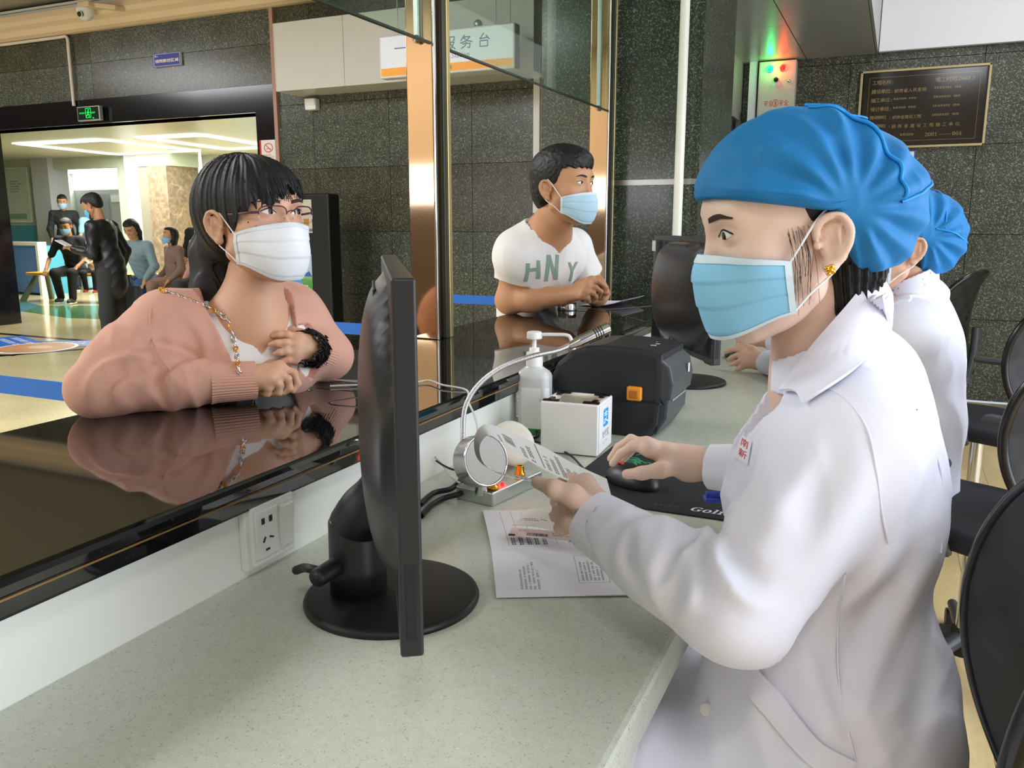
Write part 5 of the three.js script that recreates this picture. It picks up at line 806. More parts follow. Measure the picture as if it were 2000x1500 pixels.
// ================================================================ the nurse in front
const coatM = mat(0xedeefb, 0.72, 0, { sheen: 0.2, sheenColor: 0xffffff, sheenRoughness: 0.6 });
{
  const P = thing('person', 'nurse in white coat, blue cap and blue mask holding a receipt at the desk', 'person');
  const fwd = V(-0.86, -0.17, 0.48), F = frame(fwd.toArray()); const hc = [-0.113, 1.229, -1.031], M = F.m(hc);
  const hs = headSolid(); const skin = skinM(0xeac8b4);
  const head = solidGeo(hs, [-0.1, -0.115, -0.12], [0.1, 0.14, 0.125], 0.0021); head.applyMatrix4(M);
  const neck = new Solid().cap([-0.085, 1.19, -1.062], [-0.055, 1.05, -1.075], 0.052, 0.054, 0.02).cap([-0.05, 1.06, -1.07], [-0.04, 0.98, -1.07], 0.06, 0.085, 0.04).cap([-0.09, 1.13, -1.055], [-0.09, 1.05, -1.06], 0.035, 0.04, 0.03);
  const ng = solidGeo(neck, [-0.22, 0.9, -1.22], [0.1, 1.25, -0.9], 0.007);
  // left hand holds the receipt, right hand on the mouse
  const lw = [-0.3143, 0.8746, -0.969], left = new Solid();
  addHand(left, lw, [[[-0.3501, 0.9108, -0.9996], [-0.3815, 0.9062, -1.0235], [-0.4023, 0.8923, -1.039], [-0.4113, 0.8837, -1.0387]], [[-0.3638, 0.8979, -0.9962], [-0.3921, 0.8824, -1.0247], [-0.4043, 0.8678, -1.0329], [-0.3976, 0.8591, -1.0397]], [[-0.3635, 0.8843, -0.9766], [-0.3875, 0.8691, -1.0016], [-0.3964, 0.8551, -1.0114], [-0.39, 0.8488, -1.0242]], [[-0.3528, 0.8716, -0.9564], [-0.3737, 0.8596, -0.9779], [-0.3815, 0.8489, -0.9889], [-0.3747, 0.843, -0.9963]]], [[-0.3449, 0.9133, -0.9409], [-0.369, 0.9199, -0.9369], [-0.3983, 0.9205, -0.9517]]);
  left.cap(lw, [-0.2666, 0.867, -0.95], 0.026, 0.03, 0.02); const [l0, l1] = boundsOf([lw, [-0.4185, 0.9114, -0.9909], [-0.3814, 0.8403, -0.9927], [-0.2666, 0.867, -0.95]], 0.045); const lg = solidGeo(left, l0, l1, 0.0028);
  const rw = [-0.3024, 0.8351, -1.4084], right = new Solid();
  addHand(right, rw, [[[-0.3754, 0.8652, -1.3927], [-0.4049, 0.8702, -1.3971], [-0.4266, 0.8532, -1.3947], [-0.4398, 0.8319, -1.3897]], [[-0.3661, 0.8621, -1.3794], [-0.3968, 0.8629, -1.3768], [-0.4167, 0.8478, -1.3757], [-0.43, 0.8294, -1.3713]], [[-0.3829, 0.8555, -1.4208], [-0.4116, 0.8576, -1.4305], [-0.4301, 0.8384, -1.4292], [-0.4389, 0.8212, -1.4271]], [[-0.384, 0.8471, -1.4465], [-0.4093, 0.8455, -1.457], [-0.4255, 0.8279, -1.457], [-0.4346, 0.8143, -1.4555]]], [[-0.3393, 0.8324, -1.3574], [-0.369, 0.8257, -1.348], [-0.3957, 0.821, -1.346]]);
  right.cap(rw, [-0.2342, 0.8439, -1.3966], 0.026, 0.03, 0.02); const [r0, r1] = boundsOf([rw, [-0.4623, 0.8539, -1.4514], [-0.4185, 0.822, -1.319], [-0.2342, 0.8439, -1.3966]], 0.045); const rg = solidGeo(right, r0, r1, 0.0032);
  const body = part('body', merge([head, ng, lg, rg]), skin, P);
  addFace(body, hs, M, { gaze: 0.0005, gazeY: -0.0008, open: 0.0108 });
  addMask(P, { top: 0.0035, low: -0.072, span: 1.16, puff: 0.0, deep: -0.097, label: 'light blue pleated face mask' }, M, maskBlueM, maskRimM);
  // hair under the cap, loose strands before and below the ear
  const hair = new Solid().ell([0, 0.044, -0.010], [0.0775, 0.078, 0.082], 0.02).ell([0, -0.02, -0.062], [0.062, 0.055, 0.040], 0.03).chain([[0.028, -0.05, -0.058], [0.030, -0.085, -0.048], [0.026, -0.125, -0.040]], [0.030, 0.020, 0.005], 0.02).chain([[-0.028, -0.05, -0.058], [-0.026, -0.125, -0.045]], [0.030, 0.006], 0.02).fn((x, y, z, D) => Math.max(D + 0.003 * Math.sin(Math.atan2(x, z + 0.05) * 40) * (y < -0.03 ? 1 : 0), z - 0.045 - (y > 0.03 ? (y - 0.03) * 0.6 : 0), -0.14 - y, -D > 0.02 ? -0.01 : -1, -(Math.hypot(Math.abs(x) - 0.085, y + 0.002, (z + 0.014) * 1.1) - 0.026)));
  const hg = solidGeo(hair, [-0.1, -0.145, -0.13], [0.1, 0.14, 0.1], 0.0035); hg.applyMatrix4(M); const hm = part('hair', hg, hairM, P, 'black hair under the cap');
  const strands = []; for (let i = 0; i < 20; i++) { const e = 1, k = H3(i, 2, 1), a = [e * (0.074 + 0.004 * H3(i, 1, 1)), 0.022 - 0.01 * k, 0.034 - 0.026 * H3(i, 3, 1)], b = [e * (0.0755 - 0.002 * k), -0.03 - 0.045 * H3(i, 4, 1) ** 1.4, a[2] - 0.004 + 0.008 * H3(i, 5, 1)], m = mix3(a, b, 0.5); m[0] += 0.003; m[2] -= 0.004 * H3(i, 7, 1); strands.push(tube([a, m, b], 0.00024, 8, 4)); }
  part('loose_strands', merge(strands).applyMatrix4(M), hairM, hm);
  const cs = capSolid(); const cg = solidGeo(cs, [-0.14, -0.08, -0.23], [0.14, 0.2, 0.13], 0.0032); cg.applyMatrix4(M); const cap = part('surgical_cap', cg, capBlueM, P, 'blue bouffant cap');
  const cf = (x, y, z) => cs.d(x, y, z), seam = (dirs, r) => { const dc = new THREE.CatmullRomCurve3(dirs.map((d) => V(d).normalize())), q = Array.from({ length: 28 }, (_, i) => { const v = dc.getPoint(i / 27).normalize(); return hit(cf, [v.x * 0.28, 0.06 + v.y * 0.28, -0.05 + v.z * 0.28], [-v.x, -v.y, -v.z], 0.4, 0.0014); }).filter(Boolean); return tube(q, r, 120, 6).applyMatrix4(M); };
  part('cap_seam', seam([[0.1, 1, 0.25], [0.35, 1, 0.05], [0.6, 0.9, -0.15], [0.8, 0.65, -0.35], [0.95, 0.3, -0.45], [1, 0.0, -0.45], [1, -0.3, -0.42]], 0.0022), capEdgeM, cap); part('cap_seam', seam([[1, -0.35, -0.4], [0.8, -0.28, -0.8], [0.5, -0.2, -1], [0.1, -0.15, -1], [-0.4, -0.2, -1]], 0.0016), capEdgeM, cap); part('cap_seam', seam([[0.3, 1, 0.3], [0.5, 1, 0.1], [0.6, 1, -0.15], [0.55, 0.9, -0.5]], 0.0013), capEdgeM, cap);
  const band = sheet(60, 5, (u, v) => { const a = lerp(-1.75, 1.75, u), z = Math.cos(a), x = Math.sin(a), zz = z * 0.09 - 0.02, yb = zz > -0.02 ? lerp(0.030, 0.064, clamp((zz + 0.02) / 0.11, 0, 1)) : 0.03; const y = yb + v * 0.017 * (0.5 + 0.5 * Math.max(0, z)); return hit(cf, [x * 0.3, y + 0.001, z * 0.3 - 0.01], [-x, 0, -z], 0.4, 0.0012) || [x * 0.09, y, z * 0.09]; }, 0.001); band.applyMatrix4(M); part('cap_band', band, capBlueM, cap);
  const er = [0.0865, -0.030, -0.004]; const eg = merge([at(new THREE.SphereGeometry(0.0035, 12, 8), er[0], er[1], er[2]), ...[0, 1, 2, 3].map((i) => { const g = new THREE.SphereGeometry(0.003, 10, 6); g.scale(0.6, 1, 1); g.translate(er[0], er[1] + 0.0038 * Math.sin(i * 1.57 + 0.6), er[2] + 0.0038 * Math.cos(i * 1.57 + 0.6)); return g; })]); eg.applyMatrix4(M); part('earring', eg, brassM, P, 'gold flower ear stud');
  // ---- white coat
  const sh = [-0.0287, 1.0105, -0.9605], el = [-0.1238, 0.845, -0.8482], wr = [-0.2962, 0.8714, -0.943], shR = [-0.075, 1.012, -1.215], elR = [-0.12, 0.85, -1.37], wrR = [-0.228, 0.838, -1.395];
  const coat = new Solid();
  coat.cap([-0.045, 0.50, -1.04], [-0.045, 0.68, -1.05], 0.150, 0.136, 0.05).cap([-0.045, 0.68, -1.05], [-0.055, 0.93, -1.07], 0.122, 0.115, 0.06).cap([-0.05, 0.93, -1.0], [-0.055, 0.93, -1.14], 0.106, 0.106, 0.06);
  coat.cap([-0.045, 1.03, -1.07], sh, 0.066, 0.064, 0.05).cap([-0.045, 1.03, -1.07], shR, 0.066, 0.062, 0.05).cap([-0.03, 1.065, -1.085], [-0.03, 0.90, -1.075], 0.058, 0.095, 0.06);
  coat.cap(sh, el, 0.071, 0.058, 0.03).cap(el, mix3(el, wr, 0.5), 0.0555, 0.051, 0.02).cap(mix3(el, wr, 0.5), wr, 0.051, 0.039, 0.02);
  coat.cap(shR, elR, 0.064, 0.053, 0.03).cap(elR, wrR, 0.05, 0.037, 0.02);
  coat.cap([-0.05, 0.52, -0.98], [-0.34, 0.53, -0.97], 0.115, 0.09, 0.05).cap([-0.05, 0.52, -1.12], [-0.34, 0.53, -1.14], 0.115, 0.09, 0.05);   // lap
  coat.cap([0.0, 0.30, -1.0], [-0.02, 0.6, -1.03], 0.15, 0.13, 0.08);                                                                       // skirt of the coat
  const axis = (a, b) => { const d = sub3(b, a), l = Math.hypot(...d); return { a, d: d.map((v) => v / l), l }; }, along = (A, x, y, z) => (x - A.a[0]) * A.d[0] + (y - A.a[1]) * A.d[1] + (z - A.a[2]) * A.d[2];
  const fore = axis(el, wr), upper = axis(el, sh);
  const folds = foldField([0.25, 0.2, 0.95], [
    [[[-0.146, 0.9387, -0.8076], [-0.1373, 0.9138, -0.7951], [-0.1175, 0.8872, -0.7985], [-0.0933, 0.8752, -0.8069]], 0.016, 0.013], [[[-0.1355, 0.9428, -0.8133], [-0.124, 0.9213, -0.8028], [-0.1024, 0.9013, -0.8084]], -0.012, 0.012],
    [[[-0.1784, 0.9202, -0.8225], [-0.1638, 0.898, -0.802], [-0.1627, 0.8717, -0.7857], [-0.1722, 0.8437, -0.7754]], 0.012, 0.011], [[[-0.2059, 0.9045, -0.8402], [-0.2098, 0.8829, -0.8114], [-0.2024, 0.8555, -0.7977]], 0.010, 0.010], [[[-0.2381, 0.9079, -0.8486], [-0.2436, 0.8801, -0.8401], [-0.226, 0.861, -0.8217]], -0.008, 0.010],
    [[[-0.0644, 1.024, -0.8631], [-0.0833, 0.9815, -0.8342], [-0.0976, 0.9289, -0.8164]], 0.009, 0.016], [[[-0.037, 1.0342, -0.8778], [-0.0465, 0.9866, -0.8521], [-0.0641, 0.9302, -0.8208]], -0.008, 0.016], [[[-0.012, 1.011, -0.8955], [-0.0215, 0.958, -0.8686], [-0.0489, 0.9013, -0.8328]], 0.008, 0.018],
    [[[0.0165, 0.9135, -0.966], [-0.0027, 0.8634, -0.9466], [-0.0399, 0.8134, -0.919]], 0.012, 0.015], [[[0.0303, 0.9024, -0.97], [0.0146, 0.8412, -0.9498], [-0.021, 0.7637, -0.9282]], -0.012, 0.016], [[[0.0529, 0.8834, -0.9987], [0.0373, 0.8153, -0.977], [0.0016, 0.7357, -0.9437]], 0.011, 0.018], [[[0.0741, 0.8221, -1.0065], [0.0646, 0.7417, -0.985], [0.0387, 0.6671, -0.9572]], -0.010, 0.02],
    [[[-0.0654, 0.7974, -0.9151], [-0.0457, 0.7468, -0.9133], [-0.0142, 0.6793, -0.9133]], 0.010, 0.014], [[[-0.0844, 0.7749, -0.9016], [-0.07, 0.7243, -0.8974], [-0.0389, 0.6625, -0.8984]], -0.010, 0.014], [[[-0.1044, 0.7637, -0.8901], [-0.1051, 0.7075, -0.8778], [-0.0906, 0.6569, -0.8736]], 0.009, 0.016], [[[0.0298, 1.0456, -1.0675], [0.05, 0.9917, -1.0429], [0.0577, 0.9255, -1.021]], 0.006, 0.014]]);
  coat.fn((x, y, z, D) => {
    if (D > 0.05 || D < -0.05) return D;
    D += wrinkle(x * 1.4 + y * 0.8, y * 0.7 + 5, z * 1.4, 9, 0.009) + wrinkle(x - y, y * 0.5 + 9, z + 2, 24, 0.002);
    // cloth gathers in rings on both sides of the bent elbow
    const tf = along(fore, x, y, z), tu = along(upper, x, y, z), n = noise3(x * 16, y * 16, z * 16), near = Math.hypot(x - el[0], y - el[1], z - el[2]);
    if (near < 0.2) { const top = sstep(-0.05, 0.05, y - el[1] - 0.02 + 0.03 * n); D -= 0.011 * top * crease(tf * 120 + n * 7) * Math.exp(-(((tf - 0.075) / 0.05) ** 2)) * (tu < 0.07 ? 1 : 0.3) + 0.008 * crease(tu * 95 - tf * 60 + n * 6) * Math.exp(-(((tu - 0.09) / 0.06) ** 2)) * sstep(0.0, 0.05, tf + 0.03); }
    if (z > -1.06) D -= folds(x, y, z);
    // long drapes on the back and the side
    D -= 0.008 * crease((x * 1.2 + z * 1.8 + (0.9 - y) * 0.55) * 42 + n * 2.5) * sstep(0.92, 0.72, y) * sstep(-0.2, -0.02, x) * (near < 0.1 ? 0 : 1);
    return D;
  });
  const opening = (x, y, z) => Math.min(Math.hypot(x + 0.075, (y - 1.10) * 0.8, z + 1.065) - 0.054, Math.max(x + 0.105 + (1.06 - y) * 0.25, Math.abs(z + 1.05 + (1.05 - y) * 0.05) - 0.012 - (y - 0.93) * 0.5, 0.93 - y)); let raw = 1;
  coat.fn((x, y, z, D) => {
    raw = D; D = Math.max(D, -opening(x, y, z));
    return Math.max(D, 0.14 - y); });
  coat.fn((x, y, z, D) => { const d = [wr, wrR].map((w, i) => { const e = i ? elR : el, l = Math.hypot(...sub3(w, e)), q = sub3([x, y, z], w), t = (q[0] * (w[0] - e[0]) + q[1] * (w[1] - e[1]) + q[2] * (w[2] - e[2])) / l; return Math.hypot(...q) < 0.07 ? t - 0.012 : -1; }); return Math.max(D, ...d); });
  part('coat', solidGeo(coat, [-0.46, 0.12, -1.48], [0.24, 1.16, -0.68], 0.0062), coatM, P, 'white coat');
  const coatO = P.children[P.children.length - 1], cof = (x, y, z) => coat.d(x, y, z);
  const cuff = (w, e, r, th) => { const d = V(sub3(w, e)).normalize(); const g = new THREE.CylinderGeometry(r * 0.97, r * 1.05, 0.055, 40, 4, true), p = g.attributes.position; for (let i = 0; i < p.count; i++) { const a = Math.atan2(p.getZ(i), p.getX(i)), k = 1 + 0.04 * Math.sin(a * 3 + 1) + 0.02 * Math.sin(a * 7); p.setX(i, p.getX(i) * k); p.setZ(i, p.getZ(i) * k); } g.computeVertexNormals(); const inn = g.clone(); inn.scale(0.965, 1, 0.965); const m = merge([g, inn]); m.applyQuaternion(new THREE.Quaternion().setFromUnitVectors(V(0, 1, 0), d)); m.translate(w[0], w[1], w[2]); return m; };
  part('cuff', cuff(add3(wr, sub3(wr, el), 0.02), el, 0.0405), coatM, coatO); part('cuff', cuff(add3(wrR, sub3(wrR, elR), 0.06), elR, 0.0395), coatM, coatO);
  // collar: its stand round the neck, and the flap turned down over the coat on both sides
  const stand = (x, y, z) => { const nk = neck.d(x, y, z); return Math.max(nk - 0.011, -(nk - 0.005), y - 1.122 - (x + 0.05) * 0.45, 1.05 - y, -(x + 0.125)); };
  part('collar', netMesh(stand, [-0.2, 1.0, -1.2], [0.06, 1.17, -0.94], 0.004), coatM, coatO);
  const base = (x, y, z) => { coat.d(x, y, z); return Math.min(raw, neck.d(x, y, z) - 0.009); }, mid = V(-0.06, 1.0, -1.068), side = V(0.12, 0, 0.99).normalize();
  const inn = [[-0.0302, 1.1711, -1.1564], [-0.044, 1.1547, -1.113], [-0.0649, 1.126, -1.0638], [-0.0924, 1.091, -1.027], [-0.1121, 1.0604, -0.989]], out = [[-0.0044, 1.126, -1.0914], [-0.0101, 1.1113, -1.0409], [-0.0328, 1.0877, -0.9975], [-0.0635, 1.0595, -0.9774], [-0.0931, 1.0357, -0.9645]];
  for (const fl of [0, 1]) {
    const mir = (p) => { if (!fl) return p; const v = V(p), d = v.clone().sub(mid).dot(side); return v.addScaledVector(side, -2 * d).toArray(); }, ci = new THREE.CatmullRomCurve3(inn.map((p) => V(mir(p)))), co = new THREE.CatmullRomCurve3(out.map((p) => V(mir(p)))), nd = fl ? [0.25, 0.45, -0.86] : [0.25, 0.45, 0.86];
    part('collar', sheet(48, 10, (u, v) => { const q = ci.getPoint(u).lerp(co.getPoint(u), v).toArray(); const h = hit(base, add3(q, nd, 0.12), [-nd[0], -nd[1], -nd[2]], 0.3, 0.007 + 0.007 * Math.sin(Math.PI * Math.min(1, v * 1.05))); if (!h) return q; const w = sstep(0.13, 0.08, Math.hypot(...sub3(h, q))) * sstep(0.0, 0.10, u); return mix3(q, h, w); }, 0.0035), coatM, coatO);
  }
  const seamT = (pts, r = 0.0013) => { const q = pts.map((p) => hit(cof, p, sub3(p, [0, 1.25, 0]), 0.5, 0.0002)).filter(Boolean); return q.length > 2 ? tube(q, r, 50, 5) : null; };
  for (const pts of [[[-0.0592, 1.1158, -0.7282], [-0.0339, 1.1082, -0.7382], [-0.0123, 1.0828, -0.7427], [-0.0006, 1.0447, -0.7399], [0.0061, 1.0109, -0.7357], [0.0132, 0.9855, -0.7335]], [[-0.0181, 0.9601, -0.7138], [-0.0198, 0.9136, -0.7031], [-0.0145, 0.867, -0.6956], [-0.0032, 0.8247, -0.6917], [0.0032, 0.8035, -0.6902]], [[0.0259, 1.0955, -0.7628], [0.0492, 1.0405, -0.7617], [0.0543, 0.977, -0.7505], [0.0604, 0.9347, -0.7443]]]) { const g = seamT(pts); if (g) part('seam', g, coatM, coatO); }
  const btn = lathe([[0.0001, 0.003], [0.007, 0.003], [0.0085, 0.0015], [0.0085, 0]], 20); const bp = hit(cof, [-0.1017, 0.8939, -0.5719], sub3([-0.1017, 0.8939, -0.5719], [0, 1.25, 0]), 0.7, 0.001); if (bp) { btn.rotateX(1.2); btn.translate(...bp); part('button', btn, whitePlasticM, coatO); }
  // slanted pocket welt at the hip, front edge and a second pocket line
  const lay = (pts, w, name, m = coatM, off = 0.002) => { const c = new THREE.CatmullRomCurve3(pts.map((p) => V(p))); part(name, sheet(30, 5, (u, v) => { const q = c.getPoint(u), t = c.getTangent(u), n = V(0.25, 0.2, 0.95).normalize(), s = t.clone().cross(n).normalize(), p = q.addScaledVector(s, (v - 0.5) * w).toArray(); return hit(cof, add3(p, n.toArray(), 0.25), [-n.x, -n.y, -n.z], 0.6, off) || p; }, 0.003), m, coatO); };
  lay([[-0.1122, 0.744, -0.8823], [-0.0792, 0.7103, -0.8902], [-0.0453, 0.6765, -0.8985], [-0.0071, 0.6557, -0.9115]], 0.028, 'pocket_welt');
  // red embroidered characters and the pen clip at the breast
  const emb = canvasTex(128, 256, (g) => { g.clearRect(0, 0, 128, 256); g.fillStyle = '#f1f0f8'; g.fillRect(0, 0, 128, 256); g.strokeStyle = '#c42a44'; write(g, '南', 20, 20, 84, 0.1); write(g, '新', 20, 130, 84, 0.1); });
  const eA = [-0.1442, 1.0144, -0.8918], eB = [-0.1287, 1.01, -0.8979], eC = [-0.1306, 0.9839, -0.8915], eD = [-0.1461, 0.9883, -0.8853]; const es = sheet(8, 12, (u, v) => { const p = mix3(mix3(eD, eC, u), mix3(eA, eB, u), v); return hit(cof, add3(p, [0.02, 0.03, 0.2]), [-0.1, -0.15, -1], 0.5, 0.0012) || p; }); part('embroidery', es, mat(0xffffff, 0.8, 0, { map: emb }), coatO, 'red embroidered characters');
  const clip = part('badge_clip', merge([at(rbox(0.03, 0.012, 0.008, 0.002), ...[-0.1957, 0.8859, -1.0984], 0, 0.4), at(rbox(0.022, 0.007, 0.02, 0.002), ...add3([-0.2009, 0.8872, -1.0963], [0, -0.006, 0]), 0, 0.4)]), mat(0x243a9c, 0.4), P, 'blue badge clip');
  // trousers and shoes below the coat, under the desk
  const legs = new Solid(); for (const z of [-0.96, -1.14]) legs.chain([[-0.05, 0.50, z], [-0.40, 0.50, z], [-0.45, 0.10, z]], [0.085, 0.065, 0.045], 0.03); part('trousers', solidGeo(legs, [-0.56, 0.04, -1.28], [0.08, 0.62, -0.82], 0.014), mat(0x2a2c33, 0.8), P);
  for (const z of [-0.96, -1.14]) { const s = new Solid().ell([-0.49, 0.035, z], [0.12, 0.04, 0.042], 0.01).fn((x, y, q, D) => Math.max(D, -y)); part('shoe', solidGeo(s, [-0.63, -0.005, z - 0.06], [-0.35, 0.09, z + 0.06], 0.01), whiteM, P); }
}
// ---- the receipt in her hand
{
  const rt = canvasTex(256, 1024, (g) => { g.fillStyle = '#f2f1ee'; g.fillRect(0, 0, 256, 1024); const ink = '#5c5e60'; smallPrint(g, 24, 40, 200, 60, 3, ink); smallPrint(g, 24, 140, 180, 70, 3, ink); g.fillStyle = ink; g.fillRect(20, 222, 216, 4); g.fillRect(20, 262, 216, 4); smallPrint(g, 24, 280, 190, 24, 1, ink); smallPrint(g, 24, 600, 200, 30, 1, ink); g.fillStyle = ink; for (let i = 0; i < 30; i++) g.fillRect(70 + i * 3.4, 640, 1 + 2 * H3(i, 8, 8), 46); smallPrint(g, 24, 710, 200, 60, 2, ink); g.fillStyle = ink; g.fillRect(20, 784, 216, 4); smallPrint(g, 24, 800, 200, 120, 5, ink); });
  const r = thing('receipt', 'long curling white receipt held in the nurse\'s hand', 'receipt');
  const top = [[-0.3454, 0.8963, -1.077], [-0.3964, 0.9118, -1.0795], [-0.442, 0.9329, -1.0743], [-0.4804, 0.9504, -1.0605], [-0.5061, 0.9658, -1.0409], [-0.5119, 0.9692, -1.0166], [-0.5107, 0.9559, -0.9919], [-0.5003, 0.9329, -0.9805], [-0.4833, 0.9156, -0.9902], [-0.4611, 0.9057, -1.0094], [-0.4334, 0.8986, -1.0262]];
  const bot = [[-0.3253, 0.8831, -1.0386], [-0.35, 0.8995, -1.014], [-0.3903, 0.9191, -0.9942], [-0.4261, 0.9393, -0.9822], [-0.4577, 0.9581, -0.9773], [-0.4796, 0.969, -0.9753], [-0.4893, 0.9568, -0.9682], [-0.4829, 0.9365, -0.9612], [-0.4653, 0.9204, -0.9658], [-0.4436, 0.9121, -0.9795], [-0.4181, 0.9052, -0.9953]];
  const ct = new THREE.CatmullRomCurve3(top.map((p) => V(p))), cb2 = new THREE.CatmullRomCurve3(bot.map((p) => V(p)));
  const g = sheet(80, 6, (u, v) => ct.getPoint(u).lerp(cb2.getPoint(u), v).toArray(), 0.0005), uv = g.attributes.uv; for (let i = 0; i < uv.count; i++) { const a = uv.getX(i), b = uv.getY(i); uv.setXY(i, 1 - b, a * 1.0); }
  part('paper', g, mat(0xffffff, 0.6, 0, { map: rt }), r);
}


// ================================================================ the woman at the counter in the pink cardigan
{
  const P = thing('person', 'woman in pink cardigan, glasses and white mask leaning on the ledge', 'person');
  const F = frame([0.975, 0.045, 0.215]), hc = [-1.1675, 1.2434, -1.324], M = F.m(hc).scale(V(1.02, 1.02, 1.02)), hs = headSolid({ jaw: 1.04 });
  const skin = skinM(0xd9a988), head = solidGeo(hs, [-0.1, -0.115, -0.12], [0.1, 0.14, 0.125], 0.0028); head.applyMatrix4(M);
  const Nb = [-1.208, 1.068, -1.337], T = frame([0.85, 0, 0.53]), loc = (x, y, z) => { const p = [x - Nb[0], y - Nb[1], z - Nb[2]]; return T.rows.map((r) => r[0] * p[0] + r[1] * p[1] + r[2] * p[2]); };
  const Wd = (a, b, c) => [Nb[0] + T.x.x * a + T.z.x * c, Nb[1] + b, Nb[2] + T.x.z * a + T.z.z * c];
  const torso = (k) => { const s = new Solid(); s.cap(Wd(0, -0.03, -0.02), Wd(0, -0.10, -0.08), 0.075 + k, 0.105 + k, 0.05).cap(Wd(-0.07, -0.085, -0.05), Wd(0.07, -0.085, -0.05), 0.09 + k, 0.09 + k, 0.06).cap(Wd(0, -0.10, -0.10), Wd(0, -0.19, -0.38), 0.102 + k, 0.12 + k, 0.06).cap(Wd(0, -0.19, -0.38), Wd(0, -0.52, -0.46), 0.125 + k, 0.14 + k, 0.06).cap(Wd(-0.05, -0.115, 0.02), Wd(0.05, -0.115, 0.02), 0.05 + k, 0.05 + k, 0.05); return s; };
  const skinB = new Solid(); skinB.cap(add3(hc, [-0.028, -0.075, -0.03]), Nb, 0.054, 0.06, 0.03).cap(add3(hc, [0.0, -0.09, 0.0]), Wd(0, -0.02, 0.03), 0.035, 0.04, 0.04); const tb = torso(-0.004); skinB.fn((x, y, z, D) => { const e = tb.d(x, y, z), h = Math.max(0.05 - Math.abs(D - e), 0) / 0.05; return Math.min(D, e) - h * h * 0.05 / 4; });
  const ng = solidGeo(skinB, add3(Nb, [-0.2, -0.3, -0.22]), add3(Nb, [0.22, 0.2, 0.22]), 0.008);
  // right fist on the ledge, left hand at the chest
  const rw = [-1.1455, 0.9465, -1.243], R = new Solid(); addHand(R, rw, [[[-1.1029, 0.9679, -1.2951], [-1.0847, 0.9532, -1.3171], [-1.0786, 0.93, -1.3205], [-1.0836, 0.9168, -1.3098]], [[-1.0966, 0.9586, -1.2792], [-1.0819, 0.9448, -1.2941], [-1.0799, 0.9248, -1.2964], [-1.0912, 0.9158, -1.2893]], [[-1.0967, 0.9514, -1.2608], [-1.0868, 0.9366, -1.2734], [-1.0888, 0.9198, -1.2744], [-1.1058, 0.9158, -1.2714]], [[-1.1055, 0.9444, -1.2497], [-1.0988, 0.9317, -1.2556], [-1.1031, 0.9198, -1.2567], [-1.1228, 0.9188, -1.2587]]], [[-1.1337, 0.9647, -1.3083], [-1.1212, 0.9532, -1.3396], [-1.1023, 0.9326, -1.3438]], 0.93);
  R.cap(rw, [-1.1786, 0.9493, -1.2117], 0.028, 0.03, 0.02); const [a0, a1] = boundsOf([rw, [-1.0923, 0.9725, -1.3457], [-1.1125, 0.917, -1.235], [-1.1786, 0.9493, -1.2117]], 0.045), rg = solidGeo(R, a0, a1, 0.0038);
  const lw = [-1.0933, 0.9937, -1.3833], L = new Solid(); addHand(L, lw, [[[-1.0979, 1.0187, -1.353], [-1.1086, 1.0279, -1.3332], [-1.1213, 1.0285, -1.322], [-1.1333, 1.0255, -1.3158]], [[-1.0931, 1.0058, -1.3412], [-1.1025, 1.0134, -1.3184], [-1.1137, 1.0134, -1.3054], [-1.1269, 1.0101, -1.3009]], [[-1.0939, 0.9915, -1.3378], [-1.0992, 0.9962, -1.3162], [-1.1079, 0.995, -1.3064], [-1.119, 0.9915, -1.3039]], [[-1.097, 0.9774, -1.339], [-1.1007, 0.9784, -1.3229], [-1.1077, 0.9757, -1.3169], [-1.114, 0.9727, -1.3134]]], [[-1.1045, 1.0212, -1.3729], [-1.1259, 1.0299, -1.3706], [-1.1451, 1.0288, -1.3616]], 0.86);
  L.cap(lw, [-1.1085, 0.9809, -1.4296], 0.027, 0.03, 0.02); const [b0, b1] = boundsOf([lw, [-1.1544, 1.0341, -1.3305], [-1.1304, 0.9725, -1.3283], [-1.1085, 0.9809, -1.4296]], 0.045), lg = solidGeo(L, b0, b1, 0.0038);
  const body = part('body', merge([head, ng, rg, lg]), skin, P); addFace(body, hs, M, { gaze: 0.003, gazeY: 0.0008, open: 0.0105 });
  addMask(P, { top: 0.0025, low: -0.072, span: 1.12, puff: 0.006, label: 'white pleated face mask' }, M, maskWhiteM, mat(0xe4eaec, 0.75));
  for (const [x, y, z] of [[-0.058, 0.004, 0.06], [-0.050, -0.004, 0.07]]) { const g = new THREE.SphereGeometry(0.0016, 8, 6), q = hit((a, b, c) => hs.d(a, b, c), [x * 3, y, z * 3], [-x, 0, -z], 0.4, -0.0006); if (q) part('mole', g.translate(...q).applyMatrix4(M), mat(0x4a2c22, 0.7), body); }
  // white shirt, pink cardigan
  const shirt = torso(0.006); shirt.fn((x, y, z, D) => { const [a, b, c] = loc(x, y, z); const hole = Math.max(Math.abs(a) - 0.045 - 0.55 * b, -0.088 - b, -c - 0.02); const nk = Math.hypot(a, c) - 0.066 - 0.3 * Math.max(0, b + 0.02); return Math.max(D, -hole, -nk - 4 * Math.max(0, -0.05 - b)); });
  part('shirt', solidGeo(shirt, add3(Nb, [-0.26, -0.32, -0.24]), add3(Nb, [0.24, 0.06, 0.24]), 0.007), mat(0xf0eee9, 0.8), P, 'white T-shirt');
  const pink = mat(0xd9a590, 0.9, 0, { sheen: 0.5, sheenColor: 0xf6d2c4, sheenRoughness: 0.7 });
  const sh = [-1.315, 1.040, -1.225], el = [-1.318, 0.950, -1.048], wr = [-1.1509, 0.9445, -1.2402], shL = [-1.222, 1.045, -1.485], elL = [-1.15, 0.955, -1.52], wrL = [-1.1009, 0.9857, -1.4062];
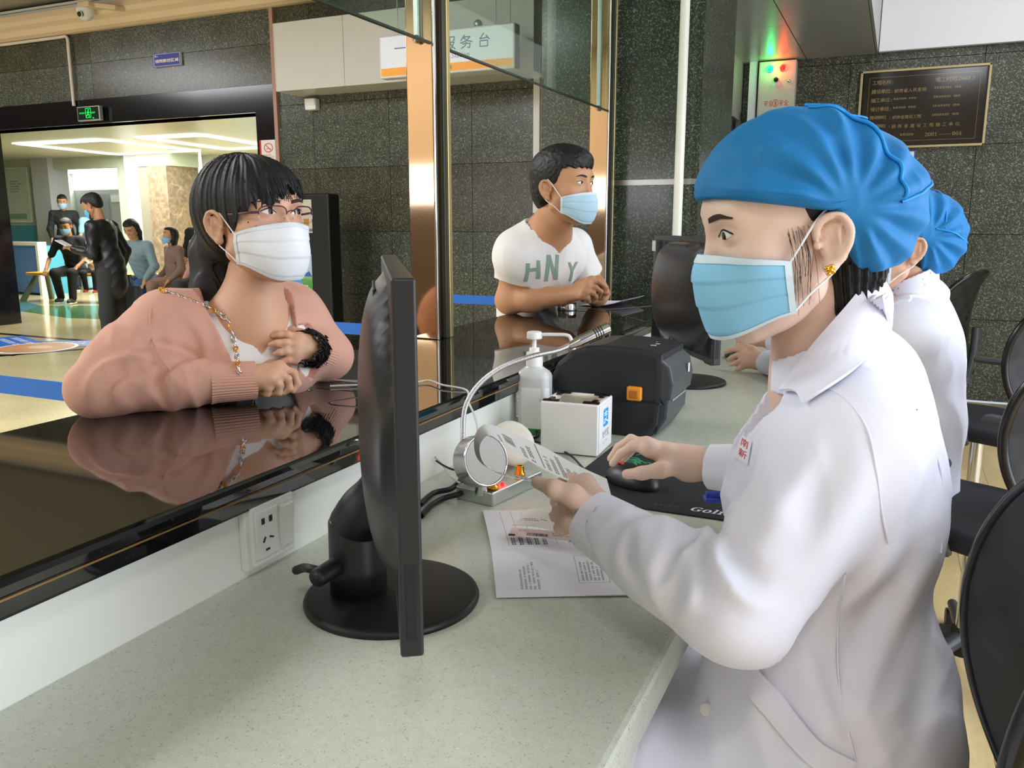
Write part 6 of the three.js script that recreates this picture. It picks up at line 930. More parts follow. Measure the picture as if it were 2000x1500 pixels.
  const card = torso(0.018); card.cap(Wd(0.0, -0.04, -0.04), sh, 0.07, 0.068, 0.05).cap(Wd(0, -0.04, -0.04), shL, 0.07, 0.066, 0.05).cap(sh, mix3(sh, el, 0.6), 0.076, 0.068, 0.04).cap(mix3(sh, el, 0.6), el, 0.066, 0.05, 0.04).cap(el, mix3(el, wr, 0.55), 0.049, 0.047, 0.03).cap(mix3(el, wr, 0.55), wr, 0.046, 0.036, 0.02).cap(shL, elL, 0.066, 0.05, 0.04).cap(elL, wrL, 0.048, 0.036, 0.03);
  const ax = (a, b) => { const d = sub3(b, a), l = Math.hypot(...d); return (x, y, z) => ((x - a[0]) * d[0] + (y - a[1]) * d[1] + (z - a[2]) * d[2]) / l; }, tf = ax(el, wr), tu = ax(sh, el), Lf = Math.hypot(...sub3(wr, el));
  const cfold = foldField([0.3, 0.25, 0.92], [[[[-1.2791, 0.9607, -0.9779], [-1.2733, 1.0038, -1.0121], [-1.2463, 1.0187, -1.0612], [-1.235, 1.0016, -1.1187]], 0.012, 0.011], [[[-1.2667, 0.9388, -0.9788], [-1.2467, 0.9852, -1.0091], [-1.2277, 0.996, -1.0649]], -0.010, 0.011], [[[-1.2673, 1.0187, -1.0516], [-1.2386, 1.0344, -1.1017], [-1.201, 1.011, -1.1362]], -0.008, 0.012], [[[-1.1922, 0.992, -1.1698], [-1.2113, 0.9652, -1.1442], [-1.2073, 0.9267, -1.1154]], 0.011, 0.010], [[[-1.2102, 0.9968, -1.1626], [-1.2228, 0.967, -1.1281], [-1.23, 0.9334, -1.0952]], -0.008, 0.010], [[[-1.2511, 0.9734, -1.0494], [-1.2534, 0.9527, -1.0327], [-1.2511, 0.9279, -1.0172]], 0.006, 0.010], [[[-1.2521, 1.1, -1.1879], [-1.2115, 1.042, -1.194], [-1.1987, 0.9936, -1.1896]], 0.006, 0.012], [[[-1.1285, 1.0754, -1.4071], [-1.1202, 1.0368, -1.369], [-1.1173, 0.9879, -1.3375]], 0.006, 0.012]]);
  card.fn((x, y, z, D) => {
    if (D > 0.05 || D < -0.05) return D;
    D -= cfold(x, y, z);
    const n = noise3(x * 18, y * 18, z * 18), t = tf(x, y, z), u = tu(x, y, z), near = Math.hypot(x - el[0], y - el[1], z - el[2]);
    D += wrinkle(x + 3, y, z, 16, 0.003); if (near < 0.2) D -= 0.006 * crease(u * 90 + n * 6 - t * 40) * Math.exp(-(((u - 0.14) / 0.06) ** 2)) + 0.005 * crease(t * 80 + n * 5) * Math.exp(-(((t - 0.06) / 0.05) ** 2)) * sstep(0, 0.04, y - el[1]);
    D -= 0.007 * crease(t * 85 + n * 4) * Math.exp(-(((t - Lf + 0.13) / 0.035) ** 2)) * (Math.abs(y - wr[1]) < 0.1 && near > 0.1 ? 1 : 0);
    const [a, b, c] = loc(x, y, z); const hole = Math.max(a - 0.078 - 0.10 * b, -a - 0.088 - 0.28 * b, -0.34 - b, -c - 0.03), nk = Math.hypot(a, c) - 0.078 - 0.2 * Math.max(0, b + 0.03);
    D = Math.max(D, -hole, -nk - 4 * Math.max(0, -0.06 - b));
    for (const [w, e] of [[wr, el], [wrL, elL]]) { const q = sub3([x, y, z], w), d = sub3(w, e), l = Math.hypot(...d); if (Math.hypot(...q) < 0.06) D = Math.max(D, (q[0] * d[0] + q[1] * d[1] + q[2] * d[2]) / l + 0.005); }
    return Math.max(D, 0.55 - y);
  });
  const cd = part('cardigan', solidGeo(card, [-1.80, 0.60, -1.80], [-0.98, 1.14, -0.94], 0.0068), pink, P, 'dusty pink knitted cardigan');
  const ribs = (w, e, r, len) => { const d = V(sub3(w, e)).normalize(), g = new THREE.CylinderGeometry(r * 0.93, r, len, 200, 8, true), p = g.attributes.position; for (let i = 0; i < p.count; i++) { const a = Math.atan2(p.getZ(i), p.getX(i)), y = p.getY(i) / len, k = 1 + 0.035 * Math.sign(Math.sin(a * 44)) * Math.pow(Math.abs(Math.sin(a * 44)), 0.5) * (0.5) + 0.03 * Math.sin(a * 2 + 1) + (y < -0.42 ? 0.05 : 0); p.setX(i, p.getX(i) * k); p.setZ(i, p.getZ(i) * k); } g.computeVertexNormals(); const inn = g.clone(); inn.scale(0.95, 1, 0.95); const m = merge([g, inn]); m.applyQuaternion(new THREE.Quaternion().setFromUnitVectors(V(0, 1, 0), d)); m.translate(...add3(w, d.toArray(), -len * 0.28)); return m; };
  part('ribbed_cuff', ribs(add3(wr, sub3(wr, el), 0.03), el, 0.0405, 0.085), pink, cd, 'ribbed cuff'); part('ribbed_cuff', ribs(wrL, elL, 0.0395, 0.05), pink, cd, 'ribbed cuff');
  { const f = (x, y, z) => card.d(x, y, z), q = [Wd(-0.115, 0.04, -0.02), Wd(-0.135, 0.0, 0.02), Wd(-0.142, -0.05, 0.05), Wd(-0.14, -0.10, 0.09), Wd(-0.13, -0.16, 0.12)].map((p) => { const d = sub3([Nb[0], p[1] - 0.04, Nb[2]], p); return hit(f, add3(p, d, -1.2), d, 0.5, 0.0002); }).filter(Boolean); if (q.length > 2) part('seam', tube(q, 0.0012, 40, 5), pink, cd); }
  // hair: crown, fringe and ponytail with a combed surface
  const hair = new Solid().ell([0, 0.047, -0.012], [0.083, 0.090, 0.106], 0.02).ell([0, 0.062, 0.040], [0.066, 0.048, 0.062], 0.03).ell([-0.058, 0.03, 0.036], [0.02, 0.05, 0.036], 0.02).ell([0.056, 0.035, 0.045], [0.018, 0.045, 0.03], 0.02).ell([0, 0.005, -0.062], [0.074, 0.078, 0.058], 0.03).ell([0, 0.04, -0.055], [0.086, 0.094, 0.078], 0.03);
  hair.chain([[0.0, 0.0, -0.11], [-0.008, -0.05, -0.135], [-0.02, -0.12, -0.128], [-0.03, -0.20, -0.11]], [0.036, 0.042, 0.038, 0.018], 0.03);
  hair.fn((x, y, z, D) => {
    if (D > 0.03 || D < -0.03) return D;
    const a = Math.atan2(x, z + 0.02); D += 0.0009 * Math.sin(a * 70 + 10 * noise3(x * 20, y * 14, z * 20)) + 0.0015 * Math.sin(a * 26 + 5 * noise3(x * 12, y * 9, z * 12)) + 0.003 * (noise3(x * 30, y * 8, z * 30) - 0.5);
    const edge = 0.054 + 0.014 * Math.sin(a * 9 + 1) * 0.5 + 0.010 * Math.sin(a * 31) + (x > 0 ? 0.012 * Math.max(0, x / 0.06) : -0.030 * Math.max(0, -x / 0.06)); if (z > 0.02) D = Math.max(D, edge - y - (z < 0.04 ? (0.04 - z) * 3 : 0));
    D = Math.max(D, -(Math.hypot((Math.abs(x) - 0.086) * 0.9, y + 0.006, z + 0.008) - 0.0265)); return D;
  });
  const hg = solidGeo(hair, [-0.12, -0.23, -0.2], [0.12, 0.16, 0.13], 0.003); hg.applyMatrix4(M); const hm = part('hair', hg, hairM, P, 'black hair with fringe and ponytail');
  const st = []; for (let i = 0; i < 60; i++) { const t = H3(i, 1, 9), x = lerp(-0.06, 0.055, t), y1 = 0.040 + 0.012 * H3(i, 2, 9), q = [[x - 0.006, 0.085, 0], [x - 0.002, 0.06, 0], [x + 0.004, y1, 0]].map((p, k) => hit((a, b, c) => hair.d(a, b, c) < hs.d(a, b, c) ? hair.d(a, b, c) : hs.d(a, b, c), [p[0], p[1], 0.2], [0, 0, -1], 0.3, 0.0012 + 0.001 * H3(i, k, 3))).filter(Boolean); if (q.length === 3) st.push(tube(q, 0.0006, 8, 4)); } part('fringe_strands', merge(st).applyMatrix4(M), hairM, hm);
  // glasses
  const gl = new THREE.Group(); gl.name = 'glasses'; P.add(gl); gl.userData.label = 'half-rim glasses with purple temples'; const fm = mat(0x4a2f3a, 0.3, 0.4), lens = mat(0xfaf4f5, 0, 0, { transmission: 1, thickness: 0, ior: 1.15 });
  for (const e of [-1, 1]) {
    const cx = e * 0.0355, cz = (x) => 0.111 - 0.30 * Math.max(0, Math.abs(x) - 0.02) - 2.2 * Math.max(0, Math.abs(x) - 0.03) ** 2, L4 = (t) => { const a = t * Math.PI * 2, x = cx + Math.sign(Math.cos(a)) * Math.abs(Math.cos(a)) ** 0.6 * 0.026, y = 0.0165 + Math.sign(Math.sin(a)) * Math.abs(Math.sin(a)) ** 0.6 * 0.0155; return [x, y, cz(x)]; };
    part('lens', sheet(40, 3, (u, v) => { const p = L4(u), c = [cx, 0.0165, cz(cx)]; return mix3(c, p, v); }).applyMatrix4(M), lens, gl);
    part('rim', tube(Array.from({ length: 15 }, (_, i) => L4(0.0 + i / 28)), 0.0013, 40, 6).applyMatrix4(M), fm, gl); part('wire_rim', tube(Array.from({ length: 15 }, (_, i) => L4(0.5 + i / 28)), 0.0005, 40, 5).applyMatrix4(M), steelM, gl);
    part('temple', tube([[e * 0.0615, 0.021, cz(0.0615)], [e * 0.072, 0.021, 0.075], [e * 0.0765, 0.020, 0.04], [e * 0.0785, 0.022, 0.008], [e * 0.074, 0.016, -0.012]], 0.0022, 40, 6).applyMatrix4(M), mat(0x5c3350, 0.35), gl); part('nose_pad', at(new THREE.SphereGeometry(0.0018, 8, 6), e * 0.0095, 0.010, 0.104).applyMatrix4(M), steelM, gl);
  }
  part('bridge', tube([[-0.0105, 0.020, 0.111], [0, 0.024, 0.114], [0.0105, 0.020, 0.111]], 0.0012, 16, 6).applyMatrix4(M), fm, gl);
  // black plastic bag looped on the left wrist
  const bag = thing('plastic_bag', 'crumpled black plastic bag looped round the woman\'s left wrist', 'bag'); const wq = [-1.093, 0.9944, -1.378], bd = V(sub3([-1.1085, 0.9809, -1.4296], wq)).normalize();
  const film = (x, y, z) => { const q = [x - wq[0], y - wq[1], z - wq[2]], t = q[0] * bd.x + q[1] * bd.y + q[2] * bd.z, r = Math.sqrt(Math.max(0, q[0] ** 2 + q[1] ** 2 + q[2] ** 2 - t * t)), n = noise3(x * 70, y * 70, z * 70); return Math.max(Math.abs(r - 0.033 - 0.006 * (n - 0.5)) - 0.0045 - 0.003 * Math.sin(t * 400 + y * 500 + n * 8), Math.abs(t) - 0.019 - 0.008 * n - (y < wq[1] ? 0.01 : 0)); };
  const [q0, q1] = boundsOf([wq], 0.06); part('film', netMesh(film, q0, q1, 0.0028), mat(0x0c0c0e, 0.2), bag);
  // trousers and shoes, behind the counter
  const legs = new Solid(); for (const s of [-1, 1]) legs.chain([[-1.62, 0.80, -1.50 + s * 0.09], [-1.60, 0.45, -1.50 + s * 0.1], [-1.62, 0.08, -1.50 + s * 0.1]], [0.095, 0.07, 0.055], 0.04); part('trousers', solidGeo(legs, [-1.76, 0.04, -1.76], [-1.46, 0.92, -1.24], 0.016), mat(0x26283a, 0.85), P); for (const s of [-1, 1]) { const f = new Solid().ell([-1.57, 0.035, -1.50 + s * 0.1], [0.125, 0.045, 0.045], 0.01).fn((x, y, z, D) => Math.max(D, -y)); part('shoe', solidGeo(f, [-1.72, -0.01, -1.58 + s * 0.1], [-1.42, 0.1, -1.42 + s * 0.1], 0.012), whiteM, P); }
  // chain strap over her shoulder
  const cs = thing('chain_strap', 'gold and silver chain bag strap across the pink cardigan', 'chain strap'); const cf = (x, y, z) => Math.min(card.d(x, y, z), shirt.d(x, y, z)); const start = [Wd(-0.10, 0.04, 0.0), Wd(-0.088, 0.0, 0.07), Wd(-0.075, -0.05, 0.10), Wd(-0.058, -0.10, 0.12), Wd(-0.045, -0.15, 0.13), Wd(-0.036, -0.20, 0.14)].map((p) => { const d = sub3(p, [Nb[0], p[1] - 0.02, Nb[2]]); return hit(cf, add3(p, d, 1.2), [-d[0], -d[1], -d[2]], 0.5, 0.004); }).filter(Boolean);
  const cc = new THREE.CatmullRomCurve3(start.map((p) => V(p))), n = 40; for (let i = 0; i < n; i++) { const p = cc.getPointAt(i / (n - 1)), tg = cc.getTangentAt(i / (n - 1)); const g = new THREE.TorusGeometry(0.0052, 0.0021, 6, 14); g.scale(1.25, 0.85, 1); const q = new THREE.Quaternion().setFromUnitVectors(V(1, 0, 0), tg); g.rotateX(i % 2 ? 0.75 : -0.75); g.applyQuaternion(q); g.translate(p.x, p.y, p.z); part('chain_link', g, i % 4 === 0 ? brassM : chromeM, cs); }
}

// ================================================================ the man in the white T-shirt
{
  const P = thing('person', 'man in white T-shirt and pale blue mask resting his forearms on the ledge', 'person');
  const F = frame([0.974, -0.016, 0.224]), hc = [-1.111, 1.3646, -2.8766], k = 1.11, M = F.m(hc).scale(V(k, k, k)), hs = headSolid({ jaw: 1.12 }), skin = skinM(0xcb966e);
  const head = solidGeo(hs, [-0.1, -0.115, -0.12], [0.1, 0.14, 0.125], 0.0032); head.applyMatrix4(M);
  const Nb = [-1.19, 1.238, -2.96], T = frame([0.85, 0, 0.53]), loc = (x, y, z) => { const p = [x - Nb[0], y - Nb[1], z - Nb[2]]; return T.rows.map((r) => r[0] * p[0] + r[1] * p[1] + r[2] * p[2]); }, Wd = (a, b, c) => [Nb[0] + T.x.x * a + T.z.x * c, Nb[1] + b, Nb[2] + T.x.z * a + T.z.z * c];
  const torso = (e) => { const s = new Solid(); s.cap(Wd(0, -0.04, -0.03), Wd(0, -0.18, -0.10), 0.082 + e, 0.112 + e, 0.05).cap(Wd(-0.10, -0.12, -0.07), Wd(0.10, -0.12, -0.07), 0.092 + e, 0.092 + e, 0.06).cap(Wd(0.02, -0.17, -0.11), Wd(0.20, -0.31, -0.45), 0.112 + e, 0.11 + e, 0.06).cap(Wd(0.20, -0.31, -0.45), Wd(0.20, -0.62, -0.50), 0.11 + e, 0.125 + e, 0.06); return s; };
  const skinB = new Solid(); skinB.cap(add3(hc, [-0.04, -0.08, -0.02]), Nb, 0.062, 0.07, 0.03).cap(add3(hc, [-0.0, -0.09, 0.0]), Wd(0, -0.02, 0.03), 0.042, 0.048, 0.04); const tb = torso(-0.005); skinB.fn((x, y, z, D) => { const e = tb.d(x, y, z), h = Math.max(0.06 - Math.abs(D - e), 0) / 0.06; return Math.min(D, e) - h * h * 0.06 / 4; });
  const ng = solidGeo(skinB, add3(Nb, [-0.25, -0.35, -0.25]), add3(Nb, [0.27, 0.22, 0.27]), 0.011);
  const sh = [-1.318, 1.150, -2.945], el = [-1.362, 0.952, -2.955], wr = [-1.1118, 0.9829, -2.918], shL = [-1.21, 1.150, -3.25], elL = [-1.14, 0.955, -3.36], wrL = [-1.071, 0.981, -3.037];
  const arms = new Solid().cap(sh, el, 0.056, 0.05, 0.03).cap(el, mix3(el, wr, 0.4), 0.050, 0.049, 0.03).cap(mix3(el, wr, 0.4), wr, 0.048, 0.033, 0.03).cap(shL, elL, 0.056, 0.048, 0.03).cap(elL, wrL, 0.048, 0.033, 0.03);
  addHand(arms, wr, [[[-1.0173, 1.0348, -2.8939], [-0.9869, 1.0397, -2.92], [-0.9714, 1.0216, -2.9456], [-0.9791, 0.9939, -2.9586]], [[-1.0162, 1.0209, -2.8802], [-0.9869, 1.0168, -2.8983], [-0.9735, 1.0009, -2.9178], [-0.9853, 0.9808, -2.9305]], [[-1.0198, 1.003, -2.8692], [-0.9939, 0.9971, -2.8853], [-0.9875, 0.9829, -2.902], [-1.0016, 0.9687, -2.9093]], [[-1.0288, 0.9884, -2.8619], [-1.0094, 0.9788, -2.8743], [-1.0102, 0.9682, -2.8885], [-1.0286, 0.9631, -2.8958]]], [[-1.0513, 1.0313, -2.9336], [-1.0278, 1.043, -2.9692], [-1.0027, 1.0367, -2.9905]], 1.12);
  addHand(arms, wrL, [[[-1.0055, 1.0231, -2.964], [-0.9789, 1.032, -2.9556], [-0.9655, 1.0138, -2.9522], [-0.9728, 0.9985, -2.9513]], [[-1.0073, 1.0065, -2.982], [-0.9768, 1.0119, -2.9747], [-0.9652, 0.9939, -2.9649], [-0.9779, 0.9819, -2.9678]], [[-1.0146, 0.9906, -2.9865], [-0.9886, 0.9885, -2.9755], [-0.9823, 0.9739, -2.9697], [-0.9975, 0.9697, -2.9674]]], [[-1.0367, 1.0278, -2.9955], [-1.0137, 1.0424, -2.9867], [-0.9895, 1.04, -2.9749]], 1.12);
  const [a0, a1] = boundsOf([sh, el, wr, shL, elL, wrL, [-0.9507, 1.0563, -2.9401]], 0.07), ag = solidGeo(arms, a0, a1, 0.0052);
  const body = part('body', merge([head, ng, ag]), skin, P); addFace(body, hs, M, { gaze: 0.004, open: 0.0092 });
  addMask(P, { top: -0.006, low: -0.074, span: 1.06, puff: 0.006, label: 'pale blue face mask' }, M, maskPaleM, mat(0xdbe9ee, 0.75));
  const hair = new Solid().ell([0, 0.054, -0.018], [0.084, 0.092, 0.105], 0.02).ell([0, 0.090, 0.026], [0.068, 0.046, 0.076], 0.03).ell([0, -0.01, -0.062], [0.064, 0.06, 0.045], 0.03); hair.fn((x, y, z, D) => { if (D > 0.03 || D < -0.03) return D; D += 0.003 * (noise3(x * 140, y * 140, z * 140) - 0.5); const line = z > 0.045 ? 0.068 + 0.004 * Math.sin(x * 300) : z > 0.012 ? lerp(0.0, 0.068, sstep(0.012, 0.045, z)) - 0.02 * sstep(0.04, 0.015, z) : z > -0.03 ? -0.02 : -0.07; D = Math.max(D, line - y, -(Math.hypot((Math.abs(x) - 0.088) * 0.9, y + 0.002, z + 0.012) - 0.032)); return D; });
  const hg = solidGeo(hair, [-0.11, -0.09, -0.14], [0.11, 0.16, 0.12], 0.0036); hg.applyMatrix4(M); part('hair', hg, hairSoftM, P, 'short black hair');
  const shirt = torso(0.008); shirt.cap(Wd(0, -0.05, -0.05), sh, 0.08, 0.072, 0.05).cap(Wd(0, -0.05, -0.05), shL, 0.08, 0.072, 0.05).cap(sh, mix3(sh, el, 0.62), 0.075, 0.070, 0.03).cap(shL, mix3(shL, elL, 0.62), 0.074, 0.07, 0.03);
  shirt.fn((x, y, z, D) => { if (D > 0.05 || D < -0.05) return D; D += wrinkle(x, y + 4, z, 14, 0.005); D -= 0.006 * crease((x - z) * 60 + y * 46 + 3 * noise3(x * 10, y * 10, z * 10)) * sstep(1.14, 1.02, y); const [a, b, c] = loc(x, y, z), v = Math.max(Math.abs(a) - 0.075 - 0.72 * b, -0.104 - b, -c), nk = Math.hypot(a, c) - 0.080 - 0.3 * Math.max(0, b + 0.03); D = Math.max(D, -v, -nk - 4 * Math.max(0, -0.05 - b)); for (const [s, e] of [[sh, el], [shL, elL]]) { const m = mix3(s, e, 0.62), d = sub3(e, s), l = Math.hypot(...d), q = sub3([x, y, z], m); if (Math.hypot(...q) < 0.11) D = Math.max(D, (q[0] * d[0] + q[1] * d[1] + q[2] * d[2]) / l + 0.004); } return Math.max(D, 0.62 - y); });
  const sp = part('t_shirt', solidGeo(shirt, [-1.82, 0.60, -3.62], [-0.98, 1.30, -2.74], 0.0085), mat(0xf2f0ec, 0.8), P, 'white V-neck T-shirt');
  const sf = (x, y, z) => shirt.d(x, y, z), green = mat(0x93ac9c, 0.85), dir = [-T.z.x, 0, -T.z.z]; const letter = (pts, w, flat) => { const q = pts.map(([a, b]) => Wd(a, b, 0.3)); part('printed_letter', ribbon(sf, q, dir, [w, w], flat ? [0, 1, 0] : [T.x.x, 0, T.x.z], 0.0014, 14), green, sp); };
  const H = (x, y, s) => { letter([[x, y], [x + 0.012, y - s]], 0.014); letter([[x - 0.04, y - 0.01], [x - 0.028, y - s - 0.01]], 0.014); letter([[x - 0.036, y - s * 0.52], [x + 0.006, y - s * 0.48]], 0.014, 1); };
  const Nn = (x, y, s) => { letter([[x, y], [x + 0.004, y - s]], 0.015); letter([[x, y], [x + 0.04, y - s * 0.95]], 0.013); letter([[x + 0.036, y], [x + 0.042, y - s * 0.95]], 0.015); };
  H(-0.085, -0.125, 0.070); Nn(-0.045, -0.105, 0.10); letter([[0.055, -0.135], [0.078, -0.17]], 0.014); letter([[0.098, -0.135], [0.078, -0.17]], 0.014); letter([[0.078, -0.17], [0.08, -0.21]], 0.014);
  const legs = new Solid(); for (const s of [-1, 1]) legs.chain([[-1.55, 0.72, -3.40 + s * 0.09], [-1.57, 0.45, -3.38 + s * 0.10], [-1.60, 0.09, -3.38 + s * 0.11]], [0.1, 0.075, 0.058], 0.04); part('trousers', solidGeo(legs, [-1.78, 0.04, -3.66], [-1.4, 0.92, -3.12], 0.018), mat(0x2b2d33, 0.85), P); for (const s of [-1, 1]) { const f = new Solid().ell([-1.52, 0.035, -3.38 + s * 0.11], [0.13, 0.045, 0.048], 0.01).fn((x, y, z, D) => Math.max(D, -y)); part('shoe', solidGeo(f, [-1.68, -0.01, -3.46 + s * 0.11], [-1.37, 0.1, -3.30 + s * 0.11], 0.012), blackM, P); }
}

// ================================================================ the second nurse
{
  const P = thing('person', 'second nurse in white coat and blue cap seated further along the desk', 'person');
  const k = 1.15, F = frame([-0.86, -0.02, 0.5]), hc = [-0.011, 1.177, -2.556], M = F.m(hc).scale(V(k, k, k)), hs = headSolid(), skin = skinM(0xdfb196);
  const head = solidGeo(hs, [-0.1, -0.115, -0.12], [0.1, 0.14, 0.125], 0.0034); head.applyMatrix4(M);
  const neck = new Solid().cap(add3(hc, [0.045, -0.05, -0.03]), [0.045, 0.98, -2.62], 0.062, 0.068, 0.03); const ng = solidGeo(neck, [-0.1, 0.9, -2.8], [0.2, 1.22, -2.4], 0.01);
  const wl = [-0.3642, 0.7911, -2.849], hands = new Solid(); addHand(hands, wl, [[[-0.4416, 0.8155, -2.8861], [-0.4728, 0.8213, -2.9067], [-0.4954, 0.8166, -2.9177], [-0.5143, 0.8063, -2.9181]], [[-0.4421, 0.8034, -2.8721], [-0.4679, 0.8036, -2.8828], [-0.485, 0.7952, -2.8843], [-0.499, 0.7866, -2.8873]], [[-0.4379, 0.7913, -2.8602], [-0.4566, 0.7863, -2.8618], [-0.4704, 0.7777, -2.8649], [-0.4845, 0.7726, -2.8685]], [[-0.4307, 0.781, -2.8501], [-0.4441, 0.7708, -2.853], [-0.4539, 0.7632, -2.8525], [-0.4639, 0.7589, -2.8526]]], [[-0.4184, 0.8239, -2.8873], [-0.448, 0.8332, -2.9093], [-0.4755, 0.832, -2.9189]], 1.08); hands.cap(wl, [-0.295, 0.7894, -2.8467], 0.028, 0.034, 0.02);
  const wr2 = [-0.3753, 0.8273, -3.0981]; addHand(hands, wr2, [[[-0.4517, 0.8424, -3.1224], [-0.4839, 0.8402, -3.1408], [-0.502, 0.8296, -3.1415], [-0.5112, 0.8146, -3.1341]], [[-0.4515, 0.8377, -3.0991], [-0.4784, 0.835, -3.1086], [-0.4945, 0.8226, -3.1098], [-0.5019, 0.8078, -3.1033]], [[-0.4524, 0.8347, -3.154], [-0.4796, 0.832, -3.1634], [-0.4977, 0.8193, -3.1637], [-0.5034, 0.8043, -3.1578]]], [[-0.4238, 0.8259, -3.0868], [-0.4502, 0.8186, -3.0732], [-0.4715, 0.8117, -3.0732]], 1.1); hands.cap(wr2, [-0.3053, 0.8219, -3.0729], 0.028, 0.034, 0.02);
  const [a0, a1] = boundsOf([wl, wr2, [-0.559, 0.8469, -3.1303], [-0.492, 0.7537, -2.8387], [-0.2955, 0.8182, -2.9086]], 0.05), gh = solidGeo(hands, a0, a1, 0.0048);
  const body = part('body', merge([head, ng, gh]), skin, P); addFace(body, hs, M); addMask(P, { top: -0.004, low: -0.076, span: 1.06, label: 'pale blue face mask' }, M, maskPaleM, mat(0xdbe9ee, 0.75));
  const hair = new Solid().ell([0, 0.044, -0.010], [0.0775, 0.078, 0.082], 0.02).ell([0, -0.02, -0.055], [0.06, 0.05, 0.042], 0.03).fn((x, y, z, D) => Math.max(D, z - 0.04, -0.075 - y, -(Math.hypot(Math.abs(x) - 0.085, y + 0.002, (z + 0.014) * 1.1) - 0.028))); const hg = solidGeo(hair, [-0.1, -0.1, -0.13], [0.1, 0.14, 0.1], 0.006); hg.applyMatrix4(M); part('hair', hg, hairM, P);
  const cs = capSolid({ bagY: 0.03, bagZ: -0.095, bag: [0.088, 0.095, 0.078], nape: -0.058 }), cg = solidGeo(cs, [-0.14, -0.09, -0.23], [0.14, 0.2, 0.13], 0.0042); cg.applyMatrix4(M); const cp = part('surgical_cap', cg, capBlueM, P, 'blue bouffant cap');
  const cf = (x, y, z) => cs.d(x, y, z), seam = (dirs, r) => { const q = dirs.map((d) => { const v = V(d).normalize(); return hit(cf, [v.x * 0.28, 0.04 + v.y * 0.28, -0.05 + v.z * 0.28], [-v.x, -v.y, -v.z], 0.4, 0.0006); }).filter(Boolean); return tube(q, r, 60, 6).applyMatrix4(M); }; part('cap_seam', seam([[1, 0.1, 0.0], [0.95, 0.0, -0.35], [0.75, -0.15, -0.7], [0.4, -0.25, -1], [0, -0.25, -1]], 0.002), capEdgeM, cp); part('cap_seam', seam([[1, 0.1, -0.2], [0.9, 0.5, -0.3], [0.5, 0.9, -0.3], [0.1, 1, -0.25]], 0.0016), capEdgeM, cp);
  const sh = [0.06, 0.965, -2.47], el = [-0.06, 0.80, -2.52], shR = [0.0, 0.965, -2.80], elR = [-0.14, 0.82, -2.92], coat = new Solid();
  coat.cap([0.05, 0.50, -2.60], [0.06, 0.68, -2.62], 0.165, 0.15, 0.05).cap([0.06, 0.68, -2.62], [0.055, 0.89, -2.64], 0.145, 0.135, 0.06).cap([0.055, 0.90, -2.56], [0.04, 0.90, -2.72], 0.115, 0.115, 0.06).cap([0.05, 0.985, -2.63], sh, 0.075, 0.075, 0.05).cap([0.05, 0.985, -2.63], shR, 0.075, 0.07, 0.05).cap([0.07, 1.03, -2.64], [0.08, 0.86, -2.64], 0.06, 0.11, 0.06).cap(sh, el, 0.078, 0.062, 0.03).cap(el, wl, 0.06, 0.042, 0.03).cap(shR, elR, 0.07, 0.058, 0.03).cap(elR, wr2, 0.056, 0.042, 0.03).cap([0.0, 0.52, -2.52], [-0.30, 0.54, -2.55], 0.11, 0.09, 0.05).cap([0.0, 0.52, -2.70], [-0.30, 0.54, -2.72], 0.11, 0.09, 0.05);
  const opening = (x, y, z) => Math.min(Math.hypot(x - 0.03, (y - 1.06) * 0.8, z + 2.62) - 0.066, Math.max(x + 0.02 + (1.0 - y) * 0.3, Math.abs(z + 2.60) - 0.012 - (y - 0.86) * 0.5, 0.86 - y)); let raw = 1;
  coat.fn((x, y, z, D) => { if (D < 0.05 && D > -0.05) { const n = noise3(x * 14, y * 14, z * 14); D += wrinkle(x, y + 2, z, 11, 0.006); D -= 0.007 * crease((x - z * 1.5 + y * 0.6) * 38 + n * 3) * sstep(0.95, 0.8, y); } raw = D; for (const [w, e] of [[wl, el], [wr2, elR]]) { const q = sub3([x, y, z], w), d = sub3(w, e), l = Math.hypot(...d); if (Math.hypot(...q) < 0.07) D = Math.max(D, (q[0] * d[0] + q[1] * d[1] + q[2] * d[2]) / l - 0.01); } return Math.max(D, -opening(x, y, z), 0.36 - y); });
  const co = part('coat', solidGeo(coat, [-0.56, 0.34, -3.1], [0.28, 1.12, -2.3], 0.009), coatM, P, 'white coat'); part('collar', netMesh((x, y, z) => { coat.d(x, y, z); const c = raw, o = opening(x, y, z), nk = neck.d(x, y, z); return Math.min(Math.max(c - 0.01, -(c + 0.004), -o - 0.002, o - 0.05), Math.max(nk - 0.015, -(nk - 0.007), y - 1.105 - (x - 0.04) * 0.5, 1.02 - y)); }, [-0.18, 0.82, -2.84], [0.22, 1.16, -2.42], 0.006), coatM, co);
  const legs = new Solid(); for (const z of [-2.52, -2.70]) legs.chain([[0.0, 0.50, z], [-0.38, 0.50, z], [-0.42, 0.10, z]], [0.085, 0.065, 0.045], 0.03); part('trousers', solidGeo(legs, [-0.54, 0.04, -2.84], [0.12, 0.62, -2.38], 0.016), mat(0x2a2c33, 0.8), P); for (const z of [-2.52, -2.70]) { const f = new Solid().ell([-0.46, 0.035, z], [0.12, 0.04, 0.042], 0.01).fn((x, y, q, D) => Math.max(D, -y)); part('shoe', solidGeo(f, [-0.6, -0.005, z - 0.06], [-0.32, 0.09, z + 0.06], 0.012), whiteM, P); }
}


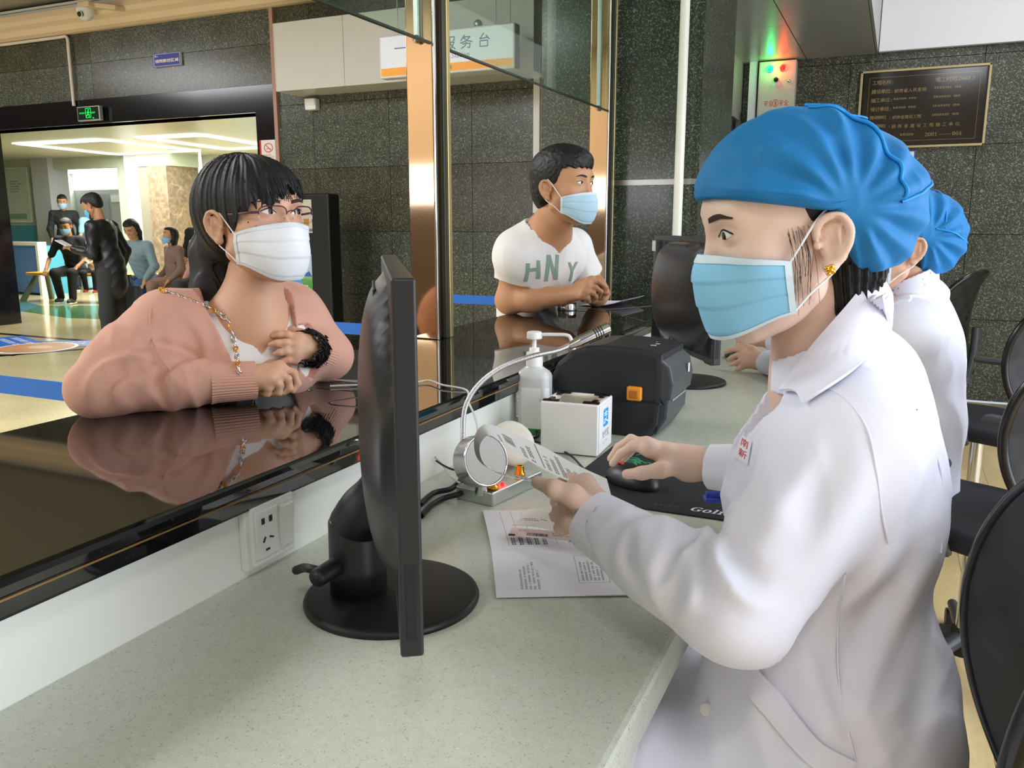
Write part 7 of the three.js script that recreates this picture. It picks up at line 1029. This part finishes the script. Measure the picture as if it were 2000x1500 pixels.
// ================================================================ people waiting in the hall
function figure(o) {                      // local frame: x the person's left, y up, z forward
  const P = thing('person', o.label, 'person', [o.at[0], o.y ?? 0, o.at[1]], o.turn); const k = o.size ?? 1, S = (p) => p.map((v) => v * k);
  const sit = o.sit, hipY = sit ? 0.50 : 0.90, lean = o.lean ?? 0, shY = hipY + 0.48, c = 0.013 * Math.max(0.7, k);
  const sh = (e) => S([e * 0.17, shY, lean]), nb = S([0, shY + 0.07, lean + 0.01]), hc = S([0, shY + 0.21, lean + 0.045 + (o.bow ?? 0) * 0.05]);
  const arms = o.arms ?? { R: [[-0.24, shY - 0.27, lean], [-0.2, shY - 0.45, lean + 0.2]], L: [[0.24, shY - 0.27, lean], [0.2, shY - 0.45, lean + 0.2]] }; const aR = arms.R.map(S), aL = arms.L.map(S);
  const bow = o.bow ?? 0, HM = frame([o.look ?? 0, -Math.sin(bow), Math.cos(bow)]).m(hc).scale(V(k, k, k));
  const hd = headSolid(); const hg = solidGeo(hd, [-0.1, -0.115, -0.12], [0.1, 0.14, 0.125], 0.0065); hg.applyMatrix4(HM);
  const sk = new Solid().cap(S([0, shY + 0.16, lean + 0.03]), nb, 0.05 * k, 0.055 * k, 0.02);
  for (const a of [aR, aL]) { const d = V(sub3(a[1], a[0])).normalize(), w = add3(a[1], d.toArray(), -0.03 * k), u = V(d.z, 0, -d.x).normalize(); const fg = [-1.5, -0.5, 0.5, 1.5].map((q) => { const b = add3(add3(a[1], d.toArray(), 0.05 * k), u.toArray(), q * 0.017 * k); return [b, add3(add3(b, d.toArray(), 0.03 * k), [0, -0.012 * k, 0]), add3(add3(b, d.toArray(), 0.045 * k), [0, -0.03 * k, 0])]; }); fg.forEach((f) => { sk.cap(w, f[0], 0.022 * k, 0.012 * k, 0.012); sk.chain(f, [0.009 * k, 0.008 * k, 0.007 * k], 0.004); }); sk.chain([a[1], add3(add3(a[1], u.toArray(), 0.035 * k), d.toArray(), 0.03 * k), add3(add3(a[1], u.toArray(), 0.04 * k), d.toArray(), 0.06 * k)], [0.014 * k, 0.011 * k, 0.009 * k], 0.006); sk.cap(a[0], w, 0.034 * k, 0.026 * k, 0.02); }
  const [s0, s1] = boundsOf([nb, S([0, shY + 0.16, lean]), ...aR, ...aL], 0.14 * k); const body = part('body', merge([hg, solidGeo(sk, s0, s1, Math.min(c, 0.008))]), skinM(o.skin ?? 0xc9966f), P);
  const top = new Solid(); const wq = o.wide ?? 1; top.cap(S([0, hipY + 0.02, 0]), S([0, shY - 0.1, lean]), 0.135 * k * wq, 0.13 * k * wq, 0.06).cap(S([-0.1, shY - 0.06, lean]), S([0.1, shY - 0.06, lean]), 0.095 * k, 0.095 * k, 0.06).cap(S([0, shY, lean]), sh(1), 0.07 * k, 0.065 * k, 0.04).cap(S([0, shY, lean]), sh(-1), 0.07 * k, 0.065 * k, 0.04);
  if (!sit && o.long) top.cap(S([0, hipY - o.long, 0]), S([0, hipY + 0.1, 0]), 0.155 * k, 0.14 * k, 0.05);
  for (const [e, a] of [[-1, aR], [1, aL]]) { const end = o.short ? mix3(sh(e), a[0], 0.75) : add3(a[1], sub3(a[1], a[0]), -0.15); top.cap(sh(e), o.short ? end : a[0], 0.064 * k, 0.054 * k, 0.03); if (!o.short) top.cap(a[0], end, 0.052 * k, 0.042 * k, 0.03); }
  top.fn((x, y, z, D) => D > 0.06 || D < -0.06 ? D : D + wrinkle(x + o.at[0], y, z, 12, 0.008) - 0.006 * crease((x + z) * 40 + y * 60 + 4 * noise3(x * 8, y * 8, z * 8)));
  const [t0, t1] = boundsOf([S([0, hipY - (o.long ?? 0), 0]), S([0, shY + 0.1, lean]), sh(1), sh(-1), ...aR, ...aL], 0.17 * k); part(o.topName ?? 'jacket', solidGeo(top, t0, t1, c), mat(o.top, o.gloss ?? 0.8), P);
  const legs = new Solid(); const kn = [];
  for (const e of [-1, 1]) { const hip = S([e * 0.09, hipY, 0]), knee = sit ? S([e * 0.13, 0.48, 0.42]) : S([e * 0.11, 0.48, 0.02]), ank = sit ? S([e * 0.13, 0.1, 0.38 + e * 0.08]) : S([e * 0.12, 0.09, -0.02 + e * 0.05]); if (o.dangle) ank[1] += o.dangle; kn.push(ank); legs.chain([hip, knee, ank], [0.095 * k, 0.07 * k, 0.055 * k], 0.04); }
  const [l0, l1] = boundsOf([S([0, hipY, 0]), ...kn, S([0.1, 0.48, sit ? 0.42 : 0])], 0.13 * k); part('trousers', solidGeo(legs, l0, l1, c), mat(o.bottom ?? 0x1b1c1f, 0.85), P);
  kn.forEach((a) => { const f = new Solid().ell([a[0], a[1] - 0.05 * k, a[2] + 0.06 * k], [0.045 * k, 0.045 * k, 0.125 * k], 0.01).fn((x, y, z, D) => Math.max(D, a[1] - 0.09 * k - y)); const sp = part('shoe', solidGeo(f, [a[0] - 0.07 * k, a[1] - 0.12 * k, a[2] - 0.1 * k], [a[0] + 0.07 * k, a[1] + 0.02 * k, a[2] + 0.22 * k], 0.011 * k), mat(o.shoe ?? 0x1a1a1c, 0.5), P); part('sole', at(rbox(0.075 * k, 0.022 * k, 0.24 * k, 0.01 * k), a[0], a[1] - 0.079 * k, a[2] + 0.06 * k), whiteM, sp); });
  if (o.hair !== null) { const hs = new Solid().ell([0, 0.05, -0.016], [0.083, 0.086, 0.104], 0.02).ell([0, 0.085, 0.02], [0.066, 0.042, 0.07], 0.03).ell([0, 0.0, -0.06], [0.066, 0.06, 0.045], 0.03); if (o.hairLong) hs.chain([[-0.05, 0.03, -0.04], [-0.062, -0.06, -0.03], [-0.06, -0.06 - o.hairLong, -0.02]], [0.045, 0.04, 0.025], 0.03).chain([[0.05, 0.03, -0.04], [0.062, -0.06, -0.03], [0.06, -0.06 - o.hairLong, -0.02]], [0.045, 0.04, 0.025], 0.03).cap([0, 0.0, -0.07], [0, -0.06 - o.hairLong, -0.06], 0.06, 0.05, 0.03); const low = o.hairLong ? -0.08 - o.hairLong : -0.06; hs.fn((x, y, z, D) => { const line = z > 0.04 ? (o.fringe ?? 0.078) : z > 0.0 ? lerp(o.hairLong ? -0.1 : -0.01, o.fringe ?? 0.078, z / 0.04) : low; return Math.max(D + 0.004 * (noise3(x * 90, y * 60, z * 90) - 0.5), line - y); }); const g = solidGeo(hs, [-0.12, low - 0.04, -0.15], [0.12, 0.16, 0.12], 0.006); g.applyMatrix4(HM); part('hair', g, mat(o.hair ?? 0x121012, 0.6), P); }
  if (o.cap) { const cs = new Solid().ell([0, 0.055, -0.018], [0.088, 0.088, 0.11], 0.02).fn((x, y, z, D) => Math.max(D, 0.03 + (z > 0 ? 0.3 * z : 0) - y)); const tx = dataTex(64, (u, v) => { const s = pnoise(u, v, 8, 71) > 0.68; return s ? [0.75, 0.8, 0.9] : [0.09, 0.13, 0.32]; }); const g = solidGeo(cs, [-0.12, 0.0, -0.15], [0.12, 0.16, 0.13], 0.007); uvBox(g); g.applyMatrix4(HM); part('cloth_cap', g, mat(0xffffff, 0.8, 0, { map: rep(tx, 14) }), P, 'dark blue patterned cap'); }
  if (o.mask) { const mo = { top: o.mask.top ?? 0.0, low: -0.07, span: 1.05 }; const g = maskGeo(mo, -1, 1, 0, 1, 0.002, 16, 12, 0.002); if (o.mask.drop) g.translate(0, -o.mask.drop, -0.01); g.applyMatrix4(HM); part('face_mask', g, mat(o.mask.color ?? 0x8fcdf0, 0.75), P); }
  const f = (x, y, z) => hd.d(x, y, z); for (const e of [-1, 1]) { part('eye', almond(f, e * 0.0325, 0.0215, 0.027, 0.009, e, 0.0008, 8).applyMatrix4(HM), irisM, body); part('eyebrow', ribbon(f, [[e * 0.013, 0.040, 0.2], [e * 0.033, 0.0445, 0.2], [e * 0.051, 0.039, 0.2]], [0, 0, -1], [0.006, 0.007, 0.003], [0, 1, 0], 0.001, 6).applyMatrix4(HM), browM, body); }
  P.updateMatrixWorld(); return { P, M: P.matrixWorld, hands: [aR[1], aL[1]].map((p) => V(p).applyMatrix4(P.matrixWorld).toArray()) };
}
const face = (x, z) => Math.atan2(x, z);
{
  const man = figure({ label: 'standing man in black leather jacket looking down at his phone', at: [-6.62, -5.53], turn: face(-0.93, 0.30), top: 0x17181b, gloss: 0.42, bottom: 0x2b2d30, bow: 0.55, lean: 0.06, long: 0.14, hair: 0x15151a, skin: 0xb9855f, mask: { color: 0x6fc0ee }, size: 0.88, arms: { R: [[-0.27, 1.12, -0.02], [-0.27, 0.80, 0.10]], L: [[0.22, 1.10, 0.05], [0.10, 1.16, 0.36]] } });
  const ph = man.hands[1]; single('phone', at(rbox(0.15, 0.009, 0.072, 0.003), 0, 0, 0).applyMatrix4(new THREE.Matrix4().makeRotationZ(-0.35)).translate(ph[0] - 0.05, ph[1] + 0.045, ph[2] + 0.03), mat(0xd8dade, 0.3), 'pale phone held up by the man in the leather jacket', 'phone');
  const pq = man.hands[0]; const tx = canvasTex(128, 160, (g) => { g.fillStyle = '#eef0ea'; g.fillRect(0, 0, 128, 160); g.fillStyle = '#f0e23a'; g.fillRect(34, 24, 70, 90); }); single('yellow_leaflet', at(uvFit(new THREE.BoxGeometry(0.14, 0.19, 0.006)), pq[0] - 0.07, pq[1] - 0.1, pq[2] + 0.05, 0, 0.5, -0.45), mat(0xffffff, 0.5, 0, { map: tx }), 'white and yellow leaflet in the lowered hand of the jacket man', 'leaflet');
  const bg = thing('tote_bag', 'dark grey tote bag hanging from the lowered hand of the jacket man', 'bag', [pq[0] + 0.06, 0.30, pq[2] - 0.02], 0.3); part('pouch', at(rbox(0.30, 0.36, 0.10, 0.03), 0, 0.18, 0), mat(0x4a4d50, 0.7), bg); for (const s of [-1, 1]) part('handle', tube([[-0.08, 0.35, s * 0.03], [-0.05, 0.46, s * 0.02], [0, pq[1] - 0.33, 0], [0.05, 0.46, s * 0.02], [0.08, 0.35, s * 0.03]], 0.008, 24, 6), mat(0x3c3e40, 0.7), bg); part('water_bottle', at(lathe([[0.0001, 0], [0.03, 0.002], [0.032, 0.16], [0.012, 0.19], [0.012, 0.21], [0.0001, 0.21]], 20), 0.06, 0.24, 0), mat(0xa9c6e6, 0.15, 0, { transmission: 0.6, thickness: 0 }), bg);
}
function uvFit(g) { return g; }
{ // bench with seated people
  const bench = (a, b, label) => { const A = V(a[0], 0, a[1]), B = V(b[0], 0, b[1]), L = A.distanceTo(B), t = thing('bench', label, 'bench', [(A.x + B.x) / 2, 0, (A.z + B.z) / 2], -Math.atan2(B.z - A.z, B.x - A.x)); for (let i = 0; i < 3; i++) part('seat_slat', at(rbox(L, 0.045, 0.13, 0.015), 0, 0.445, -0.145 + i * 0.145), mat(0xe0a032, 0.45), t); const g = mat(0x5c6b5c, 0.5); for (const s of [-1, 1]) { part('bench_leg', cyl([s * (L / 2 - 0.12), 0.42, 0.1], [s * (L / 2 + 0.02), 0.0, 0.3], 0.04, 0.05, 4), g, t); part('bench_leg', cyl([s * (L / 2 - 0.12), 0.42, -0.1], [s * (L / 2 + 0.02), 0.0, -0.3], 0.04, 0.05, 4), g, t); } return t; };
  bench([-12.72, -9.18], [-10.35, -9.55], 'yellow slatted bench with green legs in the hall');
  bench([-9.15, -8.06], [-7.5, -8.22], 'second yellow slatted bench behind the woman in the pink cardigan');
  const dir = face(0.55, 0.83);
  figure({ label: 'seated man in black with arms on his knees on the yellow bench', at: [-11.95, -9.32], turn: face(0.45, 0.88), sit: 1, top: 0x0e0f11, bottom: 0x141518, lean: 0.12, bow: 0.35, mask: { color: 0x8fb8dc }, skin: 0xa57550, short: 1, topName: 'shirt', arms: { R: [[-0.32, 0.68, 0.16], [-0.27, 0.52, 0.40]], L: [[0.26, 0.7, 0.15], [0.18, 0.56, 0.36]] } });
  figure({ label: 'toddler in cream jumper seated beside the man in black', at: [-11.62, -9.40], turn: dir, sit: 1, size: 0.66, y: 0.155, dangle: 0.0, top: 0xe6cdb2, bottom: 0x17181a, bow: 0.4, fringe: 0.05, hairLong: 0.02, shoe: 0xb03a36, topName: 'jumper', skin: 0xd9a583, arms: { R: [[-0.2, 0.78, 0.06], [-0.06, 0.74, 0.26]], L: [[0.2, 0.78, 0.06], [0.06, 0.74, 0.26]] } });
  figure({ label: 'standing man in dark jacket and beige shirt at the corridor mouth', at: [-14.03, -10.81], turn: face(0.75, 0.66), top: 0x1d2024, bottom: 0x2a3448, bow: 0.25, mask: { color: 0x9fc4e2 }, skin: 0xc08e68, long: 0.08, size: 1.02 });
  figure({ label: 'nurse in pale blue tunic and patterned cap seen from behind in the corridor', at: [-13.58, -11.01], turn: face(-0.9, -0.1), top: 0x8fc6de, bottom: 0x8fc6de, hair: 0x16131a, cap: 1, skin: 0xd0a284, topName: 'tunic', size: 0.93, short: 1, mask: { color: 0xb9dcea } });
  figure({ label: 'woman with black hair and light blue jacket seated behind the jacket man', at: [-9.0, -8.08], turn: face(0.3, 0.95), sit: 1, top: 0x8fa9b4, bottom: 0x3d5f8f, hairLong: 0.12, hair: 0x0e0d10, bow: 0.5, lean: 0.22, size: 0.98 });
  figure({ label: 'girl in brown check dress with her mask pulled down, on the bench', at: [-8.52, -8.10], turn: face(-0.35, 0.93), sit: 1, size: 0.86, y: 0.06, top: 0x8d7466, bottom: 0x9a7a6a, hairLong: 0.06, bow: -0.15, mask: { color: 0x86c2ea, drop: 0.03 }, skin: 0xcf9c78, topName: 'dress' });
  figure({ label: 'woman in pale pink coat seated at the end of the bench', at: [-8.02, -8.16], turn: face(0.1, 1), sit: 1, top: 0xcfa597, bottom: 0x4a4448, hairLong: 0.10, mask: { color: 0x8fc4e8 }, size: 1.0 });
  figure({ label: 'person in black hood and blue mask standing behind the bench', at: [-8.75, -8.80], turn: face(0.4, 0.9), top: 0x18181b, bottom: 0x1d1d20, hairLong: 0.08, mask: { color: 0x8fc4e8 }, size: 0.82 });
}


scene.traverse((o) => { if (o.isMesh) { o.castShadow = true; o.receiveShadow = true; } });
renderer.render(scene, camera);
